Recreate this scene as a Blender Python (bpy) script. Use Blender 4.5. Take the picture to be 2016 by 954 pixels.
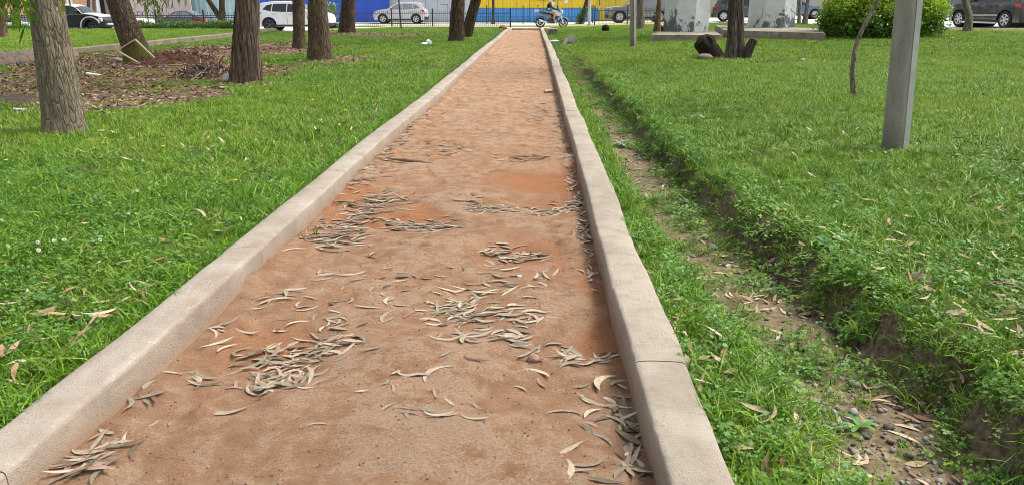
import bpy, bmesh, math, random
import numpy as np
from mathutils import Vector, Matrix

R = math.radians
SC = bpy.context.scene
for _o in list(bpy.data.objects):
    bpy.data.objects.remove(_o)
COL = SC.collection

# ------------------------------------------------------------------ camera
F, CX, CY = 1490.0, 1008.0, 477.0          # focal length and centre in photo pixels (2016 x 954)
HOR, VX, EYE = 8.0, 1054.0, 1.5            # horizon row, vanishing column of the path, eye height
PITCH = math.atan((CY - HOR) / F)
YAW = math.atan((VX - CX) / F * math.cos(PITCH))
cd = bpy.data.cameras.new('camera')
cam = bpy.data.objects.new('camera', cd)
COL.objects.link(cam)
cam.location = (0, 0, EYE)
cam.rotation_euler = (math.pi / 2 - PITCH, 0, YAW)
cd.sensor_width = 36.0
cd.lens = F / 2016.0 * 36.0
cd.clip_start, cd.clip_end = 0.05, 1000
SC.camera = cam

# ------------------------------------------------------------------ world, sun, exposure
SUN_DIR = Vector((0.62, 0.22, 1.0)).normalized()      # towards the sun: high, from the right
W = bpy.data.worlds.new('World')
SC.world = W
W.use_nodes = True
wt = W.node_tree
bg = wt.nodes['Background']
sky = wt.nodes.new('ShaderNodeTexSky')
sky.sky_type = 'NISHITA'
sky.sun_disc = False
sky.sun_elevation = math.asin(SUN_DIR.z)
sky.sun_rotation = math.atan2(SUN_DIR.x, SUN_DIR.y)
sky.air_density = 1.0
sky.dust_density = 4.0
hsv = wt.nodes.new('ShaderNodeHueSaturation')
hsv.inputs['Saturation'].default_value = 0.35          # thin white overcast
wt.links.new(sky.outputs[0], hsv.inputs['Color'])
wt.links.new(hsv.outputs[0], bg.inputs[0])
bg.inputs[1].default_value = 0.145
sd = bpy.data.lights.new('sun', 'SUN')
sd.energy = 1.4
sd.angle = R(20)
sd.color = (1.0, 0.96, 0.89)
sun = bpy.data.objects.new('sun', sd)
COL.objects.link(sun)
sun.rotation_euler = (-SUN_DIR).to_track_quat('-Z', 'Y').to_euler()
sun.location = (20, 5, 30)
SC.view_settings.view_transform = 'Standard'
SC.view_settings.look = 'None'
SC.view_settings.exposure = 1.0
SC.view_settings.gamma = 1.0
SC.render.engine = 'CYCLES'
SC.cycles.use_denoising = True
SC.cycles.filter_width = 0.95
SC.cycles.max_bounces = 6
SC.cycles.diffuse_bounces = 3
SC.cycles.transparent_max_bounces = 6

# ------------------------------------------------------------------ numeric helpers
rng = np.random.default_rng(7)
random.seed(7)

def _hash(ix, iy, seed):
    h = (ix.astype(np.int64) * 374761393 + iy.astype(np.int64) * 668265263 + seed * 2147483647) & 0x7fffffff
    h = ((h ^ (h >> 13)) * 1274126177) & 0x7fffffff
    return ((h ^ (h >> 16)) & 0xffff) / 65535.0

def vnoise(x, y, seed=0):
    x = np.asarray(x, float); y = np.asarray(y, float)
    ix = np.floor(x); iy = np.floor(y)
    fx = x - ix; fy = y - iy
    fx = fx * fx * (3 - 2 * fx); fy = fy * fy * (3 - 2 * fy)
    a = _hash(ix, iy, seed); b = _hash(ix + 1, iy, seed)
    c = _hash(ix, iy + 1, seed); d = _hash(ix + 1, iy + 1, seed)
    return (a * (1 - fx) + b * fx) * (1 - fy) + (c * (1 - fx) + d * fx) * fy

def fbm(x, y, seed=0, octv=4):
    s = 0.0; a = 0.5
    for k in range(octv):
        s = s + a * (vnoise(x * 2 ** k, y * 2 ** k, seed + 17 * k) - 0.5)
        a *= 0.5
    return s

def sstep(a, b, x):
    t = np.clip((np.asarray(x, float) - a) / (b - a), 0, 1)
    return t * t * (3 - 2 * t)

_f = np.array([-math.sin(YAW) * math.cos(PITCH), math.cos(YAW) * math.cos(PITCH), -math.sin(PITCH)])
_r = np.array([math.cos(YAW), math.sin(YAW), 0.0])
_u = np.cross(_r, _f)

def ray(px, py):
    return _f + (px - CX) / F * _r + (CY - py) / F * _u

def P(px, py, z=0.0):
    d = ray(px, py); t = (z - EYE) / d[2]
    return np.array([d[0] * t, d[1] * t, z])

def at_depth(px, py, Y):
    """point on the pixel's ray at world distance Y along the path"""
    d = ray(px, py); t = Y / d[1]
    return np.array([d[0] * t, Y, EYE + d[2] * t])

def proj(X, Y, Z):
    q = np.stack([np.asarray(X, float), np.asarray(Y, float), np.asarray(Z, float) - EYE], -1)
    dz = q @ _f
    dz = np.where(np.abs(dz) < 1e-6, 1e-6, dz)
    return CX + F * (q @ _r) / dz, CY - F * (q @ _u) / dz, dz

# ------------------------------------------------------------------ terrain
KL0, KL1 = -1.81, -1.60      # left kerb
KR0, KR1 = 0.405, 0.615      # right kerb
KTOP = 0.14
PATH_END = 47.0

def bank_x(y):
    y = np.asarray(y, float)
    b = np.interp(y, [0, 2.4, 3.2, 4, 5, 8.4, 15, 24, 60], [1.74, 1.73, 1.72, 1.62, 1.49, 1.40, 1.32, 1.2, 1.2])
    return b + 0.16 * fbm(y * 1.1, y * 0 + 3.3, 5) + 0.10 * fbm(y * 4, y * 0 + 9.1, 6)

def chan_x(y):
    return np.interp(y, [0, 2.5, 3, 4, 5.3, 8.5, 15, 30], [1.12, 1.09, 1.04, .93, .85, .80, .80, .92])

def y_far(x):
    return np.interp(x, [-90, -13.5, -9, 11, 14.5, 16.0, 19.5, 26, 90],
                     [40.2, 40.4, 48.3, 48.3, 44, 33.5, 30.3, 24, -20])

def base_level(x, y):
    x = np.asarray(x, float); y = np.asarray(y, float)
    b = 0.026 * (np.clip(x, 1.5, 26) - 1.5)
    b = b - 0.55 * sstep(-18, -26, x) * sstep(45, 54, y)
    return b

def Hraw(x, y):
    x = np.asarray(x, float); y = np.asarray(y, float)
    B = base_level(x, y)
    und = 0.05 * fbm(x * 0.35, y * 0.35, 11, 3) + 0.03 * fbm(x * 1.7, y * 1.7, 13, 3)
    left = 0.085 + und * sstep(-1.9, -3.0, x)
    left = left + 0.16 * sstep(-13.3, -13.45, x)                  # the next lawn lies a step higher
    ddl = sstep(26, 15, y)
    xb = bank_x(y)
    top = 0.135 + und * sstep(0, 1.0, x - xb)
    bottom = 0.05 * (1 - ddl) - 0.085 * ddl + 0.03 * fbm(x * 3, y * 3, 21, 3)
    strip = 0.07 + 0.03 * fbm(x * 4, y * 4, 23, 2)
    w_ch = sstep(-0.22, 0.10, x - chan_x(y))
    low = strip * (1 - w_ch) + bottom * w_ch
    ragged = 0.11 * fbm(x * 5, y * 5, 29, 4)
    w_b = sstep(-0.13, 0.03, x - xb + ragged)
    right = low * (1 - w_b) + top * w_b
    lip = 0.03 * np.exp(-((x - xb - 0.12) / 0.14) ** 2) * ddl
    right = right + lip
    park = np.where(x < -0.6, left, right)
    inpath = (x > KL0 + 0.05) & (x < KR1 - 0.05) & (y < PATH_END + 0.2)
    park = np.where(inpath, -0.30, park)
    e = sstep(0.05, 0.25, y_far(x) - y)
    return B + park * e + (-0.06) * (1 - e)

def H(x, y):
    return Hraw(x, y)

def hit(px, py):
    z = 0.1
    for _ in range(12):
        p = P(px, py, z)
        z = float(H(p[0], p[1]))
    p[2] = z
    return p

# ------------------------------------------------------------------ object helpers
def link(o, parent=None):
    COL.objects.link(o)
    if parent is not None:
        o.parent = parent
    return o

def tag(o, label=None, cat=None, group=None, kind=None):
    if label: o['label'] = label
    if cat: o['category'] = cat
    if group: o['group'] = group
    if kind: o['kind'] = kind
    return o

def thing(name, label, cat, loc=(0, 0, 0), rz=0.0, group=None):
    o = bpy.data.objects.new(name, None)
    o.empty_display_size = 0.1
    link(o)
    o.location = loc
    o.rotation_euler = (0, 0, rz)
    return tag(o, label, cat, group)

def mesh_np(name, verts, faces, mats=None, smooth=False, attrs=None, mat_idx=None):
    """verts (N,3), faces: list of index arrays with equal length rows (2-D array) or list of lists"""
    me = bpy.data.meshes.new(name)
    verts = np.ascontiguousarray(verts, dtype=np.float32)
    if isinstance(faces, np.ndarray):
        groups = [faces]
    else:
        groups = None
    if groups is not None:
        n = faces.shape[1]
        me.vertices.add(len(verts)); me.vertices.foreach_set('co', verts.ravel())
        me.loops.add(faces.size); me.loops.foreach_set('vertex_index', faces.ravel().astype(np.int32))
        me.polygons.add(len(faces))
        me.polygons.foreach_set('loop_start', np.arange(0, faces.size, n, dtype=np.int32))
        me.polygons.foreach_set('loop_total', np.full(len(faces), n, dtype=np.int32))
    else:
        me.from_pydata([tuple(v) for v in verts], [], [tuple(int(i) for i in f) for f in faces])
    me.update(calc_edges=True)
    me.validate()
    if smooth:
        me.polygons.foreach_set('use_smooth', np.ones(len(me.polygons), dtype=bool))
    if mats:
        for m in (mats if isinstance(mats, (list, tuple)) else [mats]):
            me.materials.append(m)
    if mat_idx is not None:
        me.polygons.foreach_set('material_index', np.asarray(mat_idx, dtype=np.int32))
    if attrs:
        for k, v in attrs.items():
            v = np.asarray(v, dtype=np.float32)
            if v.ndim == 1:
                a = me.attributes.new(k, 'FLOAT', 'POINT'); a.data.foreach_set('value', v)
            else:
                a = me.attributes.new(k, 'FLOAT_VECTOR', 'POINT'); a.data.foreach_set('vector', v.ravel())
    return me

def obj(name, me, parent=None):
    return link(bpy.data.objects.new(name, me), parent)

class MB:
    """collects shapes into one mesh"""
    def __init__(s):
        s.v = []; s.f = []; s.n = 0
    def add(s, v, f):
        v = np.asarray(v, float)
        s.v.append(v)
        s.f += [[int(i) + s.n for i in q] for q in f]
        s.n += len(v)
        return s
    def box(s, c, size, rot=None, bevel=0.0):
        hx, hy, hz = [q / 2 for q in size]
        if bevel <= 0:
            v = np.array([[x, y, z] for x in (-hx, hx) for y in (-hy, hy) for z in (-hz, hz)])
            f = [[0, 1, 3, 2], [4, 6, 7, 5], [0, 4, 5, 1], [2, 3, 7, 6], [0, 2, 6, 4], [1, 5, 7, 3]]
        else:
            bm = bmesh.new()
            bmesh.ops.create_cube(bm, size=1)
            bmesh.ops.scale(bm, vec=size, verts=bm.verts)
            bmesh.ops.bevel(bm, geom=bm.edges[:], offset=bevel, segments=2, affect='EDGES', profile=0.5)
            bm.verts.index_update()
            v = np.array([q.co[:] for q in bm.verts]); f = [[q.index for q in p.verts] for p in bm.faces]
            bm.free()
        if rot is not None:
            v = v @ np.array(rot).T
        return s.add(v + np.array(c), f)
    def bar(s, a, b, w, h=None):
        """rectangular bar from a to b"""
        a = Vector(a); b = Vector(b); d = b - a
        q = d.to_track_quat('Z', 'Y').to_matrix()
        return s.box((a + b) / 2, (w, h or w, d.length), rot=np.array(q))
    def tube(s, pts, rad, seg=10, caps=True, wob=None):
        pts = [Vector(p) for p in pts]
        if not hasattr(rad, '__len__'): rad = [rad] * len(pts)
        v = []; f = []
        ref = Vector((0, 1, 0.013)).normalized()
        for i, p in enumerate(pts):
            t = (pts[min(i + 1, len(pts) - 1)] - pts[max(i - 1, 0)]).normalized()
            if abs(t.dot(ref)) > 0.95: rf = Vector((1, 0, 0.01))
            else: rf = ref
            a = t.cross(rf).normalized(); b = t.cross(a)
            for k in range(seg):
                th = 2 * math.pi * k / seg
                v.append(p + (a * math.cos(th) + b * math.sin(th)) * rad[i])
        for i in range(len(pts) - 1):
            for k in range(seg):
                k2 = (k + 1) % seg
                f.append([i * seg + k, i * seg + k2, (i + 1) * seg + k2, (i + 1) * seg + k])
        if caps:
            f.append(list(range(seg))[::-1]); f.append([(len(pts) - 1) * seg + k for k in range(seg)])
        return s.add(v, f)
    def ell(s, c, r, seg=14, rings=8, rot=None):
        v = []; f = []
        for i in range(rings + 1):
            ph = math.pi * i / rings
            for k in range(seg):
                th = 2 * math.pi * k / seg
                v.append((math.sin(ph) * math.cos(th) * r[0], math.sin(ph) * math.sin(th) * r[1], math.cos(ph) * r[2]))
        for i in range(rings):
            for k in range(seg):
                k2 = (k + 1) % seg
                f.append([i * seg + k, (i + 1) * seg + k, (i + 1) * seg + k2, i * seg + k2])
        v = np.array(v)
        if rot is not None: v = v @ np.array(rot).T
        return s.add(v + np.array(c), f)
    def lathe_y(s, prof, seg=24, c=(0, 0, 0)):
        """profile [(radius, y)] turned round the y axis"""
        v = []; f = []
        for r, y in prof:
            for k in range(seg):
                th = 2 * math.pi * k / seg
                v.append((r * math.cos(th), y, r * math.sin(th)))
        for i in range(len(prof) - 1):
            for k in range(seg):
                k2 = (k + 1) % seg
                f.append([i * seg + k, i * seg + k2, (i + 1) * seg + k2, (i + 1) * seg + k])
        return s.add(np.array(v) + np.array(c), f)
    def prism(s, outline, y0, y1):
        """outline [(x,z)] between two y"""
        n = len(outline)
        v = [(x, y0, z) for x, z in outline] + [(x, y1, z) for x, z in outline]
        f = [list(range(n)), [n + k for k in range(n)][::-1]]
        f += [[k, k + n, (k + 1) % n + n, (k + 1) % n] for k in range(n)]
        return s.add(v, f)
    def build(s, name, m, parent=None, smooth=False, angle=35):
        v = np.concatenate(s.v)
        me = mesh_np(name, v, s.f, m)
        bm = bmesh.new(); bm.from_mesh(me)
        bmesh.ops.recalc_face_normals(bm, faces=bm.faces)
        bm.to_mesh(me); bm.free()
        if smooth:
            me.polygons.foreach_set('use_smooth', np.ones(len(me.polygons), dtype=bool))
            me.set_sharp_from_angle(angle=R(angle))
        return obj(name, me, parent)

# ------------------------------------------------------------------ material helpers
class NT:
    def __init__(s, name):
        s.m = bpy.data.materials.new(name); s.m.use_nodes = True
        s.t = s.m.node_tree; s.b = s.t.nodes['Principled BSDF']
        s.out = s.t.nodes['Material Output']
    def n(s, typ, **kw):
        x = s.t.nodes.new('ShaderNode' + typ)
        for k, v in kw.items():
            if k in x.inputs: x.inputs[k].default_value = v
            else: setattr(x, k, v)
        return x
    def l(s, a, b):
        s.t.links.new(a, b); return s
    def coord(s, kind='Object', scale=(1, 1, 1)):
        c = s.n('TexCoord'); mp = s.n('Mapping')
        mp.inputs['Scale'].default_value = scale
        s.l(c.outputs[kind], mp.inputs['Vector'])
        return mp.outputs[0]
    def noise(s, vec, scale, detail=4, rough=0.55, dist=0.0):
        x = s.n('TexNoise'); x.inputs['Scale'].default_value = scale; x.inputs['Detail'].default_value = detail
        x.inputs['Roughness'].default_value = rough; x.inputs['Distortion'].default_value = dist
        if vec is not None: s.l(vec, x.inputs['Vector'])
        return x.outputs['Fac']
    def voro(s, vec, scale, feature='DISTANCE_TO_EDGE', out='Distance', rnd=1.0):
        x = s.n('TexVoronoi'); x.feature = feature; x.inputs['Scale'].default_value = scale
        x.inputs['Randomness'].default_value = rnd
        s.l(vec, x.inputs['Vector'])
        return x.outputs[out]
    def ramp(s, fac, stops, interp='LINEAR'):
        x = s.n('ValToRGB'); x.color_ramp.interpolation = interp
        e = x.color_ramp.elements
        while len(e) < len(stops): e.new(0.5)
        for k, (p, c) in enumerate(stops):
            e[k].position = p
            e[k].color = (c, c, c, 1) if not hasattr(c, '__len__') else (*c, 1)
        s.l(fac, x.inputs['Fac'])
        return x.outputs['Color']
    def mix(s, fac, a, b, mode='MIX'):
        x = s.n('Mix'); x.data_type = 'RGBA'; x.blend_type = mode
        for src, idx in ((fac, 0), (a, 6), (b, 7)):
            if hasattr(src, 'links'): s.l(src, x.inputs[idx])
            elif idx == 0: x.inputs[0].default_value = src
            else: x.inputs[idx].default_value = (*src, 1)
        return x.outputs[2]
    def math(s, op, a, b=0.0):
        x = s.n('Math'); x.operation = op
        for k, src in enumerate((a, b)):
            if hasattr(src, 'links'): s.l(src, x.inputs[k])
            else: x.inputs[k].default_value = src
        return x.outputs[0]
    def attr(s, name, out='Fac'):
        x = s.n('Attribute'); x.attribute_name = name
        return x.outputs[out]
    def rnd(s):
        return s.n('ObjectInfo').outputs['Random']
    def col(s, c):
        if hasattr(c, 'links'): s.l(c, s.b.inputs['Base Color'])
        else: s.b.inputs['Base Color'].default_value = (*c, 1)
        return s
    def bump(s, h, strength=0.5, dist=0.01):
        x = s.n('Bump'); x.inputs['Strength'].default_value = strength; x.inputs['Distance'].default_value = dist
        s.l(h, x.inputs['Height']); s.l(x.outputs[0], s.b.inputs['Normal'])
        return s
    def set(s, **kw):
        for k, v in kw.items():
            s.b.inputs[k.replace('_', ' ')].default_value = v
        return s

def plain(name, c, rough=0.6, metal=0.0, var=0.12, scale=6.0, coat=0.0, bump=0.0):
    t = NT(name)
    vec = t.coord()
    nz = t.noise(vec, scale, 5)
    lo = tuple(q * (1 - var) for q in c); hi = tuple(min(1, q * (1 + var)) for q in c)
    t.col(t.ramp(nz, [(0.3, lo), (0.7, hi)])).set(Roughness=rough, Metallic=metal)
    t.b.inputs['Coat Weight'].default_value = coat
    if bump: t.bump(t.noise(vec, scale * 8, 4), bump, 0.01)
    return t.m

def paint(name, c, rough=0.32):
    t = NT(name)
    vec = t.coord()
    d = t.noise(vec, 3.0, 6, 0.6)
    dust = t.ramp(d, [(0.42, 0.0), (0.8, 0.35)])
    t.col(t.mix(dust, c, (0.30, 0.26, 0.21))).set(Roughness=rough)
    t.b.inputs['Coat Weight'].default_value = 0.6
    t.b.inputs['Coat Roughness'].default_value = 0.12
    return t.m

M = {}

def mat_ground():
    t = NT('ground_soil')
    vec = t.coord()
    big = t.noise(vec, 0.9, 5); fine = t.noise(vec, 28, 6, 0.65)
    thatch = t.ramp(fine, [(0.3, (0.025, 0.034, 0.009)), (0.55, (0.07, 0.09, 0.022)), (0.75, (0.17, 0.14, 0.06))])
    soil = t.ramp(fine, [(0.28, (0.045, 0.030, 0.020)), (0.45, (0.11, 0.076, 0.050)), (0.6, (0.19, 0.138, 0.095)), (0.75, (0.30, 0.235, 0.17))])
    dry = t.ramp(fine, [(0.3, (0.18, 0.14, 0.07)), (0.7, (0.42, 0.34, 0.20))])
    c = t.mix(t.attr('soil'), thatch, soil)
    c = t.mix(t.attr('dry'), c, dry)
    t.col(c).set(Roughness=0.95)
    t.b.inputs['Specular IOR Level'].default_value = 0.15
    t.bump(t.noise(vec, 40, 6, 0.7), 0.8, 0.02)
    return t.m
M['ground'] = mat_ground()

def mat_dirt():
    t = NT('red_dirt')
    vec = t.coord()
    hgt = t.attr('hgt'); red = t.attr('red')
    big = t.noise(vec, 2.2, 6, 0.6, 0.4); mid = t.noise(vec, 9, 7, 0.65, 0.3); fine = t.noise(vec, 75, 5, 0.7)
    speck = t.noise(vec, 260, 3, 0.8)
    basec = t.ramp(mid, [(0.22, (0.232, 0.124, 0.066)), (0.42, (0.325, 0.184, 0.104)), (0.58, (0.375, 0.222, 0.130)), (0.80, (0.43, 0.272, 0.170))])
    orange = t.ramp(fine, [(0.3, (0.315, 0.130, 0.058)), (0.7, (0.42, 0.190, 0.090))])
    pale = t.ramp(fine, [(0.25, (0.285, 0.182, 0.112)), (0.5, (0.395, 0.270, 0.178)), (0.75, (0.50, 0.375, 0.265))])
    f1 = t.math('ADD', hgt, t.math('MULTIPLY', t.math('SUBTRACT', big, 0.5), 1.5))
    f1 = t.math('ADD', f1, t.math('MULTIPLY', t.math('SUBTRACT', mid, 0.5), 2.6))
    f1 = t.math('ADD', f1, t.math('MULTIPLY', t.math('SUBTRACT', fine, 0.5), 1.2))
    c = t.mix(t.ramp(f1, [(0.52, 0.0), (0.85, 0.8)]), basec, pale)
    f2 = t.math('ADD', red, t.math('MULTIPLY', t.math('SUBTRACT', mid, 0.5), 0.8))
    c = t.mix(t.ramp(f2, [(0.45, 0.0), (0.85, 0.85)]), c, orange)
    sp = t.ramp(speck, [(0.30, 0.58), (0.5, 1.0), (0.72, 1.42)])
    c = t.mix(1.0, c, sp, 'MULTIPLY')
    crumbs = t.ramp(t.noise(vec, 46, 2, 0.5), [(0.24, 0.55), (0.32, 1.0)])
    c = t.mix(1.0, c, crumbs, 'MULTIPLY')
    t.col(c).set(Roughness=0.95)
    t.b.inputs['Specular IOR Level'].default_value = 0.12
    hh = t.math('ADD', t.math('MULTIPLY', fine, 0.6), t.math('MULTIPLY', speck, 0.4))
    t.bump(t.math('ADD', t.math('MULTIPLY', hh, 1.4), mid), 1.0, 0.018)
    return t.m
M['dirt'] = mat_dirt()

def mat_kerb(name, dusty):
    t = NT(name)
    vec = t.coord()
    big = t.noise(vec, 3.0, 6, 0.6, 0.3); fine = t.noise(vec, 60, 5, 0.7); speck = t.noise(vec, 230, 2, 0.7)
    if dusty:
        c = t.ramp(big, [(0.28, (0.28, 0.228, 0.175)), (0.5, (0.37, 0.316, 0.255)), (0.75, (0.45, 0.398, 0.332))])
    else:
        c = t.ramp(big, [(0.28, (0.28, 0.235, 0.18)), (0.5, (0.375, 0.325, 0.256)), (0.75, (0.44, 0.388, 0.315))])
    # red dust washed against the inner face, chipped whitewash along the edge
    side = t.attr('side')
    dust = t.math('ADD', side, t.math('MULTIPLY', t.math('SUBTRACT', big, 0.5), 0.8))
    c = t.mix(t.ramp(dust, [(0.25, 0.0), (0.8, 0.85)]), c, (0.33, 0.215, 0.135) if dusty else (0.27, 0.16, 0.10))
    if dusty:
        ed = t.math('ADD', t.math('MULTIPLY', t.attr('edge'), 0.42), t.math('MULTIPLY', t.math('SUBTRACT', t.noise(vec, 22, 6, 0.75), 0.5), 2.6))
        c = t.mix(t.ramp(ed, [(0.60, 0.0), (0.72, 0.55)]), c, (0.52, 0.485, 0.42))
    c = t.mix(1.0, c, t.ramp(speck, [(0.3, 0.88), (0.5, 1.0), (0.7, 1.08)] if dusty else [(0.3, 0.74), (0.5, 1.0), (0.7, 1.18)]), 'MULTIPLY')
    c = t.mix(t.ramp(t.noise(t.coord('Object', (1, .45, 1)), 5.5, 6, 0.7, 0.6), [(0.52, 0.0), (0.70, 0.45)]), c, (0.255, 0.205, 0.165))
    c = t.mix(t.ramp(t.noise(vec, 8, 6, 0.75), [(0.54, 0.0), (0.72, 0.45)]), c, (0.20, 0.155, 0.12))
    c = t.mix(t.ramp(t.noise(vec, 95, 3, 0.6), [(0.68, 0.0), (0.74, 0.6)]), c, (0.13, 0.10, 0.08))
    t.col(c).set(Roughness=0.9)
    t.b.inputs['Specular IOR Level'].default_value = 0.2
    t.bump(t.math('ADD', t.math('ADD', t.math('MULTIPLY', speck, 0.8), fine), t.math('MULTIPLY', t.noise(vec, 14, 6, 0.7), 1.6)), 0.8, 0.008)
    return t.m
M['kerb_l'] = mat_kerb('dusty_whitewashed_concrete', True)
M['kerb_r'] = mat_kerb('rough_cast_concrete', False)

def mat_blade(name, cols, trans=0.22, rough=0.42, single=False):
    t = NT(name)
    f = t.attr('rnd') if single else t.math('ADD', t.math('MULTIPLY', t.attr('rnd'), 0.65), t.math('MULTIPLY', t.rnd(), 0.35))
    c = t.ramp(f, cols)
    t.col(c).set(Roughness=rough)
    t.b.inputs['Specular IOR Level'].default_value = 0.3
    tr = t.n('BsdfTranslucent'); t.l(c, tr.inputs['Color'])
    mx = t.n('MixShader'); mx.inputs[0].default_value = trans
    t.l(t.b.outputs[0], mx.inputs[1]); t.l(tr.outputs[0], mx.inputs[2]); t.l(mx.outputs[0], t.out.inputs['Surface'])
    return t.m
M['blade'] = mat_blade('grass_blade', [(0.05, (0.030, 0.084, 0.005)), (0.28, (0.075, 0.183, 0.009)), (0.52, (0.137, 0.286, 0.015)), (0.76, (0.224, 0.383, 0.026)), (0.90, (0.335, 0.420, 0.060)), (0.98, (0.427, 0.366, 0.160))])
M['blade_y'] = mat_blade('yellow_grass_blade', [(0.05, (0.081, 0.178, 0.010)), (0.35, (0.167, 0.312, 0.018)), (0.65, (0.279, 0.432, 0.033)), (0.88, (0.427, 0.464, 0.100)), (0.98, (0.487, 0.443, 0.190))])  # yellower grass tone, mixed in by patches
M['blade_dry'] = mat_blade('dry_grass_blade', [(0.0, (0.20, 0.22, 0.05)), (0.4, (0.38, 0.32, 0.14)), (1.0, (0.55, 0.45, 0.26))])
M['clover'] = mat_blade('clover_leaf', [(0.0, (0.06, 0.15, 0.016)), (0.5, (0.13, 0.26, 0.028)), (1.0, (0.25, 0.39, 0.06))])
M['weed'] = mat_blade('weed_leaf', [(0.0, (0.07, 0.19, 0.03)), (1.0, (0.15, 0.32, 0.07))])
M['thistle'] = mat_blade('pale_weed_leaf', [(0.0, (0.16, 0.33, 0.12)), (1.0, (0.26, 0.44, 0.20))])
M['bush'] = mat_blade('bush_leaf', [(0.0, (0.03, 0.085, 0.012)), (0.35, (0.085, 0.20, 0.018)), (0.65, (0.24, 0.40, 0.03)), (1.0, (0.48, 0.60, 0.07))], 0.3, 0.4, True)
M['hedge'] = mat_blade('hedge_leaf', [(0.0, (0.03, 0.075, 0.02)), (0.5, (0.07, 0.16, 0.03)), (1.0, (0.16, 0.26, 0.06))], 0.25, 0.45, True)
M['crown'] = mat_blade('eucalyptus_leaf', [(0.0, (0.05, 0.12, 0.015)), (0.5, (0.11, 0.22, 0.02)), (0.8, (0.19, 0.31, 0.03)), (1.0, (0.33, 0.23, 0.07))], 0.4, 0.4, True)

def mat_leaf(name, stops):
    t = NT(name)
    vec = t.coord()
    c = t.ramp(t.rnd(), stops)
    nz = t.noise(vec, 60, 4, 0.7)
    c = t.mix(1.0, c, t.ramp(nz, [(0.3, 0.72), (0.7, 1.22)]), 'MULTIPLY')
    t.col(c).set(Roughness=0.75)
    t.b.inputs['Specular IOR Level'].default_value = 0.25
    return t.m
M['leaf'] = mat_leaf('dry_eucalyptus_leaf', [(0.0, (0.112, 0.087, 0.058)), (0.16, (0.203, 0.163, 0.112)), (0.38, (0.285, 0.231, 0.163)), (0.62, (0.366, 0.295, 0.210)), (0.76, (0.437, 0.359, 0.262)), (0.85, (0.203, 0.186, 0.131)), (0.94, (0.346, 0.201, 0.154)), (1.0, (0.102, 0.059, 0.038))])
M['leaf_b'] = mat_leaf('brown_fallen_leaf', [(0.0, (0.16, 0.085, 0.045)), (0.25, (0.30, 0.19, 0.10)), (0.55, (0.43, 0.32, 0.20)), (0.8, (0.56, 0.45, 0.32)), (1.0, (0.19, 0.07, 0.04))])
M['leaf_l'] = mat_leaf('litter_leaf', [(0.0, (0.080, 0.040, 0.023)), (0.3, (0.168, 0.094, 0.056)), (0.6, (0.264, 0.173, 0.109)), (0.85, (0.352, 0.252, 0.175)), (1.0, (0.464, 0.360, 0.271))])
M['leaf_r'] = mat_leaf('rusty_litter_leaf', [(0.0, (0.07, 0.025, 0.015)), (0.5, (0.16, 0.06, 0.032)), (0.85, (0.26, 0.12, 0.06)), (1.0, (0.36, 0.24, 0.15))])

def mat_bark(name, dark, mid, light, sx=9, sz=2.2, moss=0.0, crack=0.5):
    t = NT(name)
    vec = t.coord('Object', (1, 1, sz / sx))
    cells = t.voro(vec, sx, 'DISTANCE_TO_EDGE')
    warp = t.noise(vec, sx * 0.8, 6, 0.7, 1.2)
    fine = t.noise(vec, sx * 6, 5, 0.7)
    big = t.noise(t.coord('Object', (1, 1, 0.4)), 2.5, 4)
    c = t.ramp(warp, [(0.3, dark), (0.5, mid), (0.68, light)])
    c = t.mix(1.0, c, t.ramp(fine, [(0.3, 0.6), (0.65, 1.25)]), 'MULTIPLY')
    c = t.mix(1.0, c, t.ramp(cells, [(0.0, 1 - crack), (0.10, 1.0)]), 'MULTIPLY')
    c = t.mix(t.ramp(big, [(0.45, 0.0), (0.7, 0.55)]), c, tuple(q * 0.55 for q in mid))
    if moss:
        mz = t.math('ADD', t.attr('moss'), t.math('MULTIPLY', t.math('SUBTRACT', big, 0.5), 0.9))
        c = t.mix(t.ramp(mz, [(0.35, 0.0), (0.75, moss)]), c, (0.115, 0.12, 0.022))
    t.col(c).set(Roughness=0.92)
    t.b.inputs['Specular IOR Level'].default_value = 0.15
    hgt = t.math('ADD', t.math('MULTIPLY', warp, 1.2), t.ramp(cells, [(0.0, 0.0), (0.14, 0.7)]))
    t.bump(t.math('ADD', hgt, t.math('MULTIPLY', fine, 0.35)), 0.9, 0.03)
    return t.m
M['bark_pale'] = mat_bark('pale_fissured_bark', (0.125, 0.097, 0.066), (0.26, 0.21, 0.145), (0.39, 0.33, 0.245), 26, 5, 0, 0.28)
M['bark_moss'] = mat_bark('mossy_bark', (0.055, 0.040, 0.026), (0.13, 0.095, 0.062), (0.23, 0.18, 0.12), 18, 5, 0.85, 0.6)
M['bark_dark'] = mat_bark('dark_fissured_bark', (0.035, 0.022, 0.014), (0.085, 0.058, 0.036), (0.165, 0.12, 0.075), 12, 2.4, 0, 0.6)
M['bark_mid'] = mat_bark('brown_fissured_bark', (0.05, 0.036, 0.022), (0.125, 0.092, 0.055), (0.215, 0.165, 0.10), 16, 3.0, 0, 0.5)
M['bark_torn'] = mat_bark('torn_stringy_bark', (0.025, 0.016, 0.012), (0.12, 0.085, 0.058), (0.27, 0.21, 0.155), 12, 1.1, 0, 0.65)
M['bark_grey'] = mat_bark('grey_stringy_bark', (0.045, 0.034, 0.028), (0.105, 0.084, 0.068), (0.20, 0.165, 0.135), 16, 1.4, 0, 0.6)
M['bark_light'] = mat_bark('light_street_tree_bark', (0.12, 0.095, 0.072), (0.24, 0.20, 0.155), (0.37, 0.32, 0.26), 12, 4, 0, 0.35)
M['bark_red'] = mat_bark('reddish_bark', (0.09, 0.05, 0.032), (0.19, 0.115, 0.075), (0.29, 0.20, 0.14), 14, 3, 0, 0.4)
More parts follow.
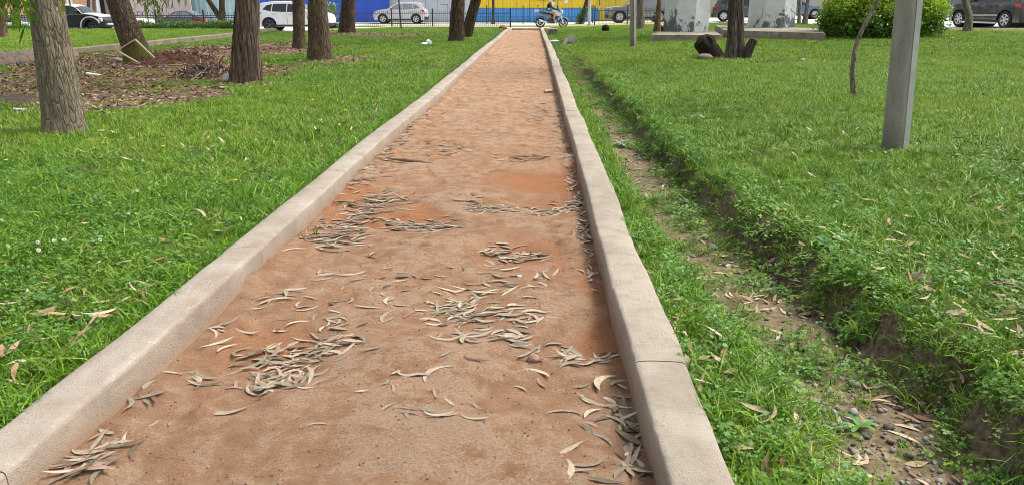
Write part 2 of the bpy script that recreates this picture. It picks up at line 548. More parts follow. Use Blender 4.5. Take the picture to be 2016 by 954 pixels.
M['charred'] = mat_bark('charred_wood', (0.010, 0.007, 0.006), (0.028, 0.021, 0.018), (0.06, 0.048, 0.04), 18, 5, 0, 0.6)

M['concrete'] = plain('pale_concrete', (0.42, 0.385, 0.335), 0.9, 0, 0.2, 3, bump=0.3)
M['pavement'] = plain('pavement_concrete', (0.58, 0.54, 0.47), 0.9, 0, 0.15, 1.5, bump=0.3)
M['road'] = plain('worn_light_road', (0.58, 0.565, 0.54), 0.9, 0, 0.12, 0.8, bump=0.2)
M['stone_edge'] = plain('brown_edging_stone', (0.20, 0.155, 0.115), 0.95, 0, 0.35, 7, bump=0.6)
M['black_iron'] = plain('black_painted_iron', (0.022, 0.022, 0.024), 0.45, 0, 0.3, 5)
M['rail_iron'] = plain('dull_grey_iron_rail', (0.05, 0.05, 0.055), 0.35, 0, 0.3, 5)
M['rubber'] = plain('tyre_rubber', (0.018, 0.018, 0.018), 0.85, 0, 0.25, 10)
M['alloy'] = plain('alloy_wheel', (0.62, 0.62, 0.63), 0.3, 0.55, 0.06, 8)
M['dark_alloy'] = plain('dark_alloy_wheel', (0.11, 0.11, 0.115), 0.35, 0.5, 0.1, 8)
M['trim'] = plain('black_plastic_trim', (0.022, 0.022, 0.024), 0.6, 0, 0.2, 9)
M['under'] = plain('dark_underbody', (0.008, 0.008, 0.008), 0.9)
M['chrome'] = plain('bright_chrome', (0.75, 0.75, 0.76), 0.15, 0.9, 0.04, 5)
def glass(name, c, rough=0.05):
    t = NT(name)
    nz = t.noise(t.coord(), 2.0, 3)
    t.col(t.ramp(nz, [(0.3, tuple(q * 0.7 for q in c)), (0.7, c)])).set(Roughness=rough)
    t.b.inputs['Specular IOR Level'].default_value = 0.7
    return t.m
M['glass'] = glass('dark_car_glass', (0.016, 0.019, 0.021))
M['glass_l'] = glass('light_car_glass', (0.22, 0.235, 0.25))  # sky reflection painted into the glass as light grey
M['red_lamp'] = glass('red_tail_lamp', (0.55, 0.03, 0.03), 0.2)
M['white_lamp'] = glass('clear_headlamp', (0.62, 0.64, 0.66), 0.1)
M['plate'] = plain('orange_number_plate', (0.85, 0.42, 0.03), 0.5)
M['plate_w'] = plain('white_number_plate', (0.75, 0.74, 0.68), 0.5)

# ================================================================== the setting
def axis(segments):
    out = []
    for a, b, st in segments:
        n = max(1, int(round((b - a) / st)))
        out += list(a + (b - a) * np.arange(n) / n)
    out.append(segments[-1][1])
    return np.array(out)

def grid_faces(nx, ny):
    i = np.arange(nx * ny).reshape(ny, nx)
    return np.stack([i[:-1, :-1].ravel(), i[:-1, 1:].ravel(), i[1:, 1:].ravel(), i[1:, :-1].ravel()], -1)

LITTER = [  # bare, leaf-littered ground on the left: centre x, y, radius x, y
    (-8.4, 16.2, 3.4, 3.0), (-10.5, 20.5, 2.6, 4.5), (-6.4, 11.9, 1.6, 1.9), (-9.5, 13.0, 3.0, 2.2), (-9.2, 25.5, 2.8, 4.0)]

def litter_mask(x, y):
    m = np.zeros(np.shape(x))
    for cx, cy, rx, ry in LITTER:
        d = ((x - cx) / rx) ** 2 + ((y - cy) / ry) ** 2
        m = np.maximum(m, sstep(1.25, 0.55, d))
    m = m * (x < -4.6)
    m = m + 0.5 * fbm(x * 0.9, y * 0.9, 31, 3)
    # thin leaf cover further back and round the trunks
    for cx, cy, r in ((-5.2, 20.3, 1.3), (-5.5, 14.0, 1.0), (-9.4, 38.5, 3.0), (-6.5, 36.5, 2.2)):
        m = np.maximum(m, 0.75 * sstep(1.0, 0.3, np.hypot(x - cx, (y - cy) * 0.7) / r))
    return np.clip(m, 0, 1) * (x < -2.2)

def dry_mask(x, y):
    """straw-coloured verge by the right-hand road"""
    e = y_far(x) - y
    return sstep(5.5, 2.0, e) * sstep(11.5, 15, x) * np.clip(0.75 + 0.9 * fbm(x * .8, y * .8, 37, 3), 0, 1)

def soil_mask(x, y):
    xb = bank_x(y)
    ch = sstep(-0.16, 0.06, x - chan_x(y)) * sstep(0.10, -0.06, x - xb) * sstep(27, 18, y)
    ch = np.clip(ch + 0.0, 0, 1) * np.clip(0.85 + 0.7 * fbm(x * 2.2, y * 2.2, 41, 3), 0, 1)
    return np.clip(np.maximum(ch, litter_mask(x, y)), 0, 1)

def build_ground():
    xs = axis([(-320, -60, 20), (-60, -20, 2), (-20, -6, 0.5), (-6, -1.9, 0.12), (-1.9, 0.6, 0.25), (0.6, 2.3, 0.03), (2.3, 6, 0.12), (6, 24, 0.5), (24, 60, 3), (60, 320, 20)])
    ys = axis([(-60, -4, 6), (-4, 1, 0.5), (1, 6, 0.04), (6, 12, 0.08), (12, 26, 0.2), (26, 52, 0.5), (52, 100, 4), (100, 400, 30)])
    X, Y = np.meshgrid(xs, ys)
    X = X.ravel(); Y = Y.ravel()
    Z = H(X, Y)
    bk = np.exp(-((X - bank_x(Y) + 0.06) / 0.16) ** 2)
    Z = Z + (0.014 + 0.05 * bk) * fbm(X * 9, Y * 9, 51, 4) * (Y < 14) * (X > 0.65) + 0.03 * bk * np.tanh(8 * fbm(X * 5, Y * 5, 53, 3)) * (Y < 14) * (X > 0.8)
    v = np.stack([X, Y, Z], -1)
    me = mesh_np('ground', v, grid_faces(len(xs), len(ys)), M['ground'], True,
                 {'soil': soil_mask(X, Y), 'dry': np.clip(np.maximum(dry_mask(X, Y), 0.38 * sstep(-0.05, 0.12, X - chan_x(Y)) * sstep(-0.16, -0.26, X - bank_x(Y)) * sstep(20, 12, Y) * (X > .6) * np.clip(.9 + 1.5 * fbm(X * 3, Y * 3, 55, 3), 0, 1)), 0, 1)})
    o = obj('ground', me); tag(o, kind='structure')
build_ground()

# ------------------------------------------------------------------ the dirt path
# hollows in the path where the leaves gather: pixel centre, pixel half size, depth
HOLLOWS = [(590, 700, 130, 60, .035), (930, 600, 90, 60, .02), (1080, 690, 110, 40, .025), (1008, 492, 70, 18, .045),
           (690, 440, 100, 50, .03), (825, 440, 65, 14, .02), (965, 408, 60, 14, .035), (1090, 408, 55, 18, .035),
           (1025, 309, 55, 9, .04), (880, 290, 55, 18, .03), (1050, 230, 35, 25, .02), (1150, 640, 45, 40, .03),
           (780, 545, 60, 12, .02), (1175, 560, 30, 30, .02)]
HUMPS = [(820, 700, 150, 40, .03), (900, 390, 60, 16, .035), (760, 860, 230, 60, .025), (1000, 850, 170, 70, .03), (860, 480, 90, 22, .03),
         (700, 790, 90, 30, .02), (1140, 730, 60, 25, .02), (1150, 330, 30, 20, .02), (800, 520, 120, 12, .02)]

def _blobs(lst):
    out = []
    for px, py, hx, hy, d in lst:
        c = P(px, py); e = P(px + hx, py); a = P(px, py - hy); b = P(px, py + hy)
        out.append((c[0], c[1], abs(e[0] - c[0]), max(0.05, abs(a[1] - b[1]) / 2), d))
    return out
HB, UB = _blobs(HOLLOWS), _blobs(HUMPS)

def dirt_parts(x, y):
    x = np.asarray(x, float); y = np.asarray(y, float)
    hol = np.zeros(np.shape(x)); hum = np.zeros(np.shape(x))
    wx = x + 0.10 * fbm(x * 5, y * 5, 61, 3); wy = y + 0.14 * fbm(x * 5 + 9, y * 5, 62, 3)
    for cx, cy, rx, ry, d in HB:
        hol += d * np.exp(-(((wx - cx) / rx) ** 2 + ((wy - cy) / ry) ** 2))
    for cx, cy, rx, ry, d in UB:
        hum += d * np.exp(-(((wx - cx) / rx) ** 2 + ((wy - cy) / ry) ** 2))
    roll = 0.070 * fbm(x * 1.1, y * 1.5, 63, 3)
    qx = x + 0.5 * fbm(x * 1.3 + 2, y * 1.3, 58, 3); qy = y + 0.6 * fbm(x * 1.1, y * 1.1 + 7, 59, 3)
    ledge = fbm((qx * .8 + qy * .6) * 1.9, (qy * .8 - qx * .6) * 2.1, 64, 4)
    led = 0.016 * np.tanh(ledge * 14)                     # worn ledges of the old crust
    fine = 0.020 * fbm(x * 9, y * 9, 65, 4) + 0.010 * np.tanh(fbm(x * 4.5, y * 6, 67, 3) * 9) * sstep(-.1, .2, fbm(x * .8, y * .8, 70, 2))
    z = roll + led + fine - 1.4 * hol + 1.3 * hum + 0.0
    crown = 0.02 * (1 - ((x + 0.6) / 1.0) ** 2)
    sides = 0.025 * sstep(-1.35, -1.55, x) - 0.022 * sstep(0.30, 0.385, x + 0.03 * fbm(y * 4, y * 0 + 2, 68, 3)) * (0.6 + 1.2 * fbm(y * .9, y * 0 + 5, 69, 3))
    crust = 0.018 * np.clip(fbm(x * 7, y * 7, 66, 3) * 5 - .3, 0, 1) * sstep(-.9, -1.4, x)
    return z + crown + sides + crust - 0.01, hol, hum, led

def dirt_z(x, y):
    return dirt_parts(x, y)[0]

def build_path():
    xs = axis([(-1.63, 0.43, 0.0165)])
    ys = axis([(0.8, 7, 0.0165), (7, 12, 0.03), (12, 24, 0.07), (24, PATH_END, 0.2)])
    X, Y = np.meshgrid(xs, ys); X = X.ravel(); Y = Y.ravel()
    z, hol, hum, led = dirt_parts(X, Y)
    hg = 0.5 + 8 * hum + 7.0 * (led + 0.006) - 6 * hol + 0.10 * sstep(9, 18, Y)
    red = 9 * hol + 0.3 * sstep(0.012, -0.016, led) + 0.45 * sstep(-0.02, -0.03, 0.05 * fbm(X * 1.1, Y * 1.5, 63, 3)) - 0.10
    red = red + 0.30 * sstep(-0.3, 0.3, X) * sstep(2.8, 3.4, Y) * sstep(8, 5, Y) + 0.18 * sstep(3.4, 4.4, Y) * sstep(10, 6, Y)
    hg = hg + 0.05 * sstep(3.0, 2.3, Y)
    red = red + 0.45 * sstep(-0.02, 0.14, fbm(X * 1.0 + 11, Y * 0.9, 57, 3) + 0.06 * sstep(-.6, .3, X)) * sstep(2.5, 3.4, Y) * sstep(13, 7, Y)
    me = mesh_np('dirt_path', np.stack([X, Y, z], -1), grid_faces(len(xs), len(ys)), M['dirt'], True,
                 {'hgt': np.clip(hg, 0, 1), 'red': np.clip(red, 0, 1)})
    o = obj('path', me); tag(o, kind='structure')
build_path()

# ------------------------------------------------------------------ kerbs of the path
def kerb(name, x0, x1, joints, mat_, inner_right, bow, seed):
    root = bpy.data.objects.new(name, None); link(root); tag(root, kind='structure')
    w = x1 - x0
    # section: from inner foot over the top to the outer foot, s=0 inner
    sec = [(0, -0.14, 1), (0.0, -0.02, 1), (0.0, 0.03, .9), (0.002, 0.07, .55), (0.002, KTOP - 0.024, .35), (0.0045, KTOP - 0.009, .10), (0.011, KTOP - 0.002, 0), (0.024, KTOP, 0),
           (w * .35, KTOP + .003, 0), (w * .65, KTOP + .002, 0), (w - .03, KTOP - .002, 0), (w - .012, KTOP - .010, 0), (w - .003, KTOP - .03, 0), (w, KTOP - .07, .1), (w, 0.0, .3), (w, -0.14, .3)]
    ns = len(sec)
    for k in range(len(joints) - 1):
        a, b = joints[k], joints[k + 1]
        step = 0.03 if a < 6 else (0.08 if a < 14 else 0.25)
        ny = max(3, int((b - a) / step))
        t = np.linspace(0, 1, ny)
        V = np.zeros((ny, ns, 3)); side = np.zeros((ny, ns)); edge = np.zeros((ny, ns))
        dz = 0.006 * (vnoise(np.array([k * 3.7]), np.array([seed]), 3)[0] - .5)
        for j, (s, z, sd) in enumerate(sec):
            crack_a = 0.035 * fbm(np.array([s * 14.0 + k * 5]), np.array([seed + 0.5]), 71, 3)[0]
            crack_b = 0.035 * fbm(np.array([s * 14.0 + (k + 1) * 5]), np.array([seed + 0.5]), 71, 3)[0]
            ya = a + crack_a + 0.0018; yb = b + crack_b - 0.0018
            yy = ya + (yb - ya) * t
            xx = (x1 - s) if not inner_right else (x0 + s)
            xx = (x1 - s) if inner_right is False else (x0 + s)
            wob = 0.030 * fbm(yy * 0.5, yy * 0 + seed, 72, 3) + 0.012 * fbm(yy * 3, yy * 0 + seed + s * 8, 73, 3)
            out_w = 0.06 * fbm(yy * 1.3, yy * 0 + seed + 3, 74, 3) * (s / w) ** 2
            sgn = -1 if inner_right is False else 1
            V[:, j, 0] = xx + wob + sgn * out_w + bow(yy)
            V[:, j, 1] = yy
            chip = 0.022 * np.clip(fbm(yy * 11, yy * 0 + seed, 75, 4) * 5 - 0.7, 0, 1) * (1 if 4 <= j <= 7 else 0)
            V[:, j, 2] = z + (z > 0) * (0.012 * fbm(yy * 0.8, yy * 0 + seed + 5, 76, 3) + 0.007 * fbm(yy * 7, yy * 0 + j * .7, 77, 3) + dz) - chip
            side[:, j] = sd * (0.75 + 0.6 * fbm(yy * 2, yy * 0 + seed, 78, 3))
            edge[:, j] = 1.0 if 5 <= j <= 7 else (0.45 if j in (4, 8) else 0.0)
        faces = grid_faces(ns, ny)
        vv = V.reshape(-1, 3)
        fl = [list(f) for f in faces] + [list(range(ns))[::-1], [(ny - 1) * ns + q for q in range(ns)]]
        me = mesh_np('kerb_segment', vv, fl, mat_, False, {'side': np.clip(side.ravel(), 0, 1), 'edge': edge.ravel()})
        bm = bmesh.new(); bm.from_mesh(me); bmesh.ops.recalc_face_normals(bm, faces=bm.faces); bm.to_mesh(me); bm.free()
        me.polygons.foreach_set('use_smooth', np.ones(len(me.polygons), dtype=bool))
        me.set_sharp_from_angle(angle=R(50))
        obj('kerb_segment', me, root)
jl = [0.9, 1.95, 4.18, 6.3, 8.9, 11.2, 13.6, 16.0, 18.6, 21.4, 24.0, 27.5, 31, 35, 39, 43.2]
jr = [0.9, 2.76, 4.45, 7.9, 10.2, 12.4, 14.5, 17.0, 19.5, 22, 25, 28, 31.5, 35, 39, 43, PATH_END]
kerb('kerb_left', KL0, KL1, jl, M['kerb_l'], False, lambda y: 0.06 * sstep(8, 14, y) + 0.05 * sstep(25, 33, y), 1.3)
kerb('kerb_left', KL0 + 0.10, KL1 + 0.10, [43.2, 45.2, PATH_END], M['kerb_l'], False, lambda y: 0.0 * y + 0.12 * sstep(43, 46, y), 4.7)
kerb('kerb_right', KR0, KR1, jr, M['kerb_r'], True, lambda y: -0.10 * sstep(20, 47, y), 2.9)
mb = MB(); mb.box((-0.55, PATH_END + 0.10, 0.035), (2.25, 0.16, 0.15), bevel=0.015)
o = mb.build('kerb_end', M['kerb_r']); tag(o, kind='structure')

# ------------------------------------------------------------------ park edge, pavement, verge, road
def sheet(name, xs, y0f, y1f, ny, dz, mat_, attrs=None):
    xs = np.asarray(xs, float); V = []
    for k in range(ny + 1):
        t = k / ny
        yy = y0f(xs) * (1 - t) + y1f(xs) * t
        V.append(np.stack([xs, yy, base_level(xs, yy) + dz], -1))
    v = np.concatenate(V)
    o = obj(name, mesh_np(name, v, grid_faces(len(xs), ny + 1), mat_, True)); tag(o, kind='structure')
    return o
xs = np.concatenate([np.linspace(-90, -15, 40), np.linspace(-14, 20, 120), np.linspace(20.5, 90, 40)])
far = lambda d: (lambda x: y_far(x) + d)
sheet('road', xs, far(0.55), lambda x: np.maximum(y_far(x) + 10, 66.2), 24, 0.0, M['road'])
xm = np.linspace(-30, 12, 60)
sheet('pavement', np.linspace(-13.3, 11.0, 60), far(0.5), lambda x: y_far(x) * 0 + 52.2, 4, 0.022, M['pavement'])
t_ = NT('dry_verge'); v_ = t_.coord()
t_.col(t_.ramp(t_.noise(v_, 1.2, 6, 0.7), [(0.3, (0.30, 0.20, 0.12)), (0.48, (0.36, 0.31, 0.12)), (0.6, (0.26, 0.33, 0.06)), (0.8, (0.42, 0.36, 0.2))])).set(Roughness=0.95)
sheet('verge', np.linspace(-12.5, 11.5, 60), lambda x: x * 0 + 52.6, lambda x: x * 0 + 57.5, 4, 0.05, t_.m)

def edge_kerb(name, pts, w, h, mat_, top_off=0.0):
    """low concrete edging along a polyline of (x, y)"""
    P2 = [np.array(p, float) for p in pts]
    dense = []
    for a, b in zip(P2[:-1], P2[1:]):
        n = max(1, int(np.linalg.norm(b - a) / 0.6))
        dense += [a + (b - a) * i / n for i in range(n)]
    dense.append(P2[-1]); dense = np.array(dense)
    tn = np.gradient(dense, axis=0); tn /= np.linalg.norm(tn, axis=1)[:, None]
    nr = np.stack([-tn[:, 1], tn[:, 0]], -1)
    zb = base_level(dense[:, 0], dense[:, 1]) + top_off
    wob = 0.02 * fbm(dense[:, 0] * 1.3, dense[:, 1] * 1.3, 81, 3)
    V = []
    for s, z in ((-.5, -.2), (-.5, h - .02), (-.42, h), (.42, h), (.5, h - .02), (.5, -.2)):
        q = dense + nr * (s * w + wob[:, None])
        V.append(np.stack([q[:, 0], q[:, 1], zb + z + wob * .6], -1))
    V = np.stack(V, 1)
    n = len(dense)
    fl = [list(f) for f in grid_faces(6, n)] + [list(range(6)), [(n - 1) * 6 + k for k in range(6)][::-1]]
    me = mesh_np(name, V.reshape(-1, 3), fl, mat_)
    bm = bmesh.new(); bm.from_mesh(me); bmesh.ops.recalc_face_normals(bm, faces=bm.faces); bm.to_mesh(me); bm.free()
    o = obj(name, me); tag(o, kind='structure')
    return o
ek = [(-60, 40.3), (-13.6, 40.5)]
edge_kerb('park_edging', ek, 0.22, 0.22, M['concrete'])
edge_kerb('park_edging', [(-13.2, 40.9), (-9, 48.4), (-2.2, 48.45)], 0.25, 0.16, M['concrete'])
edge_kerb('park_edging', [(1.6, 48.45), (11, 48.4), (14.6, 44.1), (16.1, 33.6), (19.6, 30.4), (26, 24.1), (44, 11)], 0.25, 0.15, M['concrete'])
# raised edge of the further lawn on the left, a low brown retaining kerb
edge_kerb('lawn_edging', [(-13.3, 2), (-13.3, 21), (-13.2, 30), (-13.4, 40)], 0.22, 0.29, plain('weathered_edging', (0.22, 0.175, 0.13), 0.95, 0, 0.25, 2.5, bump=0.5))

# ------------------------------------------------------------------ walls along the far side of the street
WY = 66.6
def wx(px, Y=WY): return at_depth(px, 40, Y)[0]
def wz(py, Y=WY): return EYE + (HOR - py) * Y / F

def corrugated(x0, x1, z0, z1, depth=0.03, pitch=0.2):
    n = max(2, int((x1 - x0) / pitch))
    xs, ys = [], []
    for i in range(n):
        a = x0 + (x1 - x0) * i / n; s = (x1 - x0) / n
        for u, d in ((0, 0), (.35, 0), (.5, 1), (.85, 1)):
            xs.append(a + u * s); ys.append(-d * depth)
    xs.append(x1); ys.append(0)
    m = len(xs)
    v = [(x, y, z0) for x, y in zip(xs, ys)] + [(x, y, z1) for x, y in zip(xs, ys)] + [(x, 0.05, z0) for x in xs] + [(x, 0.05, z1) for x in xs]
    f = []
    for i in range(m - 1):
        f += [[i, i + 1, m + i + 1, m + i], [2 * m + i, 3 * m + i, 3 * m + i + 1, 2 * m + i + 1], [m + i, m + i + 1, 3 * m + i + 1, 3 * m + i], [i, 2 * m + i, 2 * m + i + 1, i + 1]]
    return MB().add(v, f)

def wall(name, label, px0, px1, Y, h, npan, mat_list, corr=False, pitch=0.2, gap=0.012, zb=None):
    x0, x1 = wx(px0, Y), wx(px1, Y)
    zb = float(base_level((x0 + x1) / 2, Y)) if zb is None else zb
    root = thing(name, label, 'wall', ((x0 + x1) / 2, Y, zb))
    L = x1 - x0
    for k in range(npan):
        a = -L / 2 + L * k / npan + gap; b = -L / 2 + L * (k + 1) / npan - gap
        for (za, zc, m) in mat_list:
            za_, zc_ = za * h if za <= 1 else za, zc * h if zc <= 1 else zc
            dy = 0.02 * ((k * 7 + 3) % 5 - 2) / 2
            if corr:
                mb = corrugated(a, b, za_, zc_, 0.035, pitch)
                mb.v[0][:, 1] += dy
            else:
                mb = MB().box(((a + b) / 2, dy, (za_ + zc_) / 2), (b - a, 0.08, zc_ - za_))
            mb.build('panel', m, root)
    MB().box((0, 0.12, h / 2), (L, 0.06, h * 0.985)).build('backing', M['trim'], root)
    return root

def wallpaint(name, c, rough=0.55):
    t = NT(name); v = t.coord('Object', (1, 1, 0.35)); n = t.noise(v, 3.2, 6, 0.65)
    t.col(t.mix(t.ramp(n, [(0.45, 0.0), (0.8, 0.45)]), c, tuple(q * 0.62 + 0.03 for q in c))).set(Roughness=rough)
    return t.m
M['w_yellow'] = wallpaint('yellow_painted_sheet', (0.78, 0.55, 0.02))
M['w_gold'] = wallpaint('ochre_painted_sheet', (0.55, 0.42, 0.03))
M['w_sky'] = wallpaint('sky_blue_painted_sheet', (0.07, 0.33, 0.72))
M['w_blue'] = wallpaint('deep_blue_painted_board', (0.022, 0.09, 0.52))
M['w_grey'] = wallpaint('pale_grey_cladding', (0.47, 0.52, 0.55))
M['w_teal'] = wallpaint('pale_teal_corrugated_sheet', (0.42, 0.60, 0.63))
M['w_white'] = wallpaint('whitish_pink_plaster', (0.60, 0.50, 0.48))
M['w_pale'] = wallpaint('pale_render', (0.48, 0.46, 0.44))
def brickwall():
    t = NT('orange_brick')
    b = t.n('TexBrick'); v = t.coord('Object', (1, 1, 1))
    rot = t.n('Mapping'); rot.inputs['Rotation'].default_value = (R(90), 0, 0); t.l(v, rot.inputs['Vector']); t.l(rot.outputs[0], b.inputs['Vector'])
    b.inputs['Color1'].default_value = (0.60, 0.27, 0.15, 1); b.inputs['Color2'].default_value = (0.68, 0.36, 0.22, 1); b.inputs['Mortar'].default_value = (0.55, 0.42, 0.32, 1)
    b.inputs['Scale'].default_value = 2.2; b.inputs['Mortar Size'].default_value = 0.012
    t.col(b.outputs['Color']).set(Roughness=0.85)
    return t.m
M['w_brick'] = brickwall()

wall('corrugated_wall', 'yellow and sky blue sheet metal wall behind the motorcycle', 935, 1178, WY, 3.4, 9,
     [(0.0, wz(15.5), M['w_sky']), (wz(15.5) + 0.004, 3.4, M['w_yellow'])], corr=True, pitch=0.28)
wall('corrugated_wall', 'ochre ribbed metal wall behind the grey off-roader', 1180, 1330, WY - 0.3, 3.2, 5, [(0.0, 1.0, M['w_gold'])], corr=True, pitch=0.30)
gw = wall('panel_wall', 'pale grey flat panel wall behind the silver car', 768, 934, WY, 3.4, 7, [(0, 1, M['w_grey'])])
MB().box((1.05, -0.06, wz(9)), (0.62, 0.03, 0.025)).build('door_outline', M['trim'], gw)
MB().box((1.36, -0.06, wz(14.5)), (0.025, 0.03, 0.5)).build('door_outline', M['trim'], gw)
bw = wall('board_wall', 'deep blue board wall with white lettering', 636, 767, WY - 0.4, 3.4, 3, [(0, 1, M['w_blue'])], gap=0.002)
bw2 = wall('board_wall', 'blue wall seen behind the white parked car', 490, 634, 60.0, 3.2, 3, [(0, 1, M['w_blue'])], gap=0.002, zb=-0.2)
tw = wall('corrugated_wall', 'pale teal corrugated metal wall behind the dark sedan', 381, 488, 62, 3.6, 5, [(0, 1, M['w_teal'])], corr=True, pitch=0.33, zb=-0.55)
pw = wall('plaster_wall', 'whitish pink wall scrawled with grey graffiti', 205, 380, 61, 3.2, 3, [(0, 1, M['w_white'])], gap=0.001, zb=-0.55)
ow = wall('brick_wall', 'orange brick house wall behind the black beetle car', -160, 204, 60, 4.0, 3, [(0, 1, M['w_brick'])], gap=0.001, zb=-0.5)
cx_ = ow.location.x
for p0, p1, nm, m in ((137, 147, 'pilaster', 'concrete'), (194, 200, 'pilaster', 'concrete')):
    a, b = wx(p0, 59.8) - cx_, wx(p1, 59.8) - cx_
    MB().box(((a + b) / 2, -0.12, 2.0), (b - a, 0.16, 4.02)).build(nm, plain('white_pilaster', (0.72, 0.71, 0.69), 0.8), ow)
a, b = wx(181, 59.8) - cx_, wx(193, 59.8) - cx_
MB().box(((a + b) / 2, -0.08, 2.0), (b - a, 0.06, 3.0), bevel=0.01).build('door', plain('grey_door', (0.30, 0.36, 0.40), 0.5), ow)
a, b = wx(200.5, 59.8) - cx_, wx(209, 59.8) - cx_
MB().box(((a + b) / 2, -0.1, 2.0), (b - a, 0.06, 2.6), bevel=0.01).build('window', M['glass'], ow)
wall('plaster_wall', 'pale rendered wall behind the trees beyond the pillars', 1332, 2500, 78, 3.0, 8, [(0, 1, M['w_pale'])], gap=0.004)
wall('plaster_wall', 'plain grey wall at the far left end of the street', -700, -162, 62, 3.5, 4, [(0, 1, M['w_pale'])], gap=0.004, zb=-0.5)

# graffiti scrawl on the whitish wall, lettering on the blue and yellow walls, posters
M['ink'] = plain('dark_grey_spray_paint', (0.13, 0.12, 0.14), 0.8)
for k in range(7):
    x = -2.3 + 0.42 * k; r = 0.34 - 0.05 * (k % 3)
    th = np.linspace(-0.4, math.pi + 0.5, 16)
    MB().tube([(x + r * math.cos(t) * .8, -0.065, 1.05 + 0.12 * (k % 2) + r * math.sin(t) * 1.5) for t in th], 0.022, 5).build('graffiti', M['ink'], pw)
M['ink_w'] = plain('white_sign_paint', (0.8, 0.8, 0.8), 0.6)
M['ink_d'] = plain('dark_red_sign_paint', (0.10, 0.022, 0.012), 0.6)
def lettering(txt, px, pyb, Yw, size, m, parent, extr=0.006, sx=1.0):
    cu = bpy.data.curves.new('lettering', 'FONT'); cu.body = txt; cu.size = size; cu.extrude = extr
    tmp = bpy.data.objects.new('lettering_tmp', cu); COL.objects.link(tmp)
    dg = bpy.context.evaluated_depsgraph_get()
    me = bpy.data.meshes.new_from_object(tmp.evaluated_get(dg)); me.name = 'lettering'
    bpy.data.objects.remove(tmp)
    me.materials.clear(); me.materials.append(m)
    o = obj('lettering', me, parent)
    o.rotation_euler = (R(90), 0, 0); o.scale = (sx, 1, 1)
    o.location = (wx(px, Yw) - parent.location.x, -0.09, wz(pyb, Yw) - parent.location.z)
    return o
lettering('DO', 646, 1.5, WY - .4, 0.5, M['ink_w'], bw)
lettering('RIPA', 644.6, 11.5, WY - .4, 0.47, M['ink_w'], bw, sx=0.86)
lettering('cional', 646.5, 21.5, WY - .4, 0.27, M['ink_w'], bw)
lettering('OO', 755, 0.6, WY - .4, 0.5, M['ink_w'], bw)
yw = [o for o in bpy.data.objects if o.get('label', '').startswith('yellow and sky')][0]
lettering('MEDICINA', 1049.5, 1.9, WY, 0.62, M['ink_d'], yw, 0.012, sx=0.90)
for px, py, w, h in ((1088, 8.2, .34, .27), (1113, 4.5, .32, .25)):
    o = MB().box((wx(px) - yw.location.x, -0.075, wz(py) - yw.location.z), (w, 0.012, h)).build('poster', plain('white_poster', (0.78, 0.74, 0.70), 0.7, 0, 0.2, 9), yw)
MB().box((wx(373, 62) - tw.location.x, -0.06, wz(3, 62) - tw.location.z), (0.5, 0.012, 0.35)).build('poster', plain('white_notice', (0.75, 0.74, 0.74), 0.7, 0, 0.15, 9), tw)

# ================================================================== fences, posts, pillars
_bar_cache = {}
def bar_mesh(name, w, d, h, m):
    k = (name, round(w, 3), round(d, 3), round(h, 3), m.name)
    if k not in _bar_cache:
        _o = MB().box((0, 0, h / 2), (w, d, h)).build(name, m); me = _o.data; bpy.data.objects.remove(_o)
        _bar_cache[k] = me
    return _bar_cache[k]

def fence(label, a, b, h, post_px, npick, rails, zoff=0.0):
    a = np.array(a, float); b = np.array(b, float)
    d = b - a; L = np.linalg.norm(d); ang = math.atan2(d[1], d[0])
    zb = float(base_level((a[0] + b[0]) / 2, (a[1] + b[1]) / 2)) + zoff
    root = thing('iron_fence', label, 'fence', (a[0], a[1], zb), ang, 'black iron picket fences')
    for t in post_px:
        o = obj('post', bar_mesh('post', 0.075, 0.075, h + 0.10, M['black_iron']), root); o.location = (t * L, 0, 0)
    for z, w in rails:
        MB().box((L / 2, 0, z), (L, 0.035, w)).build('rail', M['rail_iron'], root)
    me = bar_mesh('picket', 0.016, 0.016, h - 0.12, M['black_iron'])
    for k in range(npick):
        t = (k + 0.5) / npick
        if min(abs(t - q) for q in post_px) * L < 0.06: continue
        o = obj('picket', me, root); o.location = (t * L, 0, 0.1)
    return root
fx = lambda px, Y: (float(at_depth(px, 40, Y)[0]), Y)
fence('black picket fence in front of the silver parked car', fx(640, 49.3), fx(1006, 49.3), 1.12, [0.01, 0.36, 0.58, 0.79, 0.997], 96, [(0.30, .04), (0.94, .04)])
fence('black picket fence along the blue and yellow wall', fx(930, 60.5), fx(1168, 60.5), 1.30, [0.12, 0.42, 0.70, 0.995], 80, [(0.22, .04), (0.55, .03), (1.12, .05)])
fence('black picket fence in front of the grey off-roader', fx(1169, 53.5), fx(1330, 53.5), 1.12, [0.01, 0.41, 0.80, 0.99], 60, [(0.30, .04), (0.92, .04)])
fence('black picket fence behind the low hedge on the left', fx(-260, 43.0), fx(500, 43.0), 1.10, [0.08, 0.24, 0.383, 0.56, 0.75, 0.872, 0.99], 150, [(0.78, .035), (0.88, .035), (0.2, .03)], 0.0)

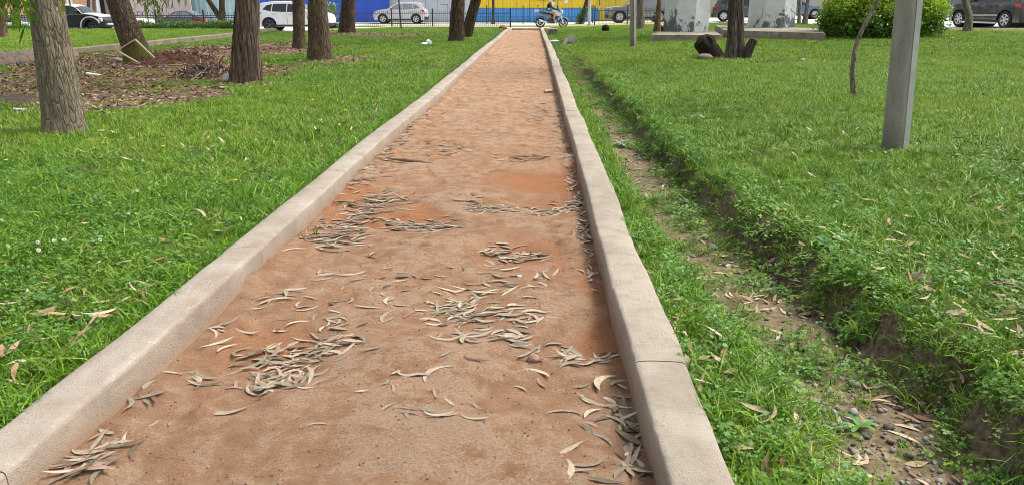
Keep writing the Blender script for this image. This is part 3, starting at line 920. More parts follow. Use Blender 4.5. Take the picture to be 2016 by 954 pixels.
def pole(name, label, px, py, r0, r1, h, m, top=None, parts=(), rect=None, cat='post', turn=0.0):
    p = hit(px, py)
    root = thing(name, label, cat, tuple(p))
    dx = 0.0
    if top is not None:
        q = at_depth(top[0], top[1], p[1]); dx = (q[0] - p[0]) / max(0.3, (q[2] - p[2]))
    mb = MB()
    if rect:
        ww, dd = rect
        hs = np.linspace(-0.1, h, 14)
        v = []; f = []
        prof = [(-.5, -.38), (-.36, -.5), (.30, -.5), (.30, -.42), (.5, -.42), (.5, .5), (-.36, .5), (-.5, .38)]
        n = len(prof)
        for i, z in enumerate(hs):
            s = 1 - 0.035 * z
            for u, w in prof: v.append((u * ww * s + dx * z, w * dd * s, z))
        for i in range(len(hs) - 1):
            for k in range(n): f.append([i * n + k, i * n + (k + 1) % n, (i + 1) * n + (k + 1) % n, (i + 1) * n + k])
        f.append([(len(hs) - 1) * n + k for k in range(n)])
        mb.add(v, f)
    else:
        mb.tube([(dx * z, 0, z) for z in np.linspace(-0.1, h, 8)], list(np.linspace(r0, r1, 8)), 14)
    if turn:
        ca, sa = math.cos(turn), math.sin(turn); q = mb.v[0]; cx = dx * q[:, 2]
        lx = q[:, 0] - cx; ly = q[:, 1].copy()
        q[:, 0] = cx + ca * lx - sa * ly; q[:, 1] = sa * lx + ca * ly
    mb.build('shaft', m, root, True)
    for nm, build in parts: build(root, dx)
    return root

def mat_post():
    t = NT('grey_weathered_concrete_post')
    v = t.coord('Object', (1, 1, 0.25)); b = t.noise(v, 5, 6, 0.65, 0.3); f = t.noise(t.coord(), 70, 4, 0.7)
    c = t.ramp(b, [(0.3, (0.20, 0.185, 0.152)), (0.55, (0.29, 0.272, 0.232)), (0.8, (0.37, 0.352, 0.31))])
    c = t.mix(1.0, c, t.ramp(f, [(0.3, .85), (0.7, 1.12)]), 'MULTIPLY')
    pock = t.voro(t.coord(), 14, 'F1')
    c = t.mix(t.ramp(pock, [(0.06, 0.8), (0.10, 0.0)]), c, (0.10, 0.09, 0.075))
    sx = t.n('SeparateXYZ'); t.l(t.coord(), sx.inputs[0])
    lowd = t.math('ADD', t.math('MULTIPLY', sx.outputs['Z'], -1.6), t.math('MULTIPLY', b, 1.3))
    c = t.mix(t.ramp(lowd, [(0.05, 0.0), (0.6, 0.75)]), c, (0.12, 0.10, 0.075))
    streak = t.noise(t.coord('Object', (6, 6, .15)), 4, 5, .7)
    c = t.mix(t.ramp(streak, [(0.55, 0.0), (0.72, 0.45)]), c, (0.17, 0.15, 0.12))
    t.col(c).set(Roughness=0.9); t.bump(f, 0.4, 0.01)
    return t.m
M['post'] = mat_post()
def lamp_arm(root, dx):
    h = 6.5
    MB().tube([(dx * h, 0, h - .2), (dx * h, 0, h + .6), (dx * h - .5, 0, h + 1.0), (dx * h - 1.3, 0, h + 1.1)], 0.04, 8).build('lamp_arm', M['rail_iron'], root, True)
    MB().ell((dx * h - 1.6, 0, h + 1.08), (0.38, 0.14, 0.09)).build('lamp_head', M['rail_iron'], root, True)
def conduit(root, dx):
    v = MB()
    zs = np.linspace(-0.1, 6.3, 12)
    for za, zb_ in zip(zs[:-1], zs[1:]):
        v.bar((dx * za + .088 - .0028 * za, -.050, za), (dx * zb_ + .088 - .0028 * zb_, -.050, zb_), .052, .05)
    v.build('conduit_strip', plain('pale_conduit', (.52, .51, .47), .7, 0, .2, 6, bump=.3), root)
pole('lamp_post', 'thick grey concrete lamp post standing in the right lawn', 1757, 296, .096, .075, 6.5, M['post'], (1785, 0), [('a', lamp_arm), ('c', conduit)], cat='lamp post')
pole('concrete_post', 'slim grey concrete post on the right lawn between path and pillar', 1246, 93, 0, 0, 4.5, M['post'], (1246, 0), rect=(0.17, 0.14), turn=R(-40))
pole('steel_post', 'slim grey post beside the ivy covered tree', 1160, 54, 0.10, 0.085, 5.0, plain('galvanised_post', (0.42, 0.42, 0.40), 0.6), (1161, 0))
def lamp_base(root, dx):
    MB().box((0, 0, 0.22), (0.30, 0.30, 0.44), bevel=0.02).build('base_box', M['rail_iron'], root)
    MB().tube([(0, 0, 4.9), (0, 0, 5.1), (0.5, 0, 5.4), (1.0, 0, 5.45)], 0.05, 8).build('lamp_arm', M['black_iron'], root, True)
    MB().ell((1.25, 0, 5.44), (0.32, 0.13, 0.08)).build('lamp_head', M['black_iron'], root, True)
pole('street_lamp', 'black street lamp pole with square base in front of the yellow wall', 971, 48.5, 0.115, 0.09, 5.0, M['black_iron'], (971, 0), [('b', lamp_base)], cat='street lamp')
def sign_plate(root, dx):
    MB().tube([(dx * 2.9, -0.05, 2.9), (dx * 2.9, -0.075, 2.9)], 0.28, 20).build('sign_plate', plain('faded_sign', (0.45, 0.45, 0.45), 0.5), root)
pole('sign_pole', 'thin black leaning pole in front of the silver car', 790, 57, 0.045, 0.04, 3.2, M['black_iron'], (785, 0), [('s', sign_plate)], cat='pole')
pole('white_pole', 'thin white pole partly hidden behind the dark tree trunk', 702, 46, 0.08, 0.07, 4.0, plain('white_painted_pole', (0.75, 0.75, 0.75), 0.5), (699, 0), cat='pole')

def mat_pillar():
    t = NT('white_painted_pillar_with_green_stains')
    v = t.coord(); b = t.noise(v, 1.6, 7, 0.62, 0.6); s = t.noise(t.coord('Object', (1, 1, .7)), 2.6, 8, 0.72, 1.0)
    c = t.ramp(b, [(0.3, (0.50, 0.54, 0.50)), (0.6, (0.63, 0.67, 0.64)), (0.8, (0.72, 0.75, 0.73))])
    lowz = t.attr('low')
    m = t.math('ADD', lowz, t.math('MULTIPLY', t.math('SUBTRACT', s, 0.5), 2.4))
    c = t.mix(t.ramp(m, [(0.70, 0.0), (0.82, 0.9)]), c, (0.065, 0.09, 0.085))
    c = t.mix(t.ramp(t.noise(t.coord('Object', (1, 1, .2)), 8, 6, .75), [(0.60, 0.0), (0.72, 0.5)]), c, (0.20, 0.22, 0.17))
    t.col(c).set(Roughness=0.8)
    t.bump(b, 0.3, 0.02)
    return t.m
M['pillar'] = mat_pillar()

def pillar(label, pxl, pxr, pyb, zb, seed, rot, offs):
    c = P((pxl + pxr) / 2, pyb, zb); Y = c[1]
    wid = (pxr - pxl) * Y * 1.0 / F
    c[1] += wid * 0.45
    root = thing('bridge_pillar', label, 'pillar', tuple(c), 0.0, 'concrete bridge pillars')
    n = 8; hs = np.concatenate([np.linspace(-0.05, 2.2, 28), np.linspace(2.5, 5.2, 8)])
    r = wid / 2 / math.cos(math.pi / 8) * 0.97
    sub = 8
    v = []; low = []
    for z in hs:
        for k in range(n):
            a0 = rot + 2 * math.pi * k / n; a1 = rot + 2 * math.pi * (k + 1) / n
            p0 = np.array([math.cos(a0), math.sin(a0)]); p1 = np.array([math.cos(a1), math.sin(a1)])
            for j in range(sub):
                q = (p0 + (p1 - p0) * j / sub) * r
                v.append((q[0], q[1], z))
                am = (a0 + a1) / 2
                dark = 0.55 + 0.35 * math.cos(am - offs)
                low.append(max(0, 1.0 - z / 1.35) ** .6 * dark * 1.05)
    N = n * sub
    f = []
    for i in range(len(hs) - 1):
        for k in range(N): f.append([i * N + k, i * N + (k + 1) % N, (i + 1) * N + (k + 1) % N, (i + 1) * N + k])
    f.append([(len(hs) - 1) * N + k for k in range(N)])
    me = mesh_np('shaft', np.array(v), f, M['pillar'], False, {'low': np.array(low)})
    bm = bmesh.new(); bm.from_mesh(me); bmesh.ops.recalc_face_normals(bm, faces=bm.faces); bm.to_mesh(me); bm.free()
    obj('shaft', me, root)
    MB().box((0, 0, 5.45), (wid * 1.5, wid * 1.5, 0.5), bevel=0.03).build('capital', M['pillar'], root)
    return root
zp1 = 0.46
pillar('white octagonal pillar stained dark green near its base', 1315, 1401, 63, zp1, 1, R(10), R(225))
pillar('pale octagonal pillar with small green paint flakes', 1486, 1571, 55, 0.58, 2, R(14), R(300))

def slab(name, label, pts, z0, z1, m):
    c = np.mean(np.array(pts), axis=0)
    root = thing(name, label, 'plinth', (c[0], c[1], z0))
    n = len(pts)
    v = [(p[0] - c[0], p[1] - c[1], 0) for p in pts] + [(p[0] - c[0], p[1] - c[1], z1 - z0) for p in pts]
    bm = bmesh.new(); bv = [bm.verts.new(q) for q in v]
    bm.faces.new(bv[:n][::-1]); top = bm.faces.new(bv[n:])
    for k in range(n): bm.faces.new([bv[k], bv[(k + 1) % n], bv[n + (k + 1) % n], bv[n + k]])
    bmesh.ops.bevel(bm, geom=list(top.edges), offset=0.02, segments=2, affect='EDGES')
    bmesh.ops.recalc_face_normals(bm, faces=bm.faces)
    me = bpy.data.meshes.new('slab'); bm.to_mesh(me); bm.free(); me.materials.append(m)
    obj('slab', me, root)
    return root
t = NT('plinth_concrete'); v = t.coord(); n1 = t.noise(v, 2.2, 7, 0.7, .4)
c = t.ramp(n1, [(0.3, (0.10, 0.085, 0.065)), (0.5, (0.26, 0.215, 0.165)), (0.75, (0.42, 0.375, 0.315))]); t.col(c).set(Roughness=.95); t.bump(t.noise(v, 25, 5), .5, .02)
M['plinth'] = t.m
t = NT('plinth_top'); v = t.coord(); t.col(t.ramp(t.noise(v, 2.2, 7, 0.7, .4), [(0.3, (0.30, 0.27, 0.22)), (0.6, (0.47, 0.43, 0.37))])).set(Roughness=.95)
a = P(1280, 79.5, .27); b = P(1422, 79, .30); a2 = P(1296, 64, .47); b2 = P(1422, 60, .5)
slab('plinth', 'low dark concrete plinth under the stained pillar', [a[:2], b[:2], (b2[0], b2[1] + 1.5), (a2[0] + .2, a2[1] + 1.0)], 0.12, 0.46, M['plinth'])
a = P(1421, 73.5, .33); b = P(1625, 74.0, .45)
slab('plinth', 'long brown concrete plinth under the flaking pillar', [(a[0] + .05, a[1]), b[:2], (b[0] + 1.6, b[1] + 5.5), (a[0] + 1.2, a[1] + 6.5)], 0.16, 0.58, M['plinth'])

# ================================================================== trees
def trunk_mesh(name, p1, r0, r1, height, m, seed, flare=0.25, rough=0.05, seg=40, rings=90, vz=2.2, z_split=None, limbs=3, moss_top=0.0, bend=None, twist=0.0, scars=0.0, lumpy=1.0):
    """trunk from the origin through p1 (x,y,z local) continuing up, with limbs at its end"""
    hs = np.concatenate([np.linspace(-0.15, 2.4, int(rings * .75)), np.linspace(2.45, height, int(rings * .25))])
    th = np.linspace(0, 2 * math.pi, seg, endpoint=False) + math.pi / 2
    ta = np.arange(seg) / seg
    sl = np.array([p1[0] / p1[2], p1[1] / p1[2]])
    V = []; ms = []
    for z in hs:
        k = np.clip(z / max(height, 0.1), 0, 1)
        lean = z if z < 2.6 else 2.6 + (z - 2.6) * 0.45
        cx, cy = sl[0] * lean, sl[1] * lean
        if bend is not None: cx += bend(z)
        rr = r0 + (r1 - r0) * min(1, max(0, z) / max(0.4, p1[2]))
        if z > p1[2]: rr = r1 * (1 - 0.35 * (z - p1[2]) / max(0.1, height - p1[2]))
        rr *= 1 + flare * math.exp(-max(z, -0.05) * 5.5) * (1 + 0.35 * np.cos(th * 4 + seed))
        u = np.cos(th) * 3.2; w = np.sin(th) * 3.2
        wig = ta + 0.05 * fbm(ta * 0 + z * 1.6, ta * 3, 89 + seed, 2)
        a = fbm(wig * 22 + seed, wig * 0 + z * vz * 1.6, 90 + seed, 4)
        ridg = np.abs(fbm(wig * 30 + seed * 3, wig * 0 + z * vz * 1.3, 95 + seed, 3))
        lump = fbm(u * .5 + 5, w * .5 + z * 1.1, 99 + seed, 3) * lumpy
        rad = rr * (1 + rough * 2.2 * a - rough * 2.4 * ridg + 0.16 * lump)
        if scars:
            sc = np.clip(fbm(u * .8 + 3, w * .8 + z * 0.9, 120 + seed, 3) * 6 - 0.6, 0, 1)
            rad = rad * (1 - scars * sc)
        V.append(np.stack([cx + rad * np.cos(th), cy + rad * np.sin(th), np.full(seg, z)], -1))
        ms.append(np.full(seg, max(0.0, 1.0 - z / max(0.01, moss_top)) if moss_top else 0.0))
    n = len(hs)
    idx = np.arange(n * seg).reshape(n, seg)
    nx = np.roll(idx, -1, axis=1)
    faces = np.stack([idx[:-1], nx[:-1], nx[1:], idx[1:]], -1).reshape(-1, 4)
    mb_v = np.concatenate(V); top = V[-1].mean(0)
    fl = [list(f) for f in faces]
    mbx = MB(); mbx.v = [mb_v]; mbx.f = fl; mbx.n = len(mb_v)
    rs = np.random.default_rng(seed + 500)
    ends = []
    for k in range(limbs):
        a0 = 2 * math.pi * (k + rs.random() * .5) / max(1, limbs)
        ln = 2.0 + rs.random() * 1.2
        pts = [Vector(top) + Vector((0, 0, -0.35))]
        d = Vector((math.cos(a0) * .55, math.sin(a0) * .55, 1.0)).normalized()
        for j in range(4):
            pts.append(pts[-1] + d * ln / 4); d = (d + Vector((math.cos(a0) * .18, math.sin(a0) * .18, rs.random() * .1))).normalized()
        rl = r1 * 0.52
        mbx.tube(pts, [rl, rl * .8, rl * .62, rl * .45, rl * .25], 9)
        ends.append(pts[-1])
    v = np.concatenate(mbx.v)
    mo = np.zeros(len(v)); mo[:len(mb_v)] = np.concatenate(ms)
    me = mesh_np(name, v, mbx.f, m, True, {'moss': mo})
    bm = bmesh.new(); bm.from_mesh(me); bmesh.ops.recalc_face_normals(bm, faces=bm.faces); bm.to_mesh(me); bm.free()
    return me, top

def leaf_cloud(name, pos, size, m, rnd=None, seed=1, droop=0.0, aspect=0.35, normals=None):
    """many single leaves: folded diamonds"""
    rs = np.random.default_rng(seed)
    n = len(pos)
    d = rs.normal(size=(n, 3)); d[:, 2] -= droop * 2
    d /= np.linalg.norm(d, axis=1)[:, None]
    s = rs.normal(size=(n, 3)); s -= (s * d).sum(1)[:, None] * d; s /= np.linalg.norm(s, axis=1)[:, None]
    up = np.cross(d, s)
    L = (size * (0.6 + 0.8 * rs.random(n)))[:, None]; w = L * aspect
    v = np.stack([pos, pos + d * L * .45 + s * w * .5 + up * w * .12, pos + d * L + up * L * .06, pos + d * L * .45 - s * w * .5 + up * w * .12], 1)
    faces = np.arange(n * 4).reshape(n, 4)
    r = rs.random(n) if rnd is None else rnd
    return mesh_np(name, v.reshape(-1, 3), faces, m, False, {'rnd': np.repeat(np.clip(r, 0, 1), 4)})

def crown_mesh(seed, rx=2.4, rz=1.7, clumps=70, per=34):
    rs = np.random.default_rng(seed)
    c = rs.normal(size=(clumps, 3)); c /= np.linalg.norm(c, axis=1)[:, None]
    c *= (rs.random(clumps) ** 0.45)[:, None]
    c *= np.array([rx, rx, rz]) * (0.8 + 0.35 * rs.random((clumps, 1)))
    p = (c[:, None, :] + rs.normal(size=(clumps, per, 3)) * np.array([.34, .34, .26])).reshape(-1, 3)
    return leaf_cloud('crown', p, 0.26, M['crown'], None, seed, 0.35, 0.27)
CROWNS = [crown_mesh(300 + k) for k in range(3)]

def tree(label, xc, yb, wb, xt, wt, m, seed, height=4.4, crown=1.0, cat='tree', group='trees in the park', py_top=0, depth=None, **kw):
    p = hit(xc, yb) if depth is None else None
    if depth is not None:
        q = at_depth(xc, yb, depth); p = np.array([q[0], q[1], float(H(q[0], q[1]))])
    dist = float(proj(*p)[2])
    r0 = .87 * wb * dist / F / 2; r1 = .90 * wt * dist / F / 2
    p = p.copy(); k_ = (p[1] + r0 * 0.6) / p[1]; p[0] *= k_; p[1] *= k_; r0 *= k_; r1 *= k_
    p[2] = float(H(p[0], p[1]))
    q = at_depth(xt, py_top, p[1])
    root = thing('tree', label, cat, tuple(p), 0, group)
    q1 = (q[0] - p[0], 0.0, max(0.5, q[2] - p[2]))
    me, top = trunk_mesh('trunk', q1, r0, r1, height, m, seed, **kw)
    obj('trunk', me, root)
    if crown > 0:
        o = obj('crown', CROWNS[seed % 3], root)
        o.location = (top[0], top[1], height + 2.6 * crown)
        o.scale = (crown, crown, crown); o.rotation_euler = (0, 0, seed * 1.3)
    return root, p, top

t1, t1p, _ = tree('thick pale barked trunk nearest the camera on the left', 130, 264, 84, 90, 66, M['bark_pale'], 1, 4.6, 1.15, rough=0.055, seg=72, rings=170, flare=.24)
t2, t2p, _ = tree('leaning mossy trunk with a wooden frame propped against it', 277, 124, 60, 231, 45, M['bark_moss'], 2, 4.6, 1.1, rough=0.06, seg=56, rings=110, flare=.22, moss_top=0.95)
t3, t3p, _ = tree('dark torn trunk with peeling bark beside the leaf pile', 484, 163, 72, 486, 50, M['bark_torn'], 3, 4.2, 1.0, rough=0.085, seg=64, rings=130, flare=.12, vz=1.0, scars=0.22)
tree('straight brown trunk standing just left of a thicker one', 588, 97, 27, 588, 26, M['bark_mid'], 4, 4.4, 0.9, rough=0.05, flare=.12)
tree('stout brown trunk with a flared foot near the white car', 630, 119, 54, 624, 40, M['bark_mid'], 5, 4.6, 1.1, rough=0.05, seg=52, rings=100, flare=.12)
tree('dark trunk in front of the deep blue wall', 683, 66, 38, 686, 30, M['bark_dark'], 6, 4.6, 1.1, rough=0.06, flare=.10)
tree('thick dark trunk of the pair beside the left kerb', 898, 83, 36, 902, 29, M['bark_dark'], 7, 4.8, 1.1, rough=0.06, flare=.10)
tree('right leaning dark trunk of the pair beside the path', 917, 75, 26, 937, 23, M['bark_dark'], 8, 4.8, 0.9, rough=0.06, flare=.05)
tree('reddish dark trunk at the far left edge', 4, 74, 22, -2, 20, M['bark_red'], 9, 4.4, 1.0, rough=0.05)
def _fork(root, r):
    MB().tube([(-0.05, 0, 0.75), (-0.28, 0.02, 1.15), (-0.62, 0.03, 1.75), (-1.0, 0.05, 2.6), (-1.25, 0.1, 3.6)], [r, r * .95, r * .85, r * .7, r * .45], 12).build('limb', M['bark_dark'], root, True)
fk, _, _ = tree('small dark forked tree in front of the teal wall', 438, 63, 15, 437, 12, M['bark_dark'], 10, 3.6, 0.7, limbs=2)
_fork(fk, 0.16)
tree('thin dark trunk behind the beetle car, left of two', 175, 60, 7, 174, 7, M['bark_dark'], 11, 3.8, 0.6, depth=50, limbs=2, seg=18, rings=40)
tree('thin dark trunk behind the beetle car, right of two', 186, 60, 7, 185, 7, M['bark_red'], 12, 3.8, 0.6, depth=51, limbs=2, seg=18, rings=40)
# right side
tree('pale trunk behind the slim grey concrete post', 1261, 58.5, 19, 1261, 16, M['bark_light'], 13, 4.2, 0.8, limbs=3)
tree('slim reddish trunk just left of the stained pillar', 1293, 64, 15, 1298, 9, M['bark_red'], 14, 3.8, 0.6, limbs=2)
d1, d1p, _ = tree('dark twin stemmed tree with a sawn stub on the right lawn', 1453, 117, 30, 1452, 27, M['bark_grey'], 15, 4.2, 0.9, rough=0.10, seg=56, rings=100, flare=.16, vz=0.8)
MB().tube([(0.14, -0.05, -0.1), (0.20, -0.08, 0.15), (0.25, -0.09, 0.32), (0.31, -0.1, 0.46), (0.32, -0.1, 0.48)], [0.115, 0.11, 0.105, 0.10, 0.07], 18).build('sawn_stub', M['bark_grey'], d1, True)
MB().tube([(-0.22, -0.10, -0.1), (-0.21, -0.10, 0.15), (-0.20, -0.09, 0.5), (-0.225, -0.06, 0.9), (-0.24, -0.03, 1.3), (-0.28, 0.0, 2.0), (-0.6, 0, 3.8)], [0.16, 0.14, 0.125, 0.115, 0.11, 0.10, 0.06], 18).build('second_stem', M['bark_grey'], d1, True)
tree('thin curved sapling on the right lawn left of the lamp post', 1681, 191, 11, 1733, 9, M['bark_light'], 16, 3.2, 0.5, limbs=2, seg=16, rings=50, flare=.2, lumpy=.3, rough=.02, bend=lambda z: -0.16 * math.sin(min(max(z, 0), 1.4) / 1.4 * math.pi))
tree('dark branch trunk rising inside the round bush', 1668, 80, 9, 1690, 9, M['bark_dark'], 17, 3.2, 0.6, limbs=2, seg=18, rings=40, depth=28.2, bend=lambda z: -0.10 * math.sin(max(z, 0) * 2.2))
tree('knobbly grey street tree trunk beside the black car', 1904, 64, 19, 1900, 12, M['bark_light'], 18, 3.6, 0.7, limbs=3, rough=.07, bend=lambda z: 0.10 * math.sin(max(z, 0) * 3.0))
tree('slim grey trunk by the road beyond the round bush', 1876, 28, 11, 1880, 10, M['bark_light'], 19, 3.6, 0.6, limbs=2, depth=52)
tree('slim trunk just right of the flaking pillar', 1573, 47, 8, 1575, 8, M['bark_light'], 20, 3.6, 0.6, limbs=2, depth=42.5)
tree('small street tree trunk left of the round bush', 1584, 48, 12, 1591, 8, M['bark_light'], 21, 3.6, 0.6, limbs=2, depth=41)

# ivy covered leaning tree at the end of the path
iv, ivp, _ = tree('small leaning tree wrapped in ivy near the path end', 1143, 51, 11, 1156, 9, M['bark_dark'], 22, 3.6, 0.6, limbs=2, seg=20, rings=50)
rs = np.random.default_rng(5)
zz = rs.random(900) * 1.35
pp = np.stack([0.27 * zz + rs.normal(size=900) * .13 - 0.35 * rs.random(900) ** 2 * (zz < 1.0), rs.normal(size=900) * .14, zz], -1)
obj('ivy', leaf_cloud('ivy', pp, 0.13, M['hedge'], None, 6, 0.2, 0.5), iv)

# hanging eucalyptus sprays reaching down into the view, part of the two trees they grow on
def spray(root, base_pt, px_list, depth, seed, m):
    """drooping twigs with long leaves; px_list of (px, py_end)"""
    rs = np.random.default_rng(seed)
    b = Vector(base_pt)
    for k, (px, pe) in enumerate(px_list):
        e = at_depth(px, pe, depth + rs.random() * .5) - np.array(root.location)
        s = Vector((e[0] * .8 + b.x * .2, e[1], e[2] + 1.1 + rs.random() * .4))
        pts = [b, (b + s) / 2 + Vector((0, 0, .4)), s, (s + Vector(e)) / 2 + Vector((rs.normal() * .03, 0, 0.02)), Vector(e)]
        br = MB().tube(pts, [.022, .016, .010, .006, .003], 6).build('hanging_twig', M['bark_red'], root, True)
        n = 34
        tt = rs.random(n) ** .7
        pos = np.array([np.array(s) + (np.array(e) - np.array(s)) * t for t in tt]) + rs.normal(size=(n, 3)) * .035
        v, f = [], []
        rnd = []
        for i in range(n):
            d = np.array([rs.normal() * .35, rs.normal() * .3, -1.0]); d /= np.linalg.norm(d)
            sd_ = np.cross(d, rs.normal(size=3)); sd_ /= np.linalg.norm(sd_); bendv = np.cross(d, sd_)
            L = .12 + .09 * rs.random(); w = L * .16
            o0 = len(v); cc = rs.random()
            for j, u in enumerate((0, .2, .45, .7, .9, 1.0)):
                ww = w * math.sin(math.pi * min(1, u * .95 + .03)) ** .8
                cpt = pos[i] + d * L * u + sd_ * L * .22 * (u * u) + bendv * L * .08 * math.sin(u * 3)
                v += [cpt - sd_ * ww * .5, cpt + sd_ * ww * .5]; rnd += [cc, cc]
            f += [[o0 + 2 * j, o0 + 2 * j + 1, o0 + 2 * j + 3, o0 + 2 * j + 2] for j in range(5)]
        me = mesh_np('hanging_leaves', np.array(v), np.array(f), m, True, {'rnd': np.array(rnd)})
        obj('hanging_leaves', me, br)
spray(t1, (-0.2, 0, 4.3), [(4, 8), (14, 14), (24, 12), (34, 26), (44, 34), (52, 44), (20, 4), (40, 10), (58, 14), (128, 1)], 7.2, 41, M['crown'])
spray(t2, (-0.4, 0, 4.2), [(272, 4), (288, 14), (292, 30), (300, 12), (312, 20), (318, 34), (326, 16), (340, 6), (352, 4), (366, 2), (308, 4)], 17.2, 42, M['crown'])

# ------------------------------------------------------------------ bush and hedge
def bush(label, cpx, pyb, depth, rx, ry, h, n, seed):
    q = at_depth(cpx, pyb, depth); z = float(H(q[0], q[1]))
    root = thing('round_bush', label, 'bush', (q[0], q[1], z))
    rs = np.random.default_rng(seed)
    # lumpy shell of leaf clumps, denser outside
    nc = 620
    th = rs.random(nc) * 2 * math.pi; cz = rs.random(nc) ** 0.8
    rad = 1.0 - 0.55 * (np.clip(cz, 0, 1) ** 4) - 0.10 * (1 - cz) ** 2
    k = 0.55 + 0.45 * rs.random(nc) ** .5
    lump = 1 + 0.25 * fbm(np.cos(th) * 1.5 + 4, np.sin(th) * 1.5 + cz * 2, 201, 3)
    c = np.stack([np.cos(th) * rad * k * rx * lump, np.sin(th) * rad * k * ry * lump, 0.05 + cz * h * (0.86 + .12 * rs.random(nc))], -1)
    per = n // nc
    p = (c[:, None, :] + rs.normal(size=(nc, per, 3)) * np.array([.13, .13, .10])).reshape(-1, 3)
    p[:, 2] = np.maximum(p[:, 2], 0.03)
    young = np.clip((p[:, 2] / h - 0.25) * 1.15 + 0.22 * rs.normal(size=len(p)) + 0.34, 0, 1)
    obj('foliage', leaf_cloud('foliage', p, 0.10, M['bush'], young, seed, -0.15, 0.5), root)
    for j in range(7):
        a = 2 * math.pi * j / 7
        MB().tube([(0.2 * math.cos(a), 0.2 * math.sin(a), -.05), (rx * .3 * math.cos(a), ry * .3 * math.sin(a), h * .4), (rx * .6 * math.cos(a), ry * .6 * math.sin(a), h * .75)], [.05, .035, .012], 7).build('stem', M['bark_dark'], root, True)
    return root
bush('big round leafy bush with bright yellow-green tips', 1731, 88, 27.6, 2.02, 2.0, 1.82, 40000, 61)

def hedge(label, px0, px1, Y, h, d, n, seed):
    x0, x1 = at_depth(px0, 50, Y)[0], at_depth(px1, 50, Y)[0]
    z = float(base_level((x0 + x1) / 2, Y)) - 0.02
    root = thing('low_hedge', label, 'hedge', ((x0 + x1) / 2, Y, z))
    rs = np.random.default_rng(seed)
    x = (rs.random(n) - .5) * (x1 - x0); y = (rs.random(n) - .5) * d
    top = h * (0.85 + 0.5 * fbm(x * 1.2, x * 0 + seed, 211, 3))
    zz = rs.random(n) ** 0.7 * top
    p = np.stack([x, y, zz], -1)
    obj('foliage', leaf_cloud('foliage', p, 0.10, M['hedge'], np.clip(zz / h * .6 + rs.normal(size=n) * .2 + .15, 0, 1), seed, 0, .5), root)
    MB().box((0, 0, h * .28), (x1 - x0 - .1, d * .55, h * .5)).build('core', M['bark_dark'], root)
    return root
hedge('low clipped hedge in front of the dark sedan', 258, 482, 42.0, 0.66, 0.9, 9000, 71)
hedge('low clipped hedge left of the thick pale trunk', -120, 62, 42.0, 0.50, 0.9, 6500, 72)
hedge('short ragged hedge piece under the beetle car', 149, 190, 40.85, 0.15, 0.2, 500, 73)
hedge('small bush beside the front of the white car', 648, 668, 46.0, 0.48, 0.5, 600, 74)
# sapling in front of the blue lettering
p = at_depth(655, 40, 52.0); sp = thing('sapling', 'small light green sapling in front of the blue lettering', 'sapling', (p[0], p[1], float(base_level(p[0], p[1]))))
rs = np.random.default_rng(9)
MB().tube([(0, 0, -.05), (.03, 0, .7), (0, 0, 1.5)], [.025, .02, .01], 7).build('stem', M['bark_light'], sp, True)
obj('foliage', leaf_cloud('foliage', np.stack([rs.normal(size=420) * .22, rs.normal(size=420) * .2, .55 + rs.random(420) * 1.05], -1), .15, M['crown'], None, 10, .3, .35), sp)

# ================================================================== vehicles
def lathe_wheel(R0, width, parent, loc, rim_m, spokes=7, side=1, hub=0.66):
    w = obj('wheel', None) if False else None
    r = R0
    prof = [(r * hub, -width / 2), (r * .90, -width / 2 * 1.0), (r * .97, -width / 2 * .86), (r, -width / 2 * .6), (r, width / 2 * .6), (r * .97, width / 2 * .86), (r * .90, width / 2), (r * hub, width / 2), (r * hub, -width / 2)]
    o = MB().lathe_y(prof, 28).build('wheel', M['rubber'], parent, True); o.location = loc
    y = -width / 2 * 0.80
    mb = MB().lathe_y([(r * hub, y - .015), (r * (hub - .07), y - .02), (r * (hub - .09), y + .02)], 28)
    for k in range(spokes):
        a = 2 * math.pi * k / spokes + .2
        d = np.array([math.cos(a), 0, math.sin(a)]); t = np.array([-math.sin(a), 0, math.cos(a)])
        i0, i1 = r * .08, r * (hub - .05); w0, w1 = r * .07, r * .12
        v = [d * i0 + t * w0, d * i0 - t * w0, d * i1 - t * w1, d * i1 + t * w1]
        v = [q + np.array([0, y - .012, 0]) for q in v] + [q + np.array([0, y + .02, 0]) for q in v]
        mb.add(v, [[0, 1, 2, 3], [7, 6, 5, 4], [0, 4, 5, 1], [1, 5, 6, 2], [2, 6, 7, 3], [3, 7, 4, 0]])
    mb.lathe_y([(0.001, y - .03), (r * .13, y - .025), (r * .14, y + .02)], 14)
    rm = mb.build('rim', rim_m, o)
    MB().lathe_y([(0.001, y + .05), (r * (hub - .02), y + .05)], 20).build('brake_disc', M['under'], o)
    if side > 0: o.rotation_euler = (0, 0, math.pi)
    return o

def clean(pts):
    return [tuple(p) for p in pts]

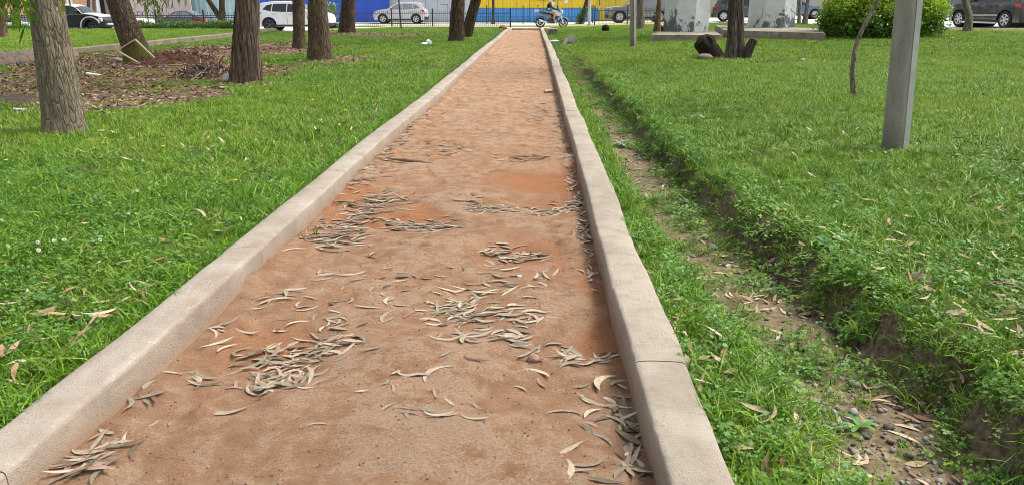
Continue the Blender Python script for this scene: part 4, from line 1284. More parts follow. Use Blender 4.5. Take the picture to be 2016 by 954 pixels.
def car(name, label, outline, wheels, wr, hw, belt, roof_in, paint_m, windows, extras=(), loc=(0, 0, 0), rz=0.0, rim=None, spokes=7, arch=1.2,
        sill=0.24, screen=None, rear=None, glass_m=None, cat='car', group='cars in the street', clad=None, front_round=0.18, roof_m=None, tyre_w=0.22):
    """outline: (x,z) from the front bumper foot over the roof to the rear bumper foot; x forward"""
    root = thing(name, label, cat, loc, rz, group)
    xf = max(p[0] for p in outline); xr = min(p[0] for p in outline)
    def Wd(x, z):
        x = np.asarray(x, float); z = np.asarray(z, float)
        w = hw - roof_in * np.clip((z - belt) / (max(p[1] for p in outline) - belt), 0, 1.2) ** 1.15
        w = w - 0.05 * np.clip((0.45 - z) / 0.3, 0, 1) ** 2
        u = np.clip((np.abs(x - (xf + xr) / 2) / ((xf - xr) / 2) - 0.72) / 0.28, 0, 1)
        return w * (1 - front_round * u ** 2)
    def deform(v):
        v = np.array(v, float); yn = v[:, 1].copy()
        x, z = v[:, 0].copy(), v[:, 2].copy()
        v[:, 1] = yn * Wd(x, z)
        end = np.clip((np.abs(x - (xf + xr) / 2) / ((xf - xr) / 2) - 0.8) / 0.2, 0, 1)
        v[:, 0] = x - np.sign(x - (xf + xr) / 2) * 0.10 * end * np.abs(yn) ** 4
        v[:, 2] = z - 0.045 * np.abs(yn) ** 4 * np.clip((z - 0.6) / 0.5, 0, 1)
        return v
    def prism(poly, y0, y1, slices=True, cuts=(-.92, -.75, -.4, 0, .4, .75, .92)):
        bm = bmesh.new()
        a = [bm.verts.new((x, y0, z)) for x, z in poly]; b = [bm.verts.new((x, y1, z)) for x, z in poly]
        n = len(poly)
        bm.faces.new(a); bm.faces.new(b[::-1])
        for k in range(n): bm.faces.new([a[k], b[k], b[(k + 1) % n], a[(k + 1) % n]])
        bmesh.ops.recalc_face_normals(bm, faces=bm.faces)
        big = [f for f in bm.faces if len(f.verts) > 4]
        bmesh.ops.triangulate(bm, faces=big)
        if slices:
            for x in np.arange(xr + .12, xf, .24):
                bmesh.ops.bisect_plane(bm, geom=bm.verts[:] + bm.edges[:] + bm.faces[:], plane_co=(x, 0, 0), plane_no=(1, 0, 0))
            for z in np.arange(.3, 2.0, .12):
                bmesh.ops.bisect_plane(bm, geom=bm.verts[:] + bm.edges[:] + bm.faces[:], plane_co=(0, 0, z), plane_no=(0, 0, 1))
        for y in cuts:
            if min(y0, y1) < y < max(y0, y1):
                bmesh.ops.bisect_plane(bm, geom=bm.verts[:] + bm.edges[:] + bm.faces[:], plane_co=(0, y, 0), plane_no=(0, 1, 0))
        return bm
    def finish(bm, nm, m, parent=root, off=0.0, angle=32):
        co = np.array([v.co[:] for v in bm.verts])
        s = np.sign(co[:, 1])
        d = deform(co)
        if off: d[:, 1] += s * off
        for v, q in zip(bm.verts, d): v.co = q
        bmesh.ops.recalc_face_normals(bm, faces=bm.faces)
        me = bpy.data.meshes.new(nm); bm.to_mesh(me); bm.free()
        me.materials.append(m)
        me.polygons.foreach_set('use_smooth', np.ones(len(me.polygons), dtype=bool))
        me.set_sharp_from_angle(angle=R(angle))
        return obj(nm, me, parent)
    # body with wheel arches
    poly = list(outline)
    order = sorted(wheels)           # from the rear to the front along the underside
    ar = wr * arch
    for wxp in order:
        zc = wr
        half = math.sqrt(max(0.01, ar ** 2 - (sill - zc) ** 2))
        a0 = math.atan2(sill - zc, -half); a1 = math.atan2(sill - zc, half)
        if a0 < 0: a0 += 2 * math.pi
        for k in range(13):
            a = a0 + (a1 - a0) * k / 12
            poly.append((wxp + ar * math.cos(a), zc + ar * math.sin(a)))
    body = finish(prism(poly, -1, 1), 'body', paint_m)
    # dark inner body so that the arches are not see-through
    MB().box(((xf + xr) / 2, 0, .48), ((xf - xr) * .86, hw * 1.2, .42)).build('underbody', M['under'], root)
    for wxp in wheels:
        MB().tube([(wxp, -hw * .80, wr * 1.06), (wxp, hw * .80, wr * 1.06)], ar * .98, 20).build('wheel_well', M['under'], root)
    gm = glass_m or M['glass']
    for poly2 in windows:
        for s in (-1, 1):
            finish(prism(poly2, s * 0.98, s * 1.0, True, ()), 'window', gm, root, 0.008)
    def across(A, B, nm, inset, m, off=0.012):
        A = np.array(A, float); B = np.array(B, float)
        d = B - A; nrm = np.array([d[1], -d[0]]); nrm /= np.linalg.norm(nrm)
        mid = (A + B) / 2
        if nrm[1] < 0: nrm = -nrm
        v = []; f = []; ny = 9; nt = 5
        for lay in (off, off - .03):
            for i in range(nt):
                t = i / (nt - 1)
                q = A + d * t + nrm * lay
                for j in range(ny): v.append((q[0], (-1 + 2 * j / (ny - 1)) * inset, q[1]))
        L = nt * ny
        for i in range(nt - 1):
            for j in range(ny - 1):
                a = i * ny + j
                f.append([a, a + 1, a + ny + 1, a + ny]); f.append([L + a, L + a + ny, L + a + ny + 1, L + a + 1])
        v = deform(np.array(v))
        return MB().add(v, f).build(nm, m, root, True)
    if screen: across(screen[0], screen[1], 'windscreen', .86, gm)
    if rear: across(rear[0], rear[1], 'rear_window', .80, gm)
    for e in extras:
        kind = e[0]
        if kind == 'side':           # panel on both sides: name, polygon, material, offset
            for s in (-1, 1): finish(prism(e[2], s * .97, s * 1.0, True, ()), e[1], e[3], root, e[4] if len(e) > 4 else .010)
        elif kind == 'wrap':         # a belt across the whole end
            finish(prism(e[2], -1.0, 1.0), e[1], e[3], root, .012)
        elif kind == 'box':
            MB().box(e[2], e[3], bevel=e[5] if len(e) > 5 else .01).build(e[1], e[4], root, True)
        elif kind == 'tube':
            MB().tube(e[2], e[3], 10).build(e[1], e[4], root, True)
    for wxp in wheels:
        for s in (-1, 1):
            yl = hw - tyre_w * .55 if s > 0 else -(hw - tyre_w * .55)
            lathe_wheel(wr, tyre_w, root, (wxp, yl, wr), rim or M['alloy'], spokes, s)
    for s in (-1, 1):
        if screen:
            A = np.array(screen[0]); y = s * float(Wd(A[0] - .25, A[1])) 
            MB().ell((A[0] - .32, y + s * .10, A[1] + .10), (.07, .10, .07)).build('mirror', paint_m, root, True)
    return root

SUV = [(2.10, .27), (2.19, .42), (2.21, .60), (2.17, .78), (2.05, .93), (1.70, 1.03), (1.25, 1.09), (0.95, 1.13), (0.28, 1.56), (0.0, 1.62), (-.7, 1.655), (-1.35, 1.62), (-1.82, 1.55), (-1.80, 1.48), (-2.06, 1.10), (-2.16, .92), (-2.20, .62), (-2.18, .42), (-2.10, .27)]
SUVW = [[(0.83, 1.12), (0.22, 1.49), (-.20, 1.54), (-.24, 1.10)], [(-.30, 1.10), (-.26, 1.545), (-1.05, 1.53), (-1.12, 1.13)], [(-1.18, 1.13), (-1.10, 1.525), (-1.40, 1.47), (-1.66, 1.24)]]
def suv_extras(pm, trimlow=True, red=True):
    ex = [('side', 'headlight', [(2.12, .74), (2.02, .86), (1.66, .93), (1.78, .80)], M['white_lamp'], .014),
          ('side', 'tail_light', [(-2.12, .88), (-2.02, 1.08), (-1.70, 1.06), (-1.86, .93)], M['red_lamp'], .016),
          ('side', 'sill_trim', [(1.0, .25), (1.0, .36), (-1.0, .36), (-1.0, .25)], M['trim'], .014),
          ('side', 'door_seam', [(-.27, .42), (-.255, .42), (-.245, 1.09), (-.26, 1.09)], M['trim'], .004),
          ('side', 'door_seam', [(.93, .45), (.945, .45), (.90, 1.09), (.885, 1.09)], M['trim'], .004),
          ('side', 'door_handle', [(.02, .935), (-.16, .94), (-.16, .965), (.02, .96)], M['chrome'], .022),
          ('side', 'door_handle', [(-.95, .955), (-1.13, .96), (-1.13, .985), (-.95, .98)], M['chrome'], .022),
          ('wrap', 'bumper', [(-2.10, .25), (-2.225, .30), (-2.225, .50), (-2.10, .52)], M['trim']),
          ('wrap', 'bumper', [(2.10, .25), (2.22, .30), (2.225, .44), (2.12, .46)], M['trim']),
          ('box', 'number_plate', (-2.24, 0, .72), (.02, .50, .13), M['plate_w'])]
    for s in (-1, 1):
        ex.append(('tube', 'roof_rail', [(.05, s * .60, 1.60), (-.05, s * .60, 1.665), (-1.3, s * .60, 1.665), (-1.45, s * .60, 1.60)], .022, M['rail_iron'] if trimlow else M['chrome']))
    return ex
def ground_at(px, Y):
    q = at_depth(px, 40, Y); return (float(q[0]), Y, float(base_level(q[0], Y)))

# white one facing right on the near lane, silver one facing left on the far lane
pw_ = paint('white_car_paint', (0.78, 0.79, 0.79))
x, y, z = ground_at(584, 45.6)
car('parked_car', 'white sport utility car with dark wheels between the trunks', SUV, (1.33, -1.33), .36, .92, 1.05, .17, pw_, SUVW, suv_extras(pw_), (x, y, z + .004), 0, M['dark_alloy'], 5, screen=((.95, 1.13), (.28, 1.56)), rear=((-2.06, 1.10), (-1.80, 1.48)))
ps_ = paint('silver_car_paint', (0.52, 0.53, 0.54), .28)
x, y, z = ground_at(790, 63.6)
car('parked_car', 'silver compact crossover car parked before the blue wall', SUV, (1.33, -1.33), .35, .91, 1.05, .17, ps_, SUVW, suv_extras(ps_, False), (x, y, z + .004), math.pi, M['alloy'], 6, screen=((.95, 1.13), (.28, 1.56)), rear=((-2.06, 1.10), (-1.80, 1.48)), glass_m=M['glass_l'])
# large dark grey off-roader, facing left
BIG = [(2.42, .30), (2.50, .45), (2.52, .75), (2.49, 1.02), (2.38, 1.10), (1.75, 1.17), (1.25, 1.21), (.55, 1.68), (.2, 1.75), (-.8, 1.79), (-1.8, 1.76), (-2.15, 1.70), (-2.30, 1.25), (-2.40, 1.05), (-2.46, .70), (-2.44, .45), (-2.36, .30)]
BIGW = [[(1.05, 1.19), (.48, 1.60), (.02, 1.66), (-.02, 1.18)], [(-.08, 1.18), (-.06, 1.665), (-1.0, 1.665), (-1.05, 1.19)], [(-1.12, 1.19), (-1.06, 1.66), (-1.95, 1.62), (-2.1, 1.24)]]
pg_ = paint('grey_car_paint', (0.20, 0.215, 0.235), .25)
ex = [('side', 'headlight', [(2.46, .90), (2.36, 1.04), (2.02, 1.08), (2.10, .96)], M['white_lamp'], .016),
      ('side', 'fog_light', [(2.44, .58), (2.30, .70), (2.16, .70), (2.20, .58)], M['chrome'], .012),
      ('side', 'side_strip', [(1.0, .50), (1.0, .58), (-1.1, .60), (-1.1, .52)], M['chrome'], .012),
      ('side', 'wheel_arch_trim', [(2.0, .28), (2.05, .40), (2.2, .46), (2.2, .28)], M['trim'], .012),
      ('side', 'sill_trim', [(1.05, .28), (1.05, .42), (-1.1, .42), (-1.1, .28)], M['trim'], .014),
      ('side', 'tail_light', [(-2.36, .98), (-2.26, 1.20), (-2.0, 1.20), (-2.06, 1.02)], M['red_lamp'], .016),
      ('side', 'door_seam', [(-.05, .46), (-.035, .46), (-.025, 1.17), (-.04, 1.17)], M['trim'], .004),
      ('side', 'door_seam', [(1.10, .46), (1.115, .46), (1.09, 1.17), (1.075, 1.17)], M['trim'], .004),
      ('wrap', 'bumper', [(2.40, .28), (2.525, .34), (2.53, .56), (2.42, .58)], M['trim']),
      ('wrap', 'grille', [(2.47, .80), (2.53, .80), (2.525, 1.0), (2.45, 1.0)], M['chrome'])]
x, y, z = ground_at(1257, 59.5)
car('parked_car', 'large dark grey off-roader behind the picket fence', BIG, (1.52, -1.43), .41, .99, 1.15, .18, pg_, BIGW, ex, (x, y, z + .004), math.pi, M['alloy'], 10, screen=((1.25, 1.21), (.55, 1.68)), rear=((-2.30, 1.25), (-2.15, 1.70)), glass_m=M['glass_l'])
# black one at the right edge, seen obliquely from behind its left side
pb_ = paint('black_car_paint', (0.022, 0.023, 0.028), .22)
exb = suv_extras(pb_, True) + [('side', 'running_board', [(1.0, .20), (1.0, .27), (-1.0, .27), (-1.0, .20)], M['chrome'], .10),
                               ('side', 'side_moulding', [(.95, .50), (.95, .56), (-.95, .58), (-.95, .52)], M['chrome'], .014)]
q = at_depth(1978, 44, 34.2); zq = float(base_level(q[0], q[1]))
ang = R(180 - 78)
bl = car('parked_car', 'black sport utility car cut by the right edge of the view', SUV, (1.33, -1.33), .36, .92, 1.05, .17, pb_, SUVW, exb, (0, 0, 0), ang, M['alloy'], 6, screen=((.95, 1.13), (.28, 1.56)), rear=((-2.06, 1.10), (-1.80, 1.48)))
def place_by(o, lx, ly, wx_, wy_):
    """put the car so that its local point (lx, ly) stands at world (wx_, wy_)"""
    a = o.rotation_euler[2]
    o.location = (wx_ - (lx * math.cos(a) - ly * math.sin(a)), wy_ - (lx * math.sin(a) + ly * math.cos(a)), 0)
    o.location.z = float(base_level(wx_, wy_)) + .004
place_by(bl, -1.33, .85, q[0], q[1])
# dark car behind the pillars, tail to the left
pd_ = paint('charcoal_car_paint', (0.045, 0.047, 0.052), .25)
x, y, z = ground_at(1462, 56.0)
exd = suv_extras(pd_, True) + [('box', 'number_plate', (-2.24, -.2, .86), (.02, .30, .12), M['plate'])]
car('parked_car', 'charcoal car showing between the two pillars', SUV, (1.33, -1.33), .345, .90, 1.05, .17, pd_, SUVW, exd, (x, y, z + .004), R(-12), M['alloy'], 9, screen=((.95, 1.13), (.28, 1.56)), rear=((-2.06, 1.10), (-1.80, 1.48)))
SEDAN = [(2.20, .26), (2.27, .42), (2.25, .62), (2.12, .76), (1.5, .88), (1.05, .94), (.30, 1.36), (-.1, 1.44), (-.75, 1.42), (-1.45, 1.08), (-1.7, 1.02), (-2.15, .98), (-2.25, .82), (-2.27, .55), (-2.2, .28)]
SEDW = [[(.86, .96), (.26, 1.29), (-.14, 1.36), (-.18, .95)], [(-.24, .95), (-.20, 1.36), (-.70, 1.345), (-1.2, 1.08), (-1.22, .98)]]
def sedan_extras():
    return [('side', 'headlight', [(2.20, .60), (2.08, .72), (1.75, .78), (1.85, .66)], M['white_lamp'], .014),
            ('side', 'tail_light', [(-2.22, .76), (-2.14, .94), (-1.80, .95), (-1.95, .80)], M['red_lamp'], .016),
            ('side', 'door_seam', [(-.22, .35), (-.205, .35), (-.195, .94), (-.21, .94)], M['trim'], .004),
            ('side', 'sill_trim', [(.95, .24), (.95, .32), (-.95, .32), (-.95, .24)], M['trim'], .012),
            ('wrap', 'bumper', [(-2.18, .26), (-2.285, .32), (-2.29, .5), (-2.18, .52)], M['trim']),
            ('wrap', 'bumper', [(2.18, .25), (2.275, .32), (2.28, .44), (2.18, .46)], M['trim'])]
psd = paint('dark_blue_grey_car_paint', (0.055, 0.062, 0.075), .25)
q = at_depth(360, 40, 59.0)
sd_car = car('parked_car', 'dark sedan with an orange plate behind the low hedge', SEDAN, (1.38, -1.33), .32, .88, .94, .20, psd, SEDW,
             sedan_extras() + [('side', 'number_plate', [(-.30, .50), (-.30, .66), (.10, .66), (.10, .50)], M['plate'], .014)], (q[0], q[1], float(base_level(q[0], q[1])) + .14), math.pi, M['alloy'], 7, screen=((1.05, .94), (.30, 1.36)), rear=((-1.45, 1.08), (-.75, 1.42)), glass_m=M['glass_l'])
sd_car.scale = (0.94, 1, 1)
pbl = paint('blue_car_paint', (0.05, 0.13, 0.30), .3)
x, y, z = ground_at(1556, 57.0)
car('parked_car', 'blue car mostly hidden behind the flaking pillar', SEDAN, (1.38, -1.33), .32, .88, .94, .20, pbl, SEDW, sedan_extras(), (x, y, z + .05), 0, M['alloy'], 7, screen=((1.05, .94), (.30, 1.36)), rear=((-1.45, 1.08), (-.75, 1.42)))
psl = paint('slate_car_paint', (0.10, 0.11, 0.135), .25)
x, y, z = ground_at(1880, 52.0)
car('parked_car', 'slate grey car beyond the right end of the bush', SUV, (1.33, -1.33), .36, .92, 1.05, .17, psl, SUVW, suv_extras(psl), (x, y, z + .3), math.pi - .15, M['alloy'], 8, screen=((.95, 1.13), (.28, 1.56)), rear=((-2.06, 1.10), (-1.80, 1.48)))
x, y, z = ground_at(30, 52.0)
car('parked_car', 'white car low behind the hedge at the far left', SEDAN, (1.38, -1.33), .32, .88, .94, .20, pw_, SEDW, sedan_extras(), (x, y, z - .10), 0, M['alloy'], 7, screen=((1.05, .94), (.30, 1.36)), rear=((-1.45, 1.08), (-.75, 1.42)))
x, y, z = ground_at(218, 54.0)
car('parked_car', 'white van roofed car beyond the beetle bonnet', SEDAN, (1.38, -1.33), .32, .88, .94, .20, pw_, SEDW, sedan_extras(), (x + .6, y, z + .05), math.pi, M['alloy'], 7, screen=((1.05, .94), (.30, 1.36)), rear=((-1.45, 1.08), (-.75, 1.42)))

# black beetle car, sky glare painted white on roof, bonnet and wings, facing right
BTL = [(1.92, .34), (1.98, .48), (1.94, .66), (1.80, .80), (1.45, .93), (1.05, 1.00), (.80, 1.03), (.42, 1.36), (.15, 1.45), (-.25, 1.49), (-.70, 1.44), (-1.15, 1.28), (-1.55, 1.02), (-1.85, .72), (-1.95, .48), (-1.90, .34)]
BTW = [[(.66, 1.03), (.36, 1.30), (.05, 1.37), (.0, 1.02)], [(-.06, 1.02), (-.01, 1.37), (-.32, 1.395), (-.70, 1.33), (-.86, 1.15), (-.78, 1.03)]]
pk = plain('matt_black_beetle_paint', (0.012, 0.014, 0.014), .55)
pwh = paint('white_beetle_glare', (0.74, 0.74, 0.72), .35)
def arc_side(cx, cz, r0, r1, a0, a1, n=14):
    a = np.linspace(R(a0), R(a1), n)
    return [(cx + r1 * math.cos(t), cz + r1 * math.sin(t)) for t in a] + [(cx + r0 * math.cos(t), cz + r0 * math.sin(t)) for t in a[::-1]]
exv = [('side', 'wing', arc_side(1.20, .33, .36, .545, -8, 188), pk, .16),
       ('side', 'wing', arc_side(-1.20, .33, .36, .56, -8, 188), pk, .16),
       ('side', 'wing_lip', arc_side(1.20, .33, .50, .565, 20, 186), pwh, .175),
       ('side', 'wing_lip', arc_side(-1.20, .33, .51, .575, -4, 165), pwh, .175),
       ('wrap', 'roof_glare', [(.40, 1.375), (.15, 1.462), (-.25, 1.502), (-.70, 1.452), (-1.1, 1.32), (-1.1, 1.28), (-.70, 1.405), (-.25, 1.455), (.15, 1.415), (.40, 1.335)], pwh),
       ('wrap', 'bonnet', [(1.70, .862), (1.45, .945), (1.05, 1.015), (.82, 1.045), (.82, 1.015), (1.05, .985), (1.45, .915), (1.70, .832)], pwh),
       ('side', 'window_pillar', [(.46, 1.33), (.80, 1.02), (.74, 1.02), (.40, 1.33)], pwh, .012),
       ('side', 'side_moulding', [(.78, .985), (.78, 1.0), (-.95, 1.0), (-.95, .985)], M['chrome'], .012),
       ('side', 'running_board', [(.75, .28), (.75, .34), (-.75, .34), (-.75, .28)], M['trim'], .13),
       ('side', 'door_seam', [(.60, .40), (.615, .40), (.63, 1.0), (.615, 1.0)], M['trim'], .003),
       ('side', 'door_handle', [(-.02, .90), (-.16, .90), (-.16, .925), (-.02, .925)], M['chrome'], .022),
       ('tube', 'bumper', [(2.02, -.7, .46), (2.10, -.3, .46), (2.10, .3, .46), (2.02, .7, .46)], .05, M['chrome']),
       ('tube', 'bumper', [(-2.0, -.7, .46), (-2.08, -.3, .46), (-2.08, .3, .46), (-2.0, .7, .46)], .05, M['chrome'])]
for s in (-1, 1): exv.append(('tube', 'headlight', [(1.60, s * .66, .70), (1.76, s * .66, .69)], .10, M['white_lamp']))
x, y, z = ground_at(151, 41.9)
car('beetle_car', 'black rounded vintage beetle car with sky glare painted on roof and wings', BTL, (1.20, -1.20), .33, .68, 1.0, .14, pk, BTW, exv, (x, y, z + .004), 0, M['dark_alloy'], 5, screen=((.80, 1.03), (.42, 1.36)), rear=((-1.15, 1.28), (-.80, 1.42)), cat='car', sill=.30, tyre_w=.16, front_round=.30)

# red scooter-like vehicle glimpsed at the right end of the dark sedan
q = at_depth(396, 40, 57.5); rv = thing('red_scooter', 'red scooter half hidden by the fence post and hedge', 'scooter', (q[0], q[1], float(base_level(q[0], q[1]))))
pr = paint('red_scooter_paint', (0.55, 0.03, 0.03), .3)
for xx in (-.5, .55):
    w = MB().lathe_y([(.14, -.05), (.24, -.06), (.28, 0), (.24, .06), (.14, .05)], 20).build('wheel', M['rubber'], rv, True); w.location = (xx, 0, .28)
    MB().lathe_y([(.001, -.03), (.15, -.03), (.15, .03), (.001, .03)], 16).build('rim', M['alloy'], w)
MB().ell((-.42, 0, .66), (.42, .16, .22)).build('body', pr, rv, True)
MB().box((-.35, 0, .90), (.62, .26, .10), bevel=.04).build('seat', M['trim'], rv, True)
MB().box((.05, 0, .36), (.5, .26, .08), bevel=.02).build('footboard', M['trim'], rv, True)
MB().tube([(.55, 0, .28), (.42, 0, .62), (.30, 0, 1.05)], [.05, .06, .05], 10).build('steering_column', M['rail_iron'], rv, True)
MB().box((.40, 0, .70), (.10, .36, .55), rot=Matrix.Rotation(R(-20), 3, 'Y'), bevel=.04).build('leg_shield', pr, rv, True)
MB().tube([(.26, -.32, 1.05), (.30, -.1, 1.07), (.30, .1, 1.07), (.26, .32, 1.05)], .02, 8).build('handlebar', M['trim'], rv, True)

# ------------------------------------------------------------------ motorcycle and rider
q = at_depth(1086, 50, 51.0)
mz = float(base_level(q[0], q[1])) + 0.024
mc = thing('motorcycle', 'white and silver motorcycle ridden past the end of the path', 'motorcycle', (q[0], q[1], mz))
wh = paint('cream_white_tank_paint', (0.72, 0.71, 0.64), .3)
def mwheel(xx, r):
    o = MB().lathe_y([(r * .72, -.06), (r * .90, -.075), (r, -.03), (r, .03), (r * .90, .075), (r * .72, .06), (r * .72, -.06)], 30).build('wheel', M['rubber'], mc, True); o.location = (xx, 0, r)
    mb = MB().lathe_y([(r * .82, -.03), (r * .74, -.035), (r * .74, .035), (r * .82, .03)], 30)
    for k in range(5):
        a = 2 * math.pi * k / 5 + .3
        mb.bar((0, 0, 0), (r * .78 * math.cos(a), 0, r * .78 * math.sin(a)), .035, .05)
    mb.lathe_y([(.001, -.05), (.06, -.05), (.06, .05), (.001, .05)], 14)
    mb.build('rim', M['alloy'], o)
    MB().lathe_y([(.001, .02), (r * .60, .02), (r * .60, .03), (.001, .03)], 24).build('brake_disc', M['under'], o)
mwheel(-.74, .32); mwheel(.74, .31)
MB().tube([(.74, -.09, .31), (.60, -.09, .72), (.50, -.09, 1.02)], [.035, .03, .028], 8).build('fork', M['chrome'], mc, True)
MB().tube([(.74, .09, .31), (.60, .09, .72), (.50, .09, 1.02)], [.035, .03, .028], 8).build('fork', M['chrome'], mc, True)
a = np.linspace(R(20), R(165), 12)
MB().prism([(.74 + .37 * math.cos(t), .31 + .37 * math.sin(t)) for t in a] + [(.74 + .345 * math.cos(t), .31 + .345 * math.sin(t)) for t in a[::-1]], -.075, .075).build('front_mudguard', wh, mc)
a = np.linspace(R(30), R(190), 12)
MB().prism([(-.74 + .40 * math.cos(t), .33 + .40 * math.sin(t)) for t in a] + [(-.74 + .37 * math.cos(t), .33 + .37 * math.sin(t)) for t in a[::-1]], -.08, .08).build('rear_mudguard', M['trim'], mc)
MB().ell((.28, 0, .90), (.34, .17, .17), rot=Matrix.Rotation(R(12), 3, 'Y')).build('fuel_tank', wh, mc, True)
MB().box((-.36, 0, .88), (.86, .25, .11), rot=Matrix.Rotation(R(6), 3, 'Y'), bevel=.045).build('seat', M['trim'], mc, True)
MB().prism([(-.80, .92), (-.20, .80), (.02, .62), (-.20, .56), (-.62, .74), (-.84, .86)], -.14, .14).build('side_panel', plain('grey_side_panel', (.22, .22, .23), .4, .2), mc)
MB().box((.08, 0, .52), (.66, .26, .42), bevel=.07).build('engine', M['rail_iron'], mc, True)
MB().tube([(.16, -.19, .47), (.16, -.14, .47)], .10, 18).build('engine_cover', M['chrome'], mc, True)
MB().tube([(.30, -.12, .45), (.20, -.16, .26), (-.20, -.19, .27), (-.45, -.21, .36), (-.80, -.22, .46)], [.03, .03, .035, .065, .07], 12).build('exhaust', M['chrome'], mc, True)
MB().tube([(.52, 0, .98), (.36, 0, .60), (.20, 0, .30), (-.20, 0, .28), (-.34, 0, .62), (.30, 0, .84)], .035, 8).build('frame', M['black_iron'], mc, True)
MB().tube([(-.74, -.10, .32), (-.30, -.10, .34)], .035, 8).build('swing_arm', M['rail_iron'], mc, True)
MB().tube([(.40, -.36, 1.07), (.46, -.2, 1.10), (.50, 0, 1.06), (.46, .2, 1.10), (.40, .36, 1.07)], .018, 8).build('handlebar', M['black_iron'], mc, True)
MB().ell((.64, 0, .98), (.11, .13, .13)).build('headlight', M['white_lamp'], mc, True)
MB().prism([(.66, 1.05), (.62, 1.12), (.40, 1.48), (.37, 1.48), (.52, 1.06)], -.17, .17).build('windscreen', plain('milky_windscreen', (.62, .62, .58), .2), mc)
MB().box((-.98, 0, 1.05), (.32, .30, .13), bevel=.03).build('rear_box', wh, mc, True)
MB().box((-.98, 0, 1.045), (.325, .305, .03)).build('reflective_band', M['red_lamp'], mc)
MB().tube([(-.78, 0, .9), (-.86, 0, 1.05), (-.90, 0, 1.32)], .022, 8).build('beacon_mast', M['black_iron'], mc, True)
MB().tube([(-.90, 0, 1.31), (-.91, 0, 1.41)], .045, 12).build('beacon', M['red_lamp'], mc, True)
MB().tube([(-.20, -.06, .88), (-.55, -.10, 1.0), (-.86, -.12, 1.0)], .014, 8).build('rack', M['black_iron'], mc, True)
for s in (-1, 1):
    MB().tube([(.42, s * .3, 1.08), (.40, s * .34, 1.28)], .008, 6).build('mirror_stem', M['black_iron'], mc, True)
    MB().ell((.39, s * .35, 1.31), (.02, .06, .04)).build('mirror', M['trim'], mc, True)

def skin_body(name, verts, edges, radii, mats, pick, parent):
    me = bpy.data.meshes.new(name); me.from_pydata(verts, edges, [])
    tmp = bpy.data.objects.new(name + '_tmp', me); COL.objects.link(tmp)
    md = tmp.modifiers.new('s', 'SKIN'); sk = me.skin_vertices[0].data
    for i, r in enumerate(radii):
        sk[i].radius = (r, r) if not hasattr(r, '__len__') else r
        sk[i].use_root = (i == 0)
    ss = tmp.modifiers.new('d', 'SUBSURF'); ss.levels = 2; ss.render_levels = 2
    dg = bpy.context.evaluated_depsgraph_get()
    out = bpy.data.meshes.new_from_object(tmp.evaluated_get(dg)); out.name = name
    bpy.data.objects.remove(tmp)
    out.materials.clear()
    for m in mats: out.materials.append(m)
    for p in out.polygons:
        p.material_index = pick(p.center); p.use_smooth = True
    return obj(name, out, parent)
rider = thing('person', 'motorcycle rider in white helmet, dark jacket, light vest and tan trousers', 'person', (q[0], q[1], mz))
jac = plain('dark_jacket', (.018, .024, .022), .8); tan = plain('tan_trousers', (.42, .27, .17), .85); bt = plain('black_boot', (.015, .013, .012), .5); skn = plain('skin', (.42, .25, .17), .6)
V_ = [(-.18, 0, 1.00), (-.20, 0, 1.18), (-.17, 0, 1.38), (-.12, 0, 1.50), (-.08, 0, 1.58), (-.06, 0, 1.68)]
R_ = [(.15, .17), (.13, .16), (.13, .18), (.11, .16), .055, .085]
E_ = [(0, 1), (1, 2), (2, 3), (3, 4), (4, 5)]
for s in (-1, 1):
    b0 = len(V_)
    V_ += [(-.13, s * .20, 1.46), (.02, s * .29, 1.24), (.24, s * .31, 1.14), (.36, s * .31, 1.12), (.42, s * .31, 1.09)]
    R_ += [.075, .058, .045, .038, .03]
    E_ += [(3, b0), (b0, b0 + 1), (b0 + 1, b0 + 2), (b0 + 2, b0 + 3), (b0 + 3, b0 + 4)]
    b1 = len(V_)
    V_ += [(-.12, s * .13, .98), (.22, s * .22, .92), (.10, s * .22, .52), (.04, s * .22, .38), (.20, s * .23, .34)]
    R_ += [.11, .075, .055, .05, .045]
    E_ += [(0, b1), (b1, b1 + 1), (b1 + 1, b1 + 2), (b1 + 2, b1 + 3), (b1 + 3, b1 + 4)]
def pick(c):
    if c.z < .56: return 2
    if c.z < 1.03 and not (c.x > .2 and c.z > 1.0): return 1
    if c.z > 1.555: return 3
    if c.x > .385: return 2
    return 0
skin_body('body', V_, E_, R_, [jac, tan, bt, skn], pick, rider)
hl = plain('white_helmet', (.80, .80, .79), .25)
MB().ell((-.055, 0, 1.70), (.145, .125, .145), 18, 12).build('helmet', hl, rider, True)
MB().prism([(.03, 1.66), (.095, 1.64), (.105, 1.73), (.05, 1.77)], -.085, .085).build('visor', M['glass'], rider)
vest = MB()
for i, (zc, rx_, ry_) in enumerate(((1.06, .17, .20), (1.18, .16, .19), (1.30, .16, .205), (1.40, .155, .21), (1.47, .12, .19))): pass
vv, ff = [], []
prof = [(1.06, -.20, .165, .195), (1.18, -.205, .155, .185), (1.30, -.185, .155, .205), (1.40, -.16, .150, .212), (1.47, -.135, .125, .19)]
for zc, xc_, rx_, ry_ in prof:
    for k in range(20):
        t = 2 * math.pi * k / 20
        vv.append((xc_ + rx_ * math.cos(t), ry_ * math.sin(t), zc))
for i in range(len(prof) - 1):
    for k in range(20):
        if 13 <= k <= 17 and i >= 2 or 3 <= k <= 6 and i >= 2: continue      # arm holes
        ff.append([i * 20 + k, i * 20 + (k + 1) % 20, (i + 1) * 20 + (k + 1) % 20, (i + 1) * 20 + k])
MB().add(vv, ff).build('vest', plain('dark_green_vest', (.03, .055, .035), .7), rider, True)
MB().box((-.185, -.197, 1.15), (.17, .012, .12), bevel=.004).build('reflective_patch', plain('pale_green_patch', (.38, .52, .36), .6), rider)
